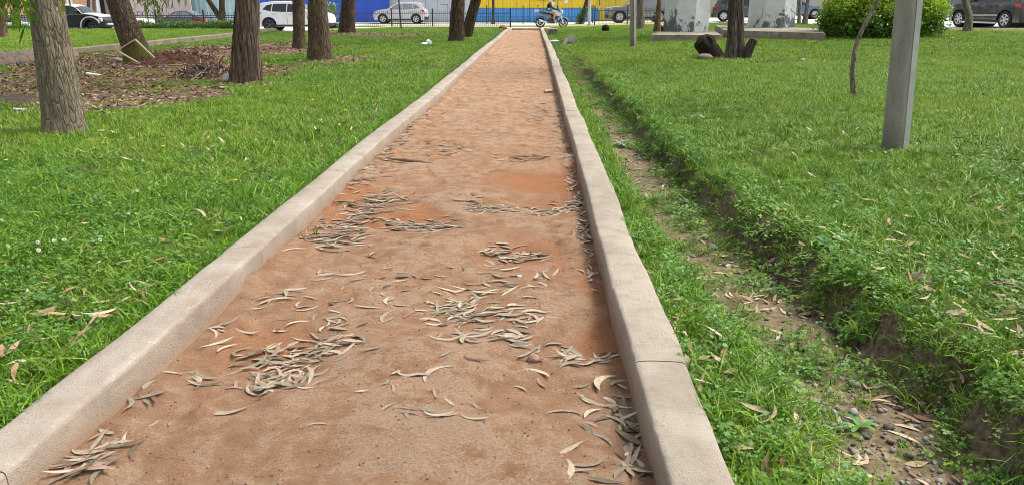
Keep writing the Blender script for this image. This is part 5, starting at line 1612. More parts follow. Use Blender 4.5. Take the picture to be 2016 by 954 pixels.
MB().box((-.335, 0, 1.32), (.012, .24, .22), bevel=.004).build('reflective_patch', plain('pale_back_patch', (.62, .68, .60), .6), rider)
for s in (-1, 1):
    hv = [(.40, s * .31, 1.095), (.44, s * .31, 1.085)]; 
    mb = MB().ell((.405, s * .31, 1.095), (.05, .045, .022))
    for k in range(4): mb.tube([(.43, s * (.285 + .018 * k), 1.10), (.462 - .003 * abs(k - 1.5), s * (.285 + .018 * k), 1.085), (.450, s * (.285 + .018 * k), 1.058)], .009, 6)
    mb.tube([(.40, s * .27, 1.09), (.43, s * .255, 1.07), (.445, s * .26, 1.055)], .010, 6)
    mb.build('glove', bt, rider, True)

# ================================================================== grass and ground plants (instanced on points)
def blade_tuft(name, n, rad, h0, h1, w, lean, m, seed, seg=3, flat=0.0):
    rs = np.random.default_rng(seed)
    V, Fq, rn = [], [], []
    k = 0
    for i in range(n):
        a = rs.random() * 2 * math.pi; rr = rad * math.sqrt(rs.random())
        bx, by = rr * math.cos(a), rr * math.sin(a)
        h = h0 + (h1 - h0) * rs.random(); d = rs.random() * 2 * math.pi
        ln = lean * (0.3 + 1.2 * rs.random())
        dx, dy = math.cos(d), math.sin(d); sx, sy = -dy, dx
        tw = rs.normal() * .5
        sx, sy = sx * math.cos(tw) + dx * math.sin(tw), sy * math.cos(tw) + dy * math.sin(tw)
        c = rs.random(); ww = w * (0.6 + .8 * rs.random())
        for j in range(seg + 1):
            t = j / seg
            z = h * (t - 0.35 * ln * t * t) - 0.006 * (1 - t)
            o = h * ln * t * t
            wd = ww * (1 - t ** 1.7) * (0.75 + 0.25 * min(1, t * 4)) * .5 + 0.0002
            V += [(bx + dx * o - sx * wd, by + dy * o - sy * wd, z), (bx + dx * o + sx * wd, by + dy * o + sy * wd, z)]
            rn += [c, c]
        for j in range(seg):
            Fq.append([k + 2 * j, k + 2 * j + 1, k + 2 * j + 3, k + 2 * j + 2])
        k += 2 * (seg + 1)
    return mesh_np(name, np.array(V), np.array(Fq), m, True, {'rnd': np.array(rn)})

def clover_patch(name, n, rad, size, m, seed, lobes=3, hmax=.05):
    rs = np.random.default_rng(seed)
    V, Fq, rn = [], [], []
    for i in range(n):
        a = rs.random() * 2 * math.pi; rr = rad * math.sqrt(rs.random())
        c0 = np.array([rr * math.cos(a), rr * math.sin(a), hmax * (.35 + .65 * rs.random())])
        nrm = np.array([rs.normal() * .3, rs.normal() * .3, 1.0]); nrm /= np.linalg.norm(nrm)
        u = np.cross(nrm, [0.3, 1, 0]); u /= np.linalg.norm(u); v = np.cross(nrm, u)
        s = size * (.6 + .7 * rs.random()); c = rs.random(); ph = rs.random() * 6
        for l in range(lobes):
            t = ph + 2 * math.pi * l / lobes
            d = u * math.cos(t) + v * math.sin(t); e = -u * math.sin(t) + v * math.cos(t)
            k = len(V)
            V += [c0, c0 + d * s * .45 + e * s * .42 + nrm * s * .08, c0 + d * s * .95 + e * s * .25, c0 + d * s * .85 + nrm * s * .03, c0 + d * s * .95 - e * s * .25, c0 + d * s * .45 - e * s * .42 + nrm * s * .08]
            rn += [c] * 6
            Fq += [[k, k + 1, k + 2, k + 3], [k, k + 3, k + 4, k + 5]]
        k = len(V)
        st = u * s * .05
        V += [c0 - st, c0 + st, np.array([c0[0] * .8, c0[1] * .8, -.01]) + st, np.array([c0[0] * .8, c0[1] * .8, -.01]) - st]; rn += [c] * 4
        Fq.append([k, k + 1, k + 2, k + 3])
    return mesh_np(name, np.array(V), np.array(Fq), m, False, {'rnd': np.array(rn)})

def proto_collection(name, meshes):
    c = bpy.data.collections.new(name)
    for i, me in enumerate(meshes):
        c.objects.link(bpy.data.objects.new('%s_%02d' % (name, i), me))
    return c

_ng = {}
def scatter_group(coll):
    ng = bpy.data.node_groups.new('scatter_' + coll.name, 'GeometryNodeTree')
    ng.interface.new_socket('Geometry', in_out='INPUT', socket_type='NodeSocketGeometry')
    ng.interface.new_socket('Geometry', in_out='OUTPUT', socket_type='NodeSocketGeometry')
    n = ng.nodes; l = ng.links
    gi = n.new('NodeGroupInput'); go = n.new('NodeGroupOutput')
    ci = n.new('GeometryNodeCollectionInfo'); ci.inputs['Collection'].default_value = coll
    ci.inputs['Separate Children'].default_value = True; ci.inputs['Reset Children'].default_value = True
    ip = n.new('GeometryNodeInstanceOnPoints')
    ip.inputs['Pick Instance'].default_value = True
    def at(nm, typ):
        a = n.new('GeometryNodeInputNamedAttribute'); a.data_type = typ; a.inputs['Name'].default_value = nm
        return a.outputs['Attribute']
    e2r = n.new('FunctionNodeEulerToRotation')
    l.new(at('rot', 'FLOAT_VECTOR'), e2r.inputs[0])
    l.new(gi.outputs[0], ip.inputs['Points']); l.new(ci.outputs[0], ip.inputs['Instance'])
    l.new(e2r.outputs[0], ip.inputs['Rotation']); l.new(at('scl', 'FLOAT_VECTOR'), ip.inputs['Scale'])
    l.new(at('idx', 'INT'), ip.inputs['Instance Index'])
    l.new(ip.outputs[0], go.inputs[0])
    return ng

def scatter(name, label, cat, pts, rot, scl, idx, coll):
    me = bpy.data.meshes.new(name)
    pts = np.asarray(pts, np.float32)
    me.vertices.add(len(pts)); me.vertices.foreach_set('co', pts.ravel())
    for nm, arr, typ, fld in (('rot', rot, 'FLOAT_VECTOR', 'vector'), ('scl', scl, 'FLOAT_VECTOR', 'vector')):
        a = me.attributes.new(nm, typ, 'POINT'); a.data.foreach_set(fld, np.asarray(arr, np.float32).ravel())
    a = me.attributes.new('idx', 'INT', 'POINT'); a.data.foreach_set('value', np.asarray(idx, np.int32))
    o = obj(name, me)
    md = o.modifiers.new('scatter', 'NODES'); md.node_group = scatter_group(coll)
    tag(o, label, cat, None, 'stuff')
    return o

def in_view(x, y, z, mx=130, my=110):
    # what the eye could see from here or from a step to either side
    ok = np.zeros(np.shape(x), dtype=bool)
    for sx_, sy_ in ((0, 0), (1.5, 0), (-1.5, 0), (.9, -.7), (-.9, -.7), (0, .8)):
        u, v, d = proj(np.asarray(x) - sx_, np.asarray(y) - sy_, z)
        ok |= (d > 0.2) & (u > -mx) & (u < 2016 + mx) & (v > -60) & (v < 954 + my)
    return ok

def sample(x0, x1, y0, y1, dens, seed):
    rs = np.random.default_rng(seed)
    n = int((x1 - x0) * (y1 - y0) * dens)
    x = x0 + rs.random(n) * (x1 - x0); y = y0 + rs.random(n) * (y1 - y0)
    z = H(x, y)
    k = in_view(x, y, z)
    return x[k], y[k], z[k], rs

def lawn_weight(x, y):
    """how much grass grows at a point: 0 bare, 1 full lawn"""
    xb = bank_x(y)
    w = np.ones(len(x))
    w = np.where((x > KL0 - 0.015) & (x < KR1 + 0.02) & (y < PATH_END + .3), 0, w)
    w = w * np.where(x < 0, 1 - 0.93 * np.clip(litter_mask(x, y) * 1.25, 0, 1), 1)
    near = y < 26
    ch = sstep(-.14, .10, x - chan_x(y) + .12 * fbm(x * 5, y * 5, 302, 2)) * sstep(0.08, -0.04, x - xb)
    ch = np.where((x > 0) & near, ch * sstep(27, 20, y), 0)
    chmin = 0.03 + 0.22 * sstep(0.03, 0.16, fbm(x * 1.3, y * 1.3, 301, 3))
    w = np.where(x > 0, w * (1 - ch * (1 - chmin)), w)
    w = w * np.where(y > y_far(x) - .12, 0, 1)
    w = w * (1 - 0.6 * np.clip(dry_mask(x, y), 0, 1))
    return w

ga = [blade_tuft('lawn_tuft', 30, .065, .015, .062, .0048, 1.15, M['blade'], 400 + k) for k in range(5)]
gb = [blade_tuft('coarse_tuft', 14, .04, .05, .12, .0066, 1.05, M['blade'], 410 + k, 4) for k in range(4)]
gm_ = [blade_tuft('mid_tuft', 44, .13, .02, .080, .0076, 1.1, M['blade'], 420 + k) for k in range(4)]
gf = [blade_tuft('far_tuft', 110, .34, .03, .080, .0125, .9, M['blade'], 430 + k, 2) for k in range(4)]
gy = [blade_tuft('far_yellow_tuft', 110, .34, .025, .075, .0105, .65, M['blade_y'], 440 + k, 2) for k in range(4)]
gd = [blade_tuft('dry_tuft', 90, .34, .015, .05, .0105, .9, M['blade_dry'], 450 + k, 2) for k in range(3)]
gmy = [blade_tuft('mid_yellow_tuft', 46, .12, .030, .075, .0062, .65, M['blade_y'], 460 + k) for k in range(3)]
gcl = [clover_patch('clover_patch', 20, .085, .0085, M['clover'], 470 + k) for k in range(3)]
gw = [clover_patch('weed_patch', 22, .06, .0075, M['weed'], 480 + k, 4, .07) for k in range(2)]

gny = [blade_tuft('lawn_yellow_tuft', 28, .065, .018, .07, .0050, 1.15, M['blade_y'], 490 + k) for k in range(3)]
gcd = [clover_patch('ditch_clover', 30, .09, .0125, M['clover'], 495 + k, 3, .06) for k in range(3)]
protos = proto_collection('grass_proto', ga + gb + gm_ + gf + gy + gd + gmy + gcl + gw + gny + gcd)
order_ = sorted(range(len(protos.objects)), key=lambda i: protos.objects[i].name)
off = {}
k = 0
for nm, l in (('a', ga), ('b', gb), ('m', gm_), ('f', gf), ('y', gy), ('d', gd), ('my', gmy), ('c', gcl), ('w', gw), ('ny', gny), ('cd', gcd)):
    off[nm] = (k, len(l)); k += len(l)

def pts_for(kind_arr, x, y, z, rs, smin=.75, smax=1.3, tilt=.12):
    n = len(x)
    rot = np.stack([rs.normal(size=n) * tilt, rs.normal(size=n) * tilt, rs.random(n) * 6.283], -1)
    s = smin + (smax - smin) * rs.random(n)
    scl = np.stack([s, s, s * (0.8 + .4 * rs.random(n))], -1)
    idx = np.array([off[q][0] for q in kind_arr]) + (rs.random(n) * np.array([off[q][1] for q in kind_arr])).astype(int)
    return np.stack([x, y, z], -1), rot, scl, idx

def collect(parts):
    return [np.concatenate([p[i] for p in parts]) for i in range(4)]

def make_lawn(side):
    parts = []
    xr_ = (-30, KL0) if side == 'left' else (KR1, 30)
    # close up
    x0, x1 = (-8.0, KL0 + .0) if side == 'left' else (KR1, 8.0)
    x, y, z, rs = sample(x0, x1, 0.5, 7.0, 460, 501 if side == 'left' else 502)
    w = lawn_weight(x, y); patch = 0.62 + 1.3 * fbm(x * 1.5, y * 1.5, 303, 3) + .7 * fbm(x * 6, y * 6, 304, 2)
    k = rs.random(len(x)) < w * np.clip(patch + .25, .25, 1)
    x, y, z, w = x[k], y[k], z[k], w[k]
    kd = np.full(len(x), 'a', dtype=object)
    r = rs.random(len(x)); tall = fbm(x * 1.1 + 40, y * 1.1, 305, 3)
    strip = (x > KR1) & (x < 1.0)
    kd[r < np.where(strip, .20, np.clip(.07 + .7 * tall, 0.02, .3))] = 'b'
    cl = fbm(x * .8 + 9, y * .8, 307, 3)
    cthr = np.where(x < 0, np.clip(cl * 2.0 + .06, 0.02, .4), np.clip(cl * 1.5 + .04, 0, .25))
    r2 = rs.random(len(x)); kd[(r2 < cthr)] = 'c'
    r4 = rs.random(len(x)); kd[strip & (r4 < .30)] = 'w'; kd[strip & (r4 < .12)] = 'c'; kd[(~strip) & (r4 < np.where(x < 0, .10, .04))] = 'w'
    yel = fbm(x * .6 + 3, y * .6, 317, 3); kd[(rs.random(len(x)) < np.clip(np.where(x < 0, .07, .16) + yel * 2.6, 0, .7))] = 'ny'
    parts.append(pts_for(kd, x, y, z, rs, .6, 1.45, .24))
    # long grass hanging over the kerb foot
    yy = 0.7 + rs.random(700) * 11.7; xx = (KL0 - .02 - rs.random(700) ** 2 * .12) if side == 'left' else (KR1 + .015 + rs.random(700) ** 1.5 * .22)
    zz = H(xx, yy); kk = in_view(xx, yy, zz)
    kd = np.where(rs.random(700) < (.35 if side == 'left' else .38), 'b', 'a').astype(object)
    parts.append(pts_for(kd[kk], xx[kk], yy[kk], zz[kk], rs, .7, 1.25, .2))
    # middle distance
    x0, x1 = (-15, KL0) if side == 'left' else (KR1, 14)
    x, y, z, rs = sample(x0, x1, 7.0, 17, 120, 511 if side == 'left' else 512)
    w = lawn_weight(x, y); k = rs.random(len(x)) < w
    x, y, z = x[k], y[k], z[k]
    kd = np.full(len(x), 'm', dtype=object)
    r = rs.random(len(x))
    kd[r < .10] = 'b'
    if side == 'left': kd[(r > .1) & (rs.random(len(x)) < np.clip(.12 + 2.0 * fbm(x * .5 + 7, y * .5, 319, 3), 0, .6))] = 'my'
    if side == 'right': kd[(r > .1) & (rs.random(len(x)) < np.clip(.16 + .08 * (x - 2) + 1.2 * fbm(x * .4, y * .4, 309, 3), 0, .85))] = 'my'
    kd[rs.random(len(x)) < .08] = 'c'
    parts.append(pts_for(kd, x, y, z, rs, .75, 1.25, .1))
    # far
    x0, x1 = (-36, KL0 - .1) if side == 'left' else (KR1 + .12, 24)
    x, y, z, rs = sample(x0, x1, 17, 48.5, 15, 521 if side == 'left' else 522)
    w = lawn_weight(x, y); k = rs.random(len(x)) < w
    ed = (x > KL0 - .42) & (x < KR1 + .42) & (y < PATH_END + .3)
    k &= ~ed
    x, y, z = x[k], y[k], z[k]
    kd = np.full(len(x), 'f', dtype=object)
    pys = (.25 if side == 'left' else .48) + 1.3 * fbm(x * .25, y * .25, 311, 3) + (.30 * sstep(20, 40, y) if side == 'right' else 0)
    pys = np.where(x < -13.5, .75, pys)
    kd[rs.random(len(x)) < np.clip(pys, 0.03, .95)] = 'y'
    kd[rs.random(len(x)) < dry_mask(x, y) * .9] = 'd'
    if side == 'left': kd[(x > -12) & (rs.random(len(x)) < .55 * np.clip(litter_mask(x, y), 0, 1))] = 'd'
    parts.append(pts_for(kd, x, y, z - .004, rs, .7, 1.15, .06))
    # strip right against the far kerbs
    yy = 17 + rs.random(900) * 30; xx = KL0 - .04 - rs.random(900) * .5 if side == 'left' else KR1 + .05 + rs.random(900) * .5
    zz = H(xx, yy); parts.append(pts_for(np.full(900, 'm', dtype=object), xx, yy, zz, rs, .6, 1.0, .1))
    pts, rot, scl, idx = collect(parts)
    lab = 'green lawn grass with clover left of the dirt path' if side == 'left' else 'green lawn grass beside the ditch right of the dirt path'
    scatter('lawn_grass', lab, 'grass', pts, rot, scl, idx, protos)
    print('lawn', side, len(pts))
make_lawn('left'); make_lawn('right')

# weeds and clover creeping in the ditch and down its bank
x, y, z, rs = sample(0.70, 2.5, 0.8, 16, 260, 531)
xb = bank_x(y)
pat = fbm(x * 2.6, y * 2.6, 313, 3)
dens = np.where(x < xb - .24, np.clip(pat * 3.0 + np.where(y < 3.6, .16, .05), 0, .9) * sstep(-.3, .0, x - chan_x(y)), np.where(x < xb + .15, np.clip(np.where(y < 3.4, .85, .66) + pat * 2.4, 0.15, 1), .10))
k = rs.random(len(x)) < dens
x, y, z = x[k], y[k], z[k]
kd = np.where(rs.random(len(x)) < .6, 'cd', 'w').astype(object); r3 = rs.random(len(x)); kd[r3 < .30] = 'a'; kd[r3 < .05] = 'b'
p_ = pts_for(kd, x, y, z, rs, .6, 1.2, .3)
# grass and weeds hanging over the broken lip of the bank
n = 1500
y2 = 1.6 + rs.random(n) ** 1.2 * 11; x2 = bank_x(y2) + .06 - np.abs(rs.normal(size=n)) * .085
gap = fbm(y2 * 1.6, y2 * 0 + 4.4, 321, 3)
kk = rs.random(n) < np.clip(.27 + gap * 2.6 + .40 * (y2 < 3.0), .03, 1); x2, y2 = x2[kk], y2[kk]; n = len(x2)
r5 = rs.random(n); kd2 = np.where(r5 < .45, 'a', np.where(r5 < .62, 'b', np.where(r5 < .85, 'cd', 'w'))).astype(object)
q_ = pts_for(kd2, x2, y2, H(x2, y2), rs, .6, 1.2, .25)
q_[1][:, 2] = 0; q_[1][:, 1] -= .25 + .45 * rs.random(n)
p_ = collect([p_, q_])
scatter('ditch_weeds', 'low clover and small weeds creeping in the earthen ditch', 'weeds', *p_, protos)

# ================================================================== fallen leaves
def sickle(name, L, w, curve, fold, curl, m, seed, wave=0.0):
    """a long curved gum leaf lying along +x, 24 triangles"""
    rs = np.random.default_rng(seed)
    ss = np.array([0, .08, .20, .34, .50, .66, .82, 1.0])
    V, Fq = [], []
    for i, s in enumerate(ss):
        a = curve * (s - .5)
        cx = L * (math.sin(a) / curve if abs(curve) > 1e-3 else s - .5)
        cy = L * ((1 - math.cos(a)) / curve if abs(curve) > 1e-3 else 0)
        nx, ny = -math.sin(a), math.cos(a)
        wd = w * .5 * (max(0.0, math.sin(math.pi * s ** .82)) ** 1.15) + .0005
        z = curl * L * ((s - .45) ** 2) * 1.4 + wave * L * math.sin(s * 7 + seed)
        f = fold * wd
        V += [(cx + nx * wd, cy + ny * wd, z + f), (cx, cy, z), (cx - nx * wd, cy - ny * wd, z + f)]
    for i in range(len(ss) - 1):
        a = 3 * i
        Fq += [[a, a + 1, a + 4, a + 3], [a + 1, a + 2, a + 5, a + 4]]
    v = np.array(V); v[:, 2] -= v[:, 2].min()
    return mesh_np(name, v, np.array(Fq), m, True)

def leaf_set(m, tag_, seed, Ls=(.12, .205), ws=(.016, .027)):
    rs = np.random.default_rng(seed); out = []
    for k in range(14):
        L = Ls[0] + (Ls[1] - Ls[0]) * rs.random(); w = ws[0] + (ws[1] - ws[0]) * rs.random()
        out.append(sickle('fallen_leaf', L, w, (rs.random() ** 1.6 * 2.1 + .05) * (1 if rs.random() < .5 else -1), (.05 + .35 * rs.random()) * (1 if rs.random() < .6 else -1), .01 + .22 * rs.random() ** 3, m, seed + k, .010 * rs.random()))
    return out
LV = {'path': leaf_set(M['leaf'], 'p', 600), 'lawn': leaf_set(M['leaf_b'], 'l', 620, (.09, .15), (.015, .028)),
      'litter': leaf_set(M['leaf_l'], 'q', 640, (.07, .13), (.016, .032)), 'rust': leaf_set(M['leaf_r'], 'r', 660, (.06, .12), (.012, .026))}
lrs = np.random.default_rng(77)
leaves = []     # (x, y, z, rx, ry, rz, scale, set, label, group)

def put(px, py, sset, label, group, surf, lift=0.0, tilt=.12, rz=None, scale=1.0):
    if surf == 'path':
        p = P(px, py, 0.0)
        if not (KL1 + .02 < p[0] < KR0 - .02): 
            p[0] = min(max(p[0], KL1 + .02 + lrs.random() * .06), KR0 - .02 - lrs.random() * .06)
        z = float(dirt_z(p[0], p[1])) + .003
    else:
        p = hit(px, py); z = float(p[2])
    leaves.append((p[0], p[1], z + lift, lrs.normal() * tilt, lrs.normal() * tilt, lrs.random() * 6.283 if rz is None else rz, scale * (.50 + .55 * lrs.random() ** .6), sset, label, group))

G1 = 'fallen leaves on the dirt path'
def heap(pts, n, spread, label, lift=.03, dirn=None, dspread=.6, scale=1.0):
    n = int(n * ((1.35 if np.mean([q[1] for q in pts]) > 520 else 1.8) if n > 20 else 1.15)); near_ = np.mean([q[1] for q in pts]) > 520
    label0 = label; mid = np.mean(np.array(pts, float), axis=0); ext = np.ptp(np.array(pts, float), axis=0) / 2 + np.array(spread)
    """leaves strewn round a pixel polyline (px, py), spread in pixels (sx, sy)"""
    pts = np.array(pts, float)
    for k in range(n):
        t = lrs.random() * (len(pts) - 1); i = min(int(t), len(pts) - 2) if len(pts) > 1 else 0
        c = pts[i] + (pts[i + 1] - pts[i]) * (t - i) if len(pts) > 1 else pts[0]
        g = np.clip(lrs.normal(size=2), -2.0, 2.0) * (.85 if lrs.random() < .8 else 1.6)
        px, py = c + g * np.array(spread)
        rz = None if dirn is None else R(dirn) + lrs.normal() * dspread + (math.pi if lrs.random() < .5 else 0)
        dens = math.exp(-(g ** 2).sum() / 2)
        e = (np.array([px, py]) - mid) / ext
        label = label0 if label0.startswith('single') else label0 + (', at its left end' if e[0] < -.55 else ', at its right end' if e[0] > .55 else ', on its near edge' if e[1] > .5 else ', on its far edge' if e[1] < -.5 else ', in its middle')
        put(px, min(py, 985), 'path', label, G1, 'path', lrs.random() * lift * dens * .7, .05 + .10 * dens * (lift > .01), rz, scale)
heap([(500, 700), (580, 690), (690, 672)], 62, (38, 18), 'dry leaf in the wide front heap left of the middle', .028, 12)
heap([(560, 730), (530, 765), (600, 745)], 26, (34, 14), 'dry leaf in the wide front heap left of the middle', .02)
heap([(500, 606), (560, 585), (610, 580)], 10, (14, 8), 'dry curled leaf in the small drift by the left kerb', .02, 20)
heap([(650, 630), (720, 618), (790, 630)], 9, (20, 10), 'single dry leaf between the two front leaf heaps', .0)
heap([(990, 530), (950, 575), (900, 600), (890, 630)], 52, (30, 14), 'dry leaf in the diagonal drift right of the middle', .022, 20)
heap([(880, 610), (950, 615), (1050, 630)], 30, (38, 12), 'dry leaf in the diagonal drift right of the middle', .015, 8)
heap([(900, 680), (1000, 670), (1100, 690), (1190, 690)], 46, (32, 14), 'dry leaf in the drift round the reddish clod', .022, 0)
heap([(960, 487), (1008, 490), (1060, 486)], 34, (18, 6), 'dry leaf piled in the small nest-like hollow', .03, 5)
heap([(1050, 545), (1090, 540)], 6, (20, 6), 'dry leaf just in front of the small leaf filled hollow', .005)
heap([(770, 388), (730, 400), (700, 430), (660, 462), (640, 478)], 165, (30, 10), 'dry leaf in the long dense heap by the left kerb', .04, 15)
heap([(770, 436), (830, 438), (885, 438)], 60, (16, 7), 'dry leaf in the tail of the long dense heap', .025, 5)
heap([(915, 405), (960, 410), (1015, 408)], 30, (14, 5), 'dry leaf in the shallow hollow at the path middle', .025, 5)
heap([(1050, 412), (1090, 408), (1135, 400)], 32, (14, 7), 'dry leaf in the hollow against the right kerb', .03, 12)
heap([(985, 308), (1025, 309), (1070, 307)], 32, (12, 4), 'dry leaf in the far hollow right of the path middle', .03, 5)
heap([(840, 282), (880, 290), (920, 300)], 34, (16, 9), 'dry leaf in the far hollow left of the path middle', .025, 0)
heap([(700, 370), (740, 330), (775, 290), (810, 250), (850, 205), (900, 150), (945, 105), (985, 72)], 170, (14, 6), 'dry leaf gathered along the foot of the left kerb', .02, 30)
heap([(1165, 480), (1140, 400), (1125, 330), (1105, 250), (1092, 180), (1078, 120), (1068, 80)], 150, (10, 10), 'dry leaf gathered along the foot of the right kerb', .02, 100)
heap([(1225, 745), (1240, 800), (1255, 870), (1265, 935)], 26, (24, 20), 'dry leaf in the near drift against the right kerb', .02, 95, .9, 1.15)
heap([(1170, 720), (1165, 800), (1150, 880), (1130, 940)], 12, (26, 26), 'single dry leaf lying left of the near right kerb drift', .0, None, .6, 1.1)
heap([(225, 850), (180, 905), (160, 950)], 22, (24, 16), 'dry leaf in the drift in the left bottom corner', .022, 60, .8, 1.15)
heap([(290, 800), (310, 790)], 6, (24, 14), 'single dry leaf beside the left bottom corner drift', .004)
heap([(350, 735), (400, 740), (440, 755)], 8, (22, 10), 'dry leaf between the left kerb and the front leaf heap', .004)
heap([(385, 670), (430, 640), (460, 690)], 7, (12, 12), 'dry leaf between the left kerb and the front leaf heap', .01)
heap([(620, 548), (700, 535), (800, 545)], 10, (24, 7), 'single dry leaf on the bare middle stretch of the path', .0, 5)
heap([(830, 860), (850, 850), (880, 840)], 5, (18, 8), 'dry leaf of the crossed trio in the near middle', .006)
heap([(1040, 200), (1060, 240), (1075, 205)], 44, (14, 10), 'dry leaf in the scatter on the right of the far path', .012, 5)
heap([(1165, 560), (1160, 500), (1180, 580)], 12, (8, 12), 'dry leaf gathered along the foot of the right kerb', .01, 100)
heap([(430, 850), (700, 800), (900, 780), (1080, 860)], 16, (110, 60), 'single small leaf fragment on the near bare dirt', .0, None, .6, .7)
heap([(500, 640), (720, 570), (900, 540), (1100, 580)], 40, (70, 30), 'single small leaf on the open dirt of the middle path', .0, None, .6, .8)
heap([(760, 330), (830, 300)], 10, (30, 12), 'single dry leaf on the far left part of the path', .0)
heap([(900, 250), (1000, 180), (1010, 120), (1030, 80)], 70, (50, 16), 'small dry leaf strewn over the far stretch of the path', .0, 0)
for px, py, rz, sc in ((820, 752, 15, 1.5), (850, 742, 55, 1.2), (445, 815, 8, 1.7), (640, 545, -5, 1.1), (655, 595, 130, 1.0), (795, 540, 20, 1.2), (1110, 800, 5, 1.3), (1180, 740, 60, 1.3),
                       (1090, 625, -20, 1.0), (930, 715, -20, 1.3), (1060, 740, 100, 1.0), (700, 490, 20, 1.0), (735, 495, 60, .9), (860, 440, 15, 1.0), (640, 690, 95, 1.1), (1125, 935, 80, 1.4), (545, 635, 110, 1.2)):
    put(px, py, 'path', 'single large curled leaf lying apart on the bare dirt', G1, 'path', 0, .10, R(rz), sc)

# leaves on the lawns and in the ditch
G2 = 'fallen leaves on the lawn'
def strew(n, x0, x1, y0, y1, label, group, sset, lift, tilt, cond=None, scale=1.0):
    c = 0; it = 0
    while c < n and it < n * 40:
        it += 1
        px = x0 + lrs.random() * (x1 - x0); py = y0 + lrs.random() ** .8 * (y1 - y0)
        p = hit(px, py)
        if cond is not None and not cond(p[0], p[1]): continue
        fx_ = (px - x0) / (x1 - x0); fy_ = (py - y0) / (y1 - y0)
        lb_ = label + ', ' + ('nearer' if fy_ > .5 else 'farther') + (' left part' if fx_ < .33 else ' right part' if fx_ > .67 else ' middle part')
        put(px, py, sset, lb_, group, 'ground', lift * (.4 + .6 * lrs.random()), tilt, None, scale * .95); c += 1
lft = lambda x, y: x < KL0 - .1
rgt = lambda x, y: x > float(bank_x(y)) + .12
dtc = lambda x, y: .72 < x < float(bank_x(y)) + .02
strew(60, 0, 600, 300, 760, 'brown fallen leaf caught in the near left lawn', G2, 'lawn', .055, .3, lft)
strew(34, 0, 330, 560, 800, 'brown fallen leaf caught in the left lawn close to the kerb corner', G2, 'lawn', .055, .3, lft, 1.25)
strew(240, 150, 900, 130, 330, 'small fallen leaf on the far left lawn', G2, 'lawn', .06, .3, lft)
strew(95, 1480, 2016, 300, 620, 'brown fallen leaf on the right lawn near the lamp post', G2, 'lawn', .055, .3, rgt)
strew(190, 1200, 2016, 110, 320, 'small fallen leaf on the far right lawn', G2, 'lawn', .055, .3, rgt)
strew(30, 1700, 2016, 600, 950, 'fallen leaf on the bank at the right edge', G2, 'lawn', .04, .4, rgt, 1.2)
G3 = 'fallen leaves in the ditch'
strew(110, 1420, 1900, 600, 960, 'tan fallen leaf on the soil of the near ditch', G3, 'lawn', .008, .25, dtc, 1.05)
strew(190, 1330, 1650, 400, 620, 'tan fallen leaf on the soil of the middle ditch', G3, 'lawn', .008, .25, dtc)
strew(190, 1150, 1420, 130, 400, 'small fallen leaf in the far end of the ditch', G3, 'lawn', .008, .2, dtc)
strew(40, 1250, 1520, 480, 960, 'fallen leaf in the long grass along the right kerb', G3, 'lawn', .05, .35, lambda x, y: KR1 + .02 < x < .85, 1.1)

def apparent(l):
    u, v, d = proj(l[0], l[1], l[2])
    return l[6] * LVL[l[7]] / d
LVL = {'path': .14, 'lawn': .12}
leaves = [l for l in leaves if l[1] > .9]
leaves.sort(key=lambda l: -float(apparent(l)))
N_SINGLE = 300
for i, l in enumerate(leaves[:N_SINGLE]):
    o = obj('fallen_leaf', LV[l[7]][i % 14])
    o.location = l[:3]; o.rotation_euler = l[3:6]; o.scale = (l[6],) * 3
    tag(o, l[8], 'leaf', l[9])
rest = leaves[N_SINGLE:]
lp = proto_collection('leaf_proto', LV['path'] + LV['lawn'] + LV['litter'] + LV['rust'])
base_i = {'path': 0, 'lawn': 14, 'litter': 28, 'rust': 42}
def scatter_leaves(name, label, lst):
    a = np.array([l[:3] for l in lst]); r = np.array([l[3:6] for l in lst]); s = np.array([[l[6]] * 3 for l in lst])
    ix = np.array([base_i[l[7]] + (j * 5) % 14 for j, l in enumerate(lst)])
    scatter(name, label, 'leaves', a, r, s, ix, lp)
scatter_leaves('path_leaves', 'small dry leaves strewn over the farther path', [l for l in rest if l[9] == G1])
scatter_leaves('lawn_leaves', 'small fallen leaves dotted over lawns and ditch', [l for l in rest if l[9] != G1])

# leaf litter on the bare ground under the left trees
n = 60000
x = -16 + lrs.random(n) * 14; y = 9.5 + lrs.random(n) * 30
z = H(x, y)
lm = litter_mask(x, y) * (x > -13.15)
k = (lrs.random(n) < np.clip(lm * 1.1, 0, 1) * np.where(y < 26, 1, .6)) & in_view(x, y, z, 40, 40)
x, y, z = x[k], y[k], z[k]; n = len(x)
rr = np.hypot((x + 7.3) / 2.2, (y - 16.0) / 2.6)
rust = lrs.random(n) < np.clip(1.1 - .5 * rr, .12, .85)
ix = np.where(rust, 42, 28) + (lrs.random(n) * 14).astype(int)
sc = .75 + .6 * lrs.random(n) + .02 * (y - 10)
scatter('leaf_litter', 'brown leaf litter covering the bare ground under the left trees', 'leaves', np.stack([x, y, z + .004 + .03 * lrs.random(n)], -1),
        np.stack([lrs.normal(size=n) * .3, lrs.normal(size=n) * .3, lrs.random(n) * 6.28], -1), np.stack([sc] * 3, -1), ix, lp)
n = 500
x = -2.1 + lrs.random(n) * 5.0 - 8.5; y = 33.5 + lrs.random(n) * 13
print('leaves', len(leaves), 'litter', len(lm))

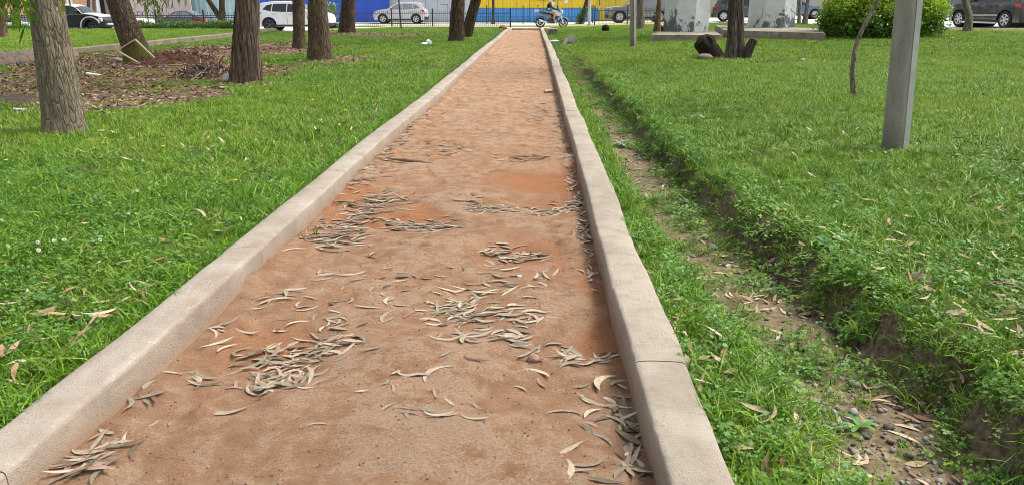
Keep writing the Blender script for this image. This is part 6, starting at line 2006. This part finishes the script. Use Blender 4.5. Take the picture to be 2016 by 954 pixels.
# ================================================================== stones
def stone_mesh(seed, sub=2):
    bm = bmesh.new(); bmesh.ops.create_icosphere(bm, subdivisions=sub, radius=1)
    rs = np.random.default_rng(seed); d = rs.normal(size=(5, 3))
    for v in bm.verts:
        c = np.array(v.co); s = 1 + .17 * sum(math.sin(float(c @ q) * 1.7 + i) for i, q in enumerate(d)) / 2
        v.co = Vector(c * s * np.array([1.0, .75, .5]))
    me = bpy.data.meshes.new('pebble'); bm.to_mesh(me); bm.free()
    me.polygons.foreach_set('use_smooth', np.ones(len(me.polygons), dtype=bool))
    return me
t = NT('river_pebble'); v = t.coord()
c = t.ramp(t.rnd(), [(0, (.10, .085, .07)), (.3, (.17, .15, .125)), (.6, (.25, .235, .205)), (.85, (.33, .31, .27)), (1, (.20, .14, .10))])
c = t.mix(1.0, c, t.ramp(t.noise(v, 3, 5, .7), [(.3, .7), (.7, 1.2)]), 'MULTIPLY'); t.col(c).set(Roughness=.8); M['pebble'] = t.m
ST = [stone_mesh(700 + k) for k in range(5)]
for me in ST: me.materials.append(M['pebble'])
SMALL = [stone_mesh(720 + k, 1) for k in range(4)]
for me in SMALL: me.materials.append(M['pebble'])
G4 = 'pebbles in the ditch'
M['soil_clod'] = plain('dusty_soil_clod', (.17, .125, .085), .95, 0, .4, 9, bump=.8)
def pebble(px, py, wpx, label, sink=.45):
    p = hit(px, py); d = float(proj(*p)[2]); r = wpx * d / F / 2
    me_ = ST[len(bpy.data.objects) % 5]
    if 'clod' in label or 'reddish' in label or 'brown stone' in label or 'large flat' in label:
        me_ = me_.copy(); me_.materials.clear(); me_.materials.append(M['soil_clod'])
    o = obj('pebble', me_); o.location = (p[0], p[1], p[2] + r * .5 * (1 - sink)); o.scale = (r,) * 3
    o.rotation_euler = (lrs.normal() * .2, lrs.normal() * .2, lrs.random() * 6.28)
    tag(o, label, 'pebble', G4)
for px, py, w, lb in ((1583, 688, 28, 'pale grey oval pebble with a smaller one beside it'), (1588, 703, 18, 'small grey pebble touching the pale oval pebble'), (1622, 716, 18, 'rounded grey pebble right of the pale oval pebble'), (1613, 727, 16, 'greenish grey pebble below the rounded one'),
                      (1680, 757, 24, 'dark grey pebble half buried in the ditch soil'), (1343, 402, 24, 'grey angular stone in the middle ditch'), (1380, 395, 20, 'round brownish stone in the middle ditch'), (1552, 780, 50, 'large flat grey stone half hidden in kerb grass'),
                      (1680, 812, 22, 'bluish grey pebble in the gravel patch'), (1668, 835, 24, 'grey pebble in the middle of the gravel patch'), (1720, 830, 26, 'pale flat pebble in the gravel patch'), (1594, 836, 24, 'grey pebble at the left of the gravel patch'),
                      (1638, 838, 20, 'brownish pebble in the gravel patch'), (1684, 893, 22, 'oval pebble near the lower gravel edge'), (1790, 898, 24, 'whitish pebble right of the lower gravel'), (1664, 900, 16, 'small oval pebble beside the lower gravel edge'), (1748, 843, 24, 'square grey pebble at the right of the gravel patch'),
                      (1865, 768, 24, 'brown stone stuck in the bank'), (1905, 880, 46, 'dark reddish stone at the foot of the bank'), (1345, 690, 10, 'small pebble under the right kerb grass'), (1520, 560, 20, 'flat grey stone among the ditch leaves'), (1400, 490, 26, 'flat pale stone among the ditch leaves'),
                      (1390, 470, 18, 'small grey stone among the ditch leaves'), (1810, 560, 60, 'pale dusty clod on the bank edge'), (1290, 330, 14, 'grey stone in the far ditch'), (1215, 290, 22, 'pale stone beside the far kerb grass')):
    pebble(px, py, w, lb)
# fine gravel
n = 5200
x = .82 + lrs.random(n) * .98; y = 1.7 + lrs.random(n) ** 1.6 * 9
xb = bank_x(y); gl = fbm(x * 2.3 + 3, y * 2.3, 331, 3)
near = np.exp(-(((x - 1.28) / .22) ** 2 + ((y - 2.45) / .45) ** 2))
k = (x < xb - .10) & (x > chan_x(y) - .1) & (lrs.random(n) < np.clip(.22 + gl * 2 + near, 0, 1)); x, y = x[k], y[k]; n = len(x)
s = .003 + .014 * lrs.random(n) ** 2.6 + .0007 * y
pp_ = proto_collection('gravel_proto', SMALL)
scatter('gravel', 'loose small pebbles on the bottom of the ditch', 'gravel', np.stack([x, y, H(x, y) + s * .25], -1), np.stack([lrs.normal(size=n) * .3, lrs.normal(size=n) * .3, lrs.random(n) * 6.28], -1), np.stack([s] * 3, -1), (lrs.random(n) * 4).astype(int), pp_)
n = 2600
y = 1.7 + lrs.random(n) ** 1.3 * 8; x = bank_x(y) - .10 + lrs.normal(size=n) * .11
s = .004 + .016 * lrs.random(n) ** 3
KL = [stone_mesh(760 + k, 1) for k in range(3)]
for me in KL: me.materials.append(plain('bank_soil_clod', (.13, .09, .06), .95, 0, .5, 1.0))
scatter('soil_clods', 'crumbs and clods of earth down the ditch bank', 'soil', np.stack([x, y, H(x, y) + s * .2], -1), np.stack([lrs.normal(size=n), lrs.normal(size=n), lrs.random(n) * 6.28], -1), np.stack([s] * 3, -1), (lrs.random(n) * 3).astype(int), proto_collection('clod_proto', KL))
# crumbs of soil and tiny stones on the path
n = 6000
x = KL1 + .02 + lrs.random(n) * (KR0 - KL1 - .04); y = 1.6 + lrs.random(n) ** 1.5 * 9
s = .0016 + .005 * lrs.random(n) ** 4
CR = [stone_mesh(740 + k, 1) for k in range(3)]
for me in CR: me.materials.append(plain('red_dirt_crumb', (.20, .115, .07), .95, 0, .4, 1.0))
scatter('dirt_crumbs', 'tiny clods and grit lying on the dirt path', 'gravel', np.stack([x, y, dirt_z(x, y) + s * .3], -1), np.stack([lrs.normal(size=n), lrs.normal(size=n), lrs.random(n) * 6.28], -1), np.stack([s] * 3, -1), (lrs.random(n) * 3).astype(int), proto_collection('crumb_proto', CR))

def lump(name, label, cat, px, py, size, m, seed, surf='path', sink=.3, sub=3, amp=.18):
    p = P(px, py, 0.01) if surf == 'path' else hit(px, py)
    if surf == 'path': p[2] = float(dirt_z(p[0], p[1]))
    bm = bmesh.new(); bmesh.ops.create_icosphere(bm, subdivisions=sub, radius=.5)
    for v in bm.verts:
        c = np.array(v.co); nz = float(fbm(np.array([c[0] * 3 + seed]), np.array([c[1] * 3 + c[2] * 2]), 340 + seed, 3)[0])
        v.co = Vector(c * (1 + amp * 2 * nz)); v.co = Vector((v.co.x * size[0], v.co.y * size[1], v.co.z * size[2]))
    me = bpy.data.meshes.new(name); bm.to_mesh(me); bm.free(); me.materials.append(m)
    me.polygons.foreach_set('use_smooth', np.ones(len(me.polygons), dtype=bool))
    o = obj(name, me); o.location = (p[0], p[1], p[2] + size[2] * (.5 - sink)); o.rotation_euler = (0, 0, seed)
    tag(o, label, cat)
    return o
M['clod'] = plain('dirt_clod', (.34, .20, .13), .95, 0, .3, 30, bump=.7)
lump('dirt_clod', 'round reddish clod lying among the leaves', 'clod', 1050, 697, (.055, .05, .042), M['clod'], 1, sink=.25, amp=.3)
lump('dirt_clod', 'low pinkish clod at the path middle', 'clod', 935, 386, (.11, .08, .05), M['clod'], 2, sink=.5, amp=.35)
lump('dirt_clod', 'red clod on the grass beside the path end', 'clod', 990, 71, (.50, .4, .3), plain('red_soil_clod', (.22, .09, .05), .95, 0, .4, 8, bump=.8), 3, 'ground')
lump('rock', 'small dark rock on the lawn right of the path end', 'rock', 1192, 62, (.44, .4, .40), M['charred'], 4, 'ground', .18)
lump('rock', 'small tan rock at the foot of the charred stump', 'rock', 1388, 117, (.50, .35, .20), M['stone_edge'], 5, 'ground', .3)
lump('rock', 'pale tan stone below the long plinth', 'rock', 1511, 70, (.22, .2, .16), M['concrete'], 6, 'ground', .3)
lump('rock', 'light stone lying in the middle of the right lawn', 'rock', 1580, 121, (.10, .09, .07), M['concrete'], 7, 'ground', .0)

# stones lining the low edging at the far left
es = bpy.data.objects.new('edging_stones', None); link(es); tag(es, kind='structure')
srs = np.random.default_rng(31)
for r_ in range(2):
    for k in range(15):
        y0 = 15.2 + k * .42 + srs.random() * .12; s = .17 + .06 * srs.random()
        bm = bmesh.new(); bmesh.ops.create_icosphere(bm, subdivisions=2, radius=s)
        for v in bm.verts: v.co = Vector((v.co.x * .7, v.co.y * 1.15, v.co.z * .85)) * (1 + .12 * math.sin(v.co.x * 20 + k) * math.cos(v.co.y * 16 + k))
        me = bpy.data.meshes.new('edging_stone'); bm.to_mesh(me); bm.free(); me.materials.append(M['stone_edge'])
        me.polygons.foreach_set('use_smooth', np.ones(len(me.polygons), dtype=bool))
        o = obj('edging_stone', me, es); o.location = (-13.08 + r_ * .22 + .06 * srs.random(), y0, .10 + .12 * (1 - r_))

# ================================================================== things lying about
# the wooden frame propped against the mossy trunk
d0 = t2p[1] - .55
c1 = at_depth(266, 78, t2p[1] - .30); c2 = at_depth(230, 100, d0 + .10); c3 = at_depth(281, 129, d0 - .25); c4 = at_depth(311, 121, d0)
fr = thing('wooden_frame', 'empty pale wooden frame leaning on the mossy trunk', 'frame', (float(c3[0]), float(c3[1]), float(H(c3[0], c3[1]))))
fm = plain('pale_raw_wood', (.47, .36, .23), .75, 0, .2, 10)
for a, b in ((c1, c2), (c2, c3), (c3, c4), (c4, c1)):
    MB().bar(np.array(a) - np.array(fr.location), np.array(b) - np.array(fr.location), .042, .03).build('rail', fm, fr)
p = hit(240, 122)
bd = thing('broken_board', 'pale broken board lying left of the wooden frame', 'board', tuple(p + np.array([0, 0, .05])), R(-28))
MB().box((0, 0, .0), (.50, .16, .018), rot=Matrix.Rotation(R(8), 3, 'Y')).build('board', plain('grey_white_board', (.50, .48, .45), .7, 0, .15, 8), bd)

# dug-over heap of roots and soil beside the torn trunk
hp = hit(405, 152)
hr = thing('root_heap', 'dark heap of soil and tangled roots beside the torn trunk', 'soil heap', tuple(hp))
xs_ = np.linspace(-1, 1, 60); XX, YY = np.meshgrid(xs_, xs_); rr2 = XX ** 2 + YY ** 2
ZZ = np.clip(1 - rr2, 0, 1) ** .8 * (.20 + .5 * fbm(XX * 4, YY * 4, 351, 5)) - .03 * (rr2 > .9)
me = mesh_np('soil', np.stack([XX.ravel() * .55, YY.ravel() * .6, ZZ.ravel()], -1), grid_faces(60, 60), plain('dark_root_soil', (.055, .036, .024), .95, 0, .5, 12, bump=.9), True)
obj('soil', me, hr)
rtm = plain('pale_root', (.30, .23, .16), .9, 0, .3, 12)
for k in range(60):
    a = lrs.random() * 6.28; r_ = .15 + .35 * lrs.random(); b = np.array([r_ * math.cos(a), r_ * math.sin(a) * .9, .10 + .08 * lrs.random()])
    dv = np.array([lrs.normal(), lrs.normal(), .6 * lrs.normal()]) * .11
    MB().tube([b, b + dv * .8 + np.array([0, 0, .06]), b + dv * 1.8 + np.array([0, 0, .03]), b + dv * 2.6 - np.array([0, 0, .05])], [.012, .010, .007, .003], 6).build('root', rtm if k % 3 else M['bark_dark'], hr, True)
_a = lrs.random(420) * 6.28; rd_ = np.sqrt(lrs.random(420))
obj('leaves', leaf_cloud('leaves', np.stack([rd_ * np.cos(_a) * .62, rd_ * np.sin(_a) * .66, np.clip(1 - rd_ ** 2, 0, 1) * .20 + .02], -1), .08, M['leaf_r'], None, 14, 0, .3), hr)
_a = lrs.random(160) * 6.28; rd_ = np.sqrt(lrs.random(160))
obj('leaves', leaf_cloud('leaves', np.stack([rd_ * np.cos(_a) * .66, rd_ * np.sin(_a) * .7, np.clip(1 - rd_ ** 2, 0, 1) * .20 + .03], -1), .09, M['leaf_l'], None, 15, 0, .3), hr)
hp2 = hit(352, 125)
h2 = thing('leaf_mound', 'rusty mound of rotted leaves behind the soil heap', 'leaf mound', tuple(hp2))
ZZ2 = np.clip(1 - rr2, 0, 1) * (.22 + .2 * fbm(XX * 3 + 5, YY * 3, 353, 4)) - .03 * (rr2 > .9)
obj('soil', mesh_np('soil', np.stack([XX.ravel() * 1.1, YY.ravel() * .8, ZZ2.ravel()], -1), grid_faces(60, 60), plain('rusty_leaf_mould', (.10, .045, .026), .95, 0, .5, 10, bump=.9), True), h2)
th_ = lrs.random(700) * 6.28; r_ = np.sqrt(lrs.random(700)); lp_ = np.stack([r_ * np.cos(th_) * 1.1, r_ * np.sin(th_) * .8, np.clip(1 - r_ ** 2, 0, 1) * .23 + .01], -1)
obj('leaves', leaf_cloud('leaves', lp_, .10, M['leaf_r'], None, 12, 0, .3), h2)
hp3 = hit(20, 200)
h3 = thing('leaf_mound', 'dark low patch of rotted mulch at the left edge', 'leaf mound', tuple(hp3))
obj('soil', mesh_np('soil', np.stack([XX.ravel() * .75, YY.ravel() * .7, ZZ2.ravel() * .35], -1), grid_faces(60, 60), plain('dark_mulch', (.05, .028, .02), .95, 0, .5, 10, bump=.9), True), h3)

# charred stump beside the twin stemmed tree
sp_ = hit(1390, 114)
st = thing('tree_stump', 'charred leaning tree stump on the right lawn', 'stump', tuple(sp_))
mb = MB().tube([(.24, 0, -.1), (.20, 0, .0), (.14, 0, .10), (.06, 0, .20), (-.03, 0, .29), (-.09, 0, .37), (-.14, 0, .43), (-.17, 0, .47), (-.18, 0, .49)], [.25, .26, .25, .245, .23, .225, .19, .12, .04], 30)
v = mb.v[0]; v += .05 * np.stack([fbm(v[:, 0] * 9 + s_, v[:, 2] * 9 + v[:, 1] * 5, 360 + s_, 3) for s_ in range(3)], -1) * 3.2
M['stumpw'] = mat_bark('weathered_stump_wood', (0.018, 0.013, 0.010), (0.045, 0.033, 0.025), (0.10, 0.075, 0.055), 16, 4, 0, .6)
mb.build('stump', M['stumpw'], st, True)
MB().tube([(.16, -.06, .0), (.26, -.05, .16), (.30, -.04, .24)], [.13, .10, .06], 10).build('side_root', M['charred'], st, True)

# concrete remnants on the right of the far path
for px, py, lb, rot, size in ((1088, 69, 'broken concrete block near the far end of the ditch', .1, (.42, .35, .30)), ):
    p = hit(px, py)
    o = thing('concrete_block', lb, 'block', tuple(p), rot)
    MB().box((0, 0, .13), (size[0], size[1], .22), bevel=.03).build('base', M['stone_edge'], o)
    MB().box((0, 0, .27), (size[0] + .05, size[1] + .04, .05), bevel=.015).build('cap', M['concrete'], o)
p = hit(1118, 92)
o = thing('concrete_bracket', 'tilted concrete slab propped over the far end of the ditch', 'slab', tuple(p), .1)
MB().bar((-.22, 0, -.05), (.0, .05, .26), .25, .05).build('leg', M['concrete'], o)
MB().bar((-.02, .05, .26), (.26, .05, .24), .06, .25).build('cap', M['concrete'], o)
MB().box((.08, .12, .08), (.16, .16, .22), bevel=.02).build('block', M['stone_edge'], o)

# litter
def litter(name, label, cat, px, py, build, surf='ground'):
    p = hit(px, py) if surf == 'ground' else P(px, py, .02)
    if surf == 'path': p[2] = float(dirt_z(p[0], p[1]))
    o = thing(name, label, cat, tuple(p), lrs.random()); build(o)
    return o
wp = plain('white_plastic', (.80, .82, .83), .35)
def cup(o):
    n = 20
    MB().lathe_y([(.001, -.11), (.06, -.11), (.085, .10), (.09, .10), (.066, -.118), (.001, -.12)], n, (.10, 0, .13)).build('bowl', wp, o, True)
    MB().ell((-.10, -.05, .08), (.13, .08, .05)).build('bag', wp, o, True)
litter('plastic_cup', 'white plastic cup and wrapper on the left lawn', 'cup', 840, 91, cup)
litter('plastic_bag', 'scrap of pale green plastic in the grass by the far kerb', 'litter', 1092, 84, lambda o: MB().ell((0, 0, .05), (.22, .10, .05)).build('sheet', plain('pale_green_plastic', (.62, .74, .68), .4), o, True))
litter('plastic_bottle', 'clear crumpled bottle lying against the right kerb', 'bottle', 1080, 177, lambda o: (MB().tube([(-.10, 0, .035), (.06, 0, .035), (.09, 0, .035), (.12, 0, .035)], [.026, .026, .013, .011], 12).build('bottle', plain('clear_plastic', (.36, .36, .35), .25), o, True)), 'path')
litter('bottle_cap', 'small pale blue bottle cap on the path', 'cap', 1022, 534, lambda o: MB().tube([(0, 0, .0), (0, 0, .010)], .014, 14).build('cap', plain('pale_blue_cap', (.60, .68, .80), .4), o), 'path')
litter('paper_scrap', 'small pink paper scrap in the near right leaf drift', 'paper', 1236, 884, lambda o: MB().box((0, 0, .02), (.022, .018, .002), rot=Matrix.Rotation(R(25), 3, 'X')).build('scrap', plain('pink_paper', (.55, .36, .32), .7), o), 'path')
litter('paper_scrap', 'white scrap of paper at the foot of the torn trunk', 'paper', 447, 160, lambda o: MB().box((0, 0, .06), (.14, .012, .12)).build('scrap', wp, o))
litter('paper_scrap', 'white carton scrap in the leaf litter left of the frame', 'paper', 186, 150, lambda o: MB().box((0, 0, .03), (.28, .16, .03), rot=Matrix.Rotation(R(12), 3, 'Y')).build('scrap', wp, o))
litter('paper_scrap', 'white scrap at the left edge of the leaf litter', 'paper', 40, 218, lambda o: MB().box((0, 0, .02), (.16, .08, .015), rot=Matrix.Rotation(R(9), 3, 'Y')).build('scrap', wp, o))
litter('plastic_bag', 'dark bag with bright scraps beside the slim reddish trunk', 'bag', 1305, 63, lambda o: (MB().ell((0, 0, .16), (.24, .18, .17)).build('bag', M['trim'], o, True), MB().ell((.05, -.14, .20), (.10, .06, .06)).build('scrap', wp, o, True), MB().ell((-.2, -.1, .3), (.08, .06, .06)).build('scrap', plain('yellow_scrap', (.8, .5, .2), .6), o, True)))
# twigs
twm = plain('grey_twig', (.17, .125, .085), .9, 0, .3, 12)
for a, b, r_, lb in (((205, 316), (258, 300), .006, 'thin dark twig on the left lawn, left of a pair'), ((258, 300), (285, 326), .007, 'thin dark twig on the left lawn, right of a pair')):
    p0 = hit(*a); p1 = hit(*b)
    o = thing('twig', lb, 'twig', tuple(p0 + np.array([0, 0, .05]))); d = p1 - p0
    MB().tube([(0, 0, 0), d * .5 + np.array([0, 0, .02]), d], [r_, r_ * .9, r_ * .6], 6).build('stick', twm, o, True)
p0 = P(765, 318); p1 = P(852, 328)
o = thing('twig', 'long grey strip of bark lying across the path', 'twig', (p0[0], p0[1], float(dirt_z(p0[0], p0[1])) + .008)); d = p1 - p0
MB().tube([(0, 0, 0), (d[0] * .3, d[1] * .3, .006), (d[0] * .7, d[1] * .7, .004), (d[0], d[1], 0)], [.006, .016, .018, .004], 7).build('bark_strip', twm, o, True)
for a, b, lb in (((1205, 272), (1240, 262), 'short stick across the far ditch'), ((1330, 640), (1380, 655), 'short brown stick in the long grass by the right kerb')):
    pass
p0 = hit(1700, 525); o = thing('seed_pod', 'reddish brown curved strip on the right lawn edge', 'pod', tuple(hit(1975, 580) + np.array([0, 0, .05])))
MB().tube([(-.10, .02, -.015), (-.04, .02, .008), (.03, .0, .005), (.08, -.04, -.015)], [.003, .008, .008, .004], 8).build('pod', plain('reddish_pod', (.13, .05, .03), .6), o, True)

# flowers in the left lawn
yl = plain('yellow_petal', (.85, .62, .02), .6)
def dandelion_mesh():
    mb = MB()
    for ring, (r0, h_) in enumerate(((.014, .0), (.010, .003))):
        for k in range(9):
            a = 2 * math.pi * k / 9 + ring * .3
            d = np.array([math.cos(a), math.sin(a), 0]); e = np.array([-math.sin(a), math.cos(a), 0])
            mb.add([d * .001 + [0, 0, h_], d * r0 * .7 + e * .003 + [0, 0, h_ + .003], d * r0 + [0, 0, h_ + .002], d * r0 * .7 - e * .003 + [0, 0, h_ + .003]], [[0, 1, 2, 3]])
    _o = mb.build('flower_head', yl); me = _o.data; bpy.data.objects.remove(_o); return me
DM = dandelion_mesh(); _o = MB().tube([(0, 0, -.01), (.003, 0, .03), (0, 0, .058)], .0013, 6).build('stem', M['weed']); SM = _o.data; bpy.data.objects.remove(_o)
for i, (px, py) in enumerate(((467, 372), (323, 302), (238, 212), (270, 215), (523, 180), (526, 193), (617, 211), (627, 181), (681, 233), (205, 295), (15, 331), (1862, 81), (1873, 89), (505, 290))):
    p = hit(px, py)
    big = 1.0 if p[1] < 8 else (1.5 if p[1] < 20 else 3)
    near_txt = 'on the left lawn' if px < 1000 else 'on the far right lawn by the round bush'
    o = thing('dandelion', 'yellow dandelion flower ' + near_txt, 'flower', (p[0], p[1], p[2] + .012), lrs.random() * 6, 'yellow flowers left' if px < 1000 else 'yellow flowers right')
    o.scale = (big,) * 3
    h_ = obj('flower_head', DM, o); h_.location = (0, 0, .058); h_.scale = (1.35,) * 3; obj('stem', SM, o)
wf = plain('white_clover_floret', (.72, .70, .60), .7)
mb = MB()
for k in range(40):
    z = 1 - 2 * (k + .5) / 40; r_ = math.sqrt(1 - z * z); a = k * 2.4
    d = np.array([r_ * math.cos(a), r_ * math.sin(a), z]); e = np.cross(d, [.2, .3, 1]); e /= np.linalg.norm(e)
    mb.add([d * .003, d * .008 + e * .002, d * .011, d * .008 - e * .002], [[0, 1, 2, 3]])
_o = mb.build('flower_head', wf); CM = _o.data; bpy.data.objects.remove(_o)
for i, (px, py) in enumerate(((78, 497), (110, 494), (130, 492), (20, 504), (80, 512), (190, 405), (200, 492), (255, 437), (8, 452), (272, 392))):
    p = hit(px, py)
    o = thing('clover_flower', 'white clover flower in the near left lawn', 'flower', (p[0], p[1], p[2] + .005), lrs.random() * 6, 'white clover flowers')
    h_ = obj('flower_head', CM, o); h_.location = (0, 0, .058); h_.scale = (1.25,) * 3; obj('stem', SM, o)

# broad leaved weeds
def broad_weed(label, px, py, n, L, w, seed, m):
    p = hit(px, py); rs = np.random.default_rng(seed)
    o = thing('weed_plant', label, 'weed', tuple(p), 0)
    for k in range(n):
        a = 2 * math.pi * k / n + rs.random() * .8; ln = L * (.7 + .5 * rs.random()); up = .3 + .6 * rs.random()
        V, Fq = [], []
        ss = np.linspace(0, 1, 8)
        for s in ss:
            r_ = ln * s; z = .01 + ln * up * (s - .75 * s * s)
            wd = w * .5 * (math.sin(math.pi * (s * .9 + .05)) ** .8) * (1 + .18 * math.sin(s * 22 + k)) + .0008
            c = np.array([r_ * math.cos(a), r_ * math.sin(a), z]); e = np.array([-math.sin(a), math.cos(a), 0])
            V += [c + e * wd + [0, 0, wd * .4], c, c - e * wd + [0, 0, wd * .4]]
        for i in range(7):
            q = 3 * i; Fq += [[q, q + 1, q + 4, q + 3], [q + 1, q + 2, q + 5, q + 4]]
        obj('leaf', mesh_np('leaf', np.array(V), np.array(Fq), m, True, {'rnd': np.full(len(V), rs.random())}), o)
broad_weed('pale green broad leaved thistle on the ditch bank', 1617, 565, 8, .115, .034, 801, M['thistle'])
broad_weed('pale thistle rosette in the far ditch', 1226, 290, 7, .15, .05, 802, M['thistle'])
broad_weed('upright light green weed in the gravel patch', 1690, 845, 8, .085, .018, 803, M['weed'])
broad_weed('broad leaved weed in the grass beside the left kerb', 290, 598, 7, .05, .035, 804, M['weed'])
broad_weed('small pale weed on the ditch bank in the middle', 1660, 470, 6, .09, .02, 805, M['thistle'])
# tufts of grass growing in the path beside the left kerb
for i, (px, py, lb) in enumerate(((622, 462, 'thin grass tuft sprouting from the path at the left kerb'), (603, 470, 'sparse dry grass tuft at the foot of the left kerb'))):
    p = P(px, py, .0); p[2] = float(dirt_z(p[0], p[1]))
    o = thing('grass_tuft', lb, 'grass tuft', tuple(p))
    obj('blades', blade_tuft('blades', 16, .03, .05, .13, .004, .7, M['blade'] if i == 0 else M['blade_dry'], 820 + i, 4), o)
print('objects', len(bpy.data.objects))
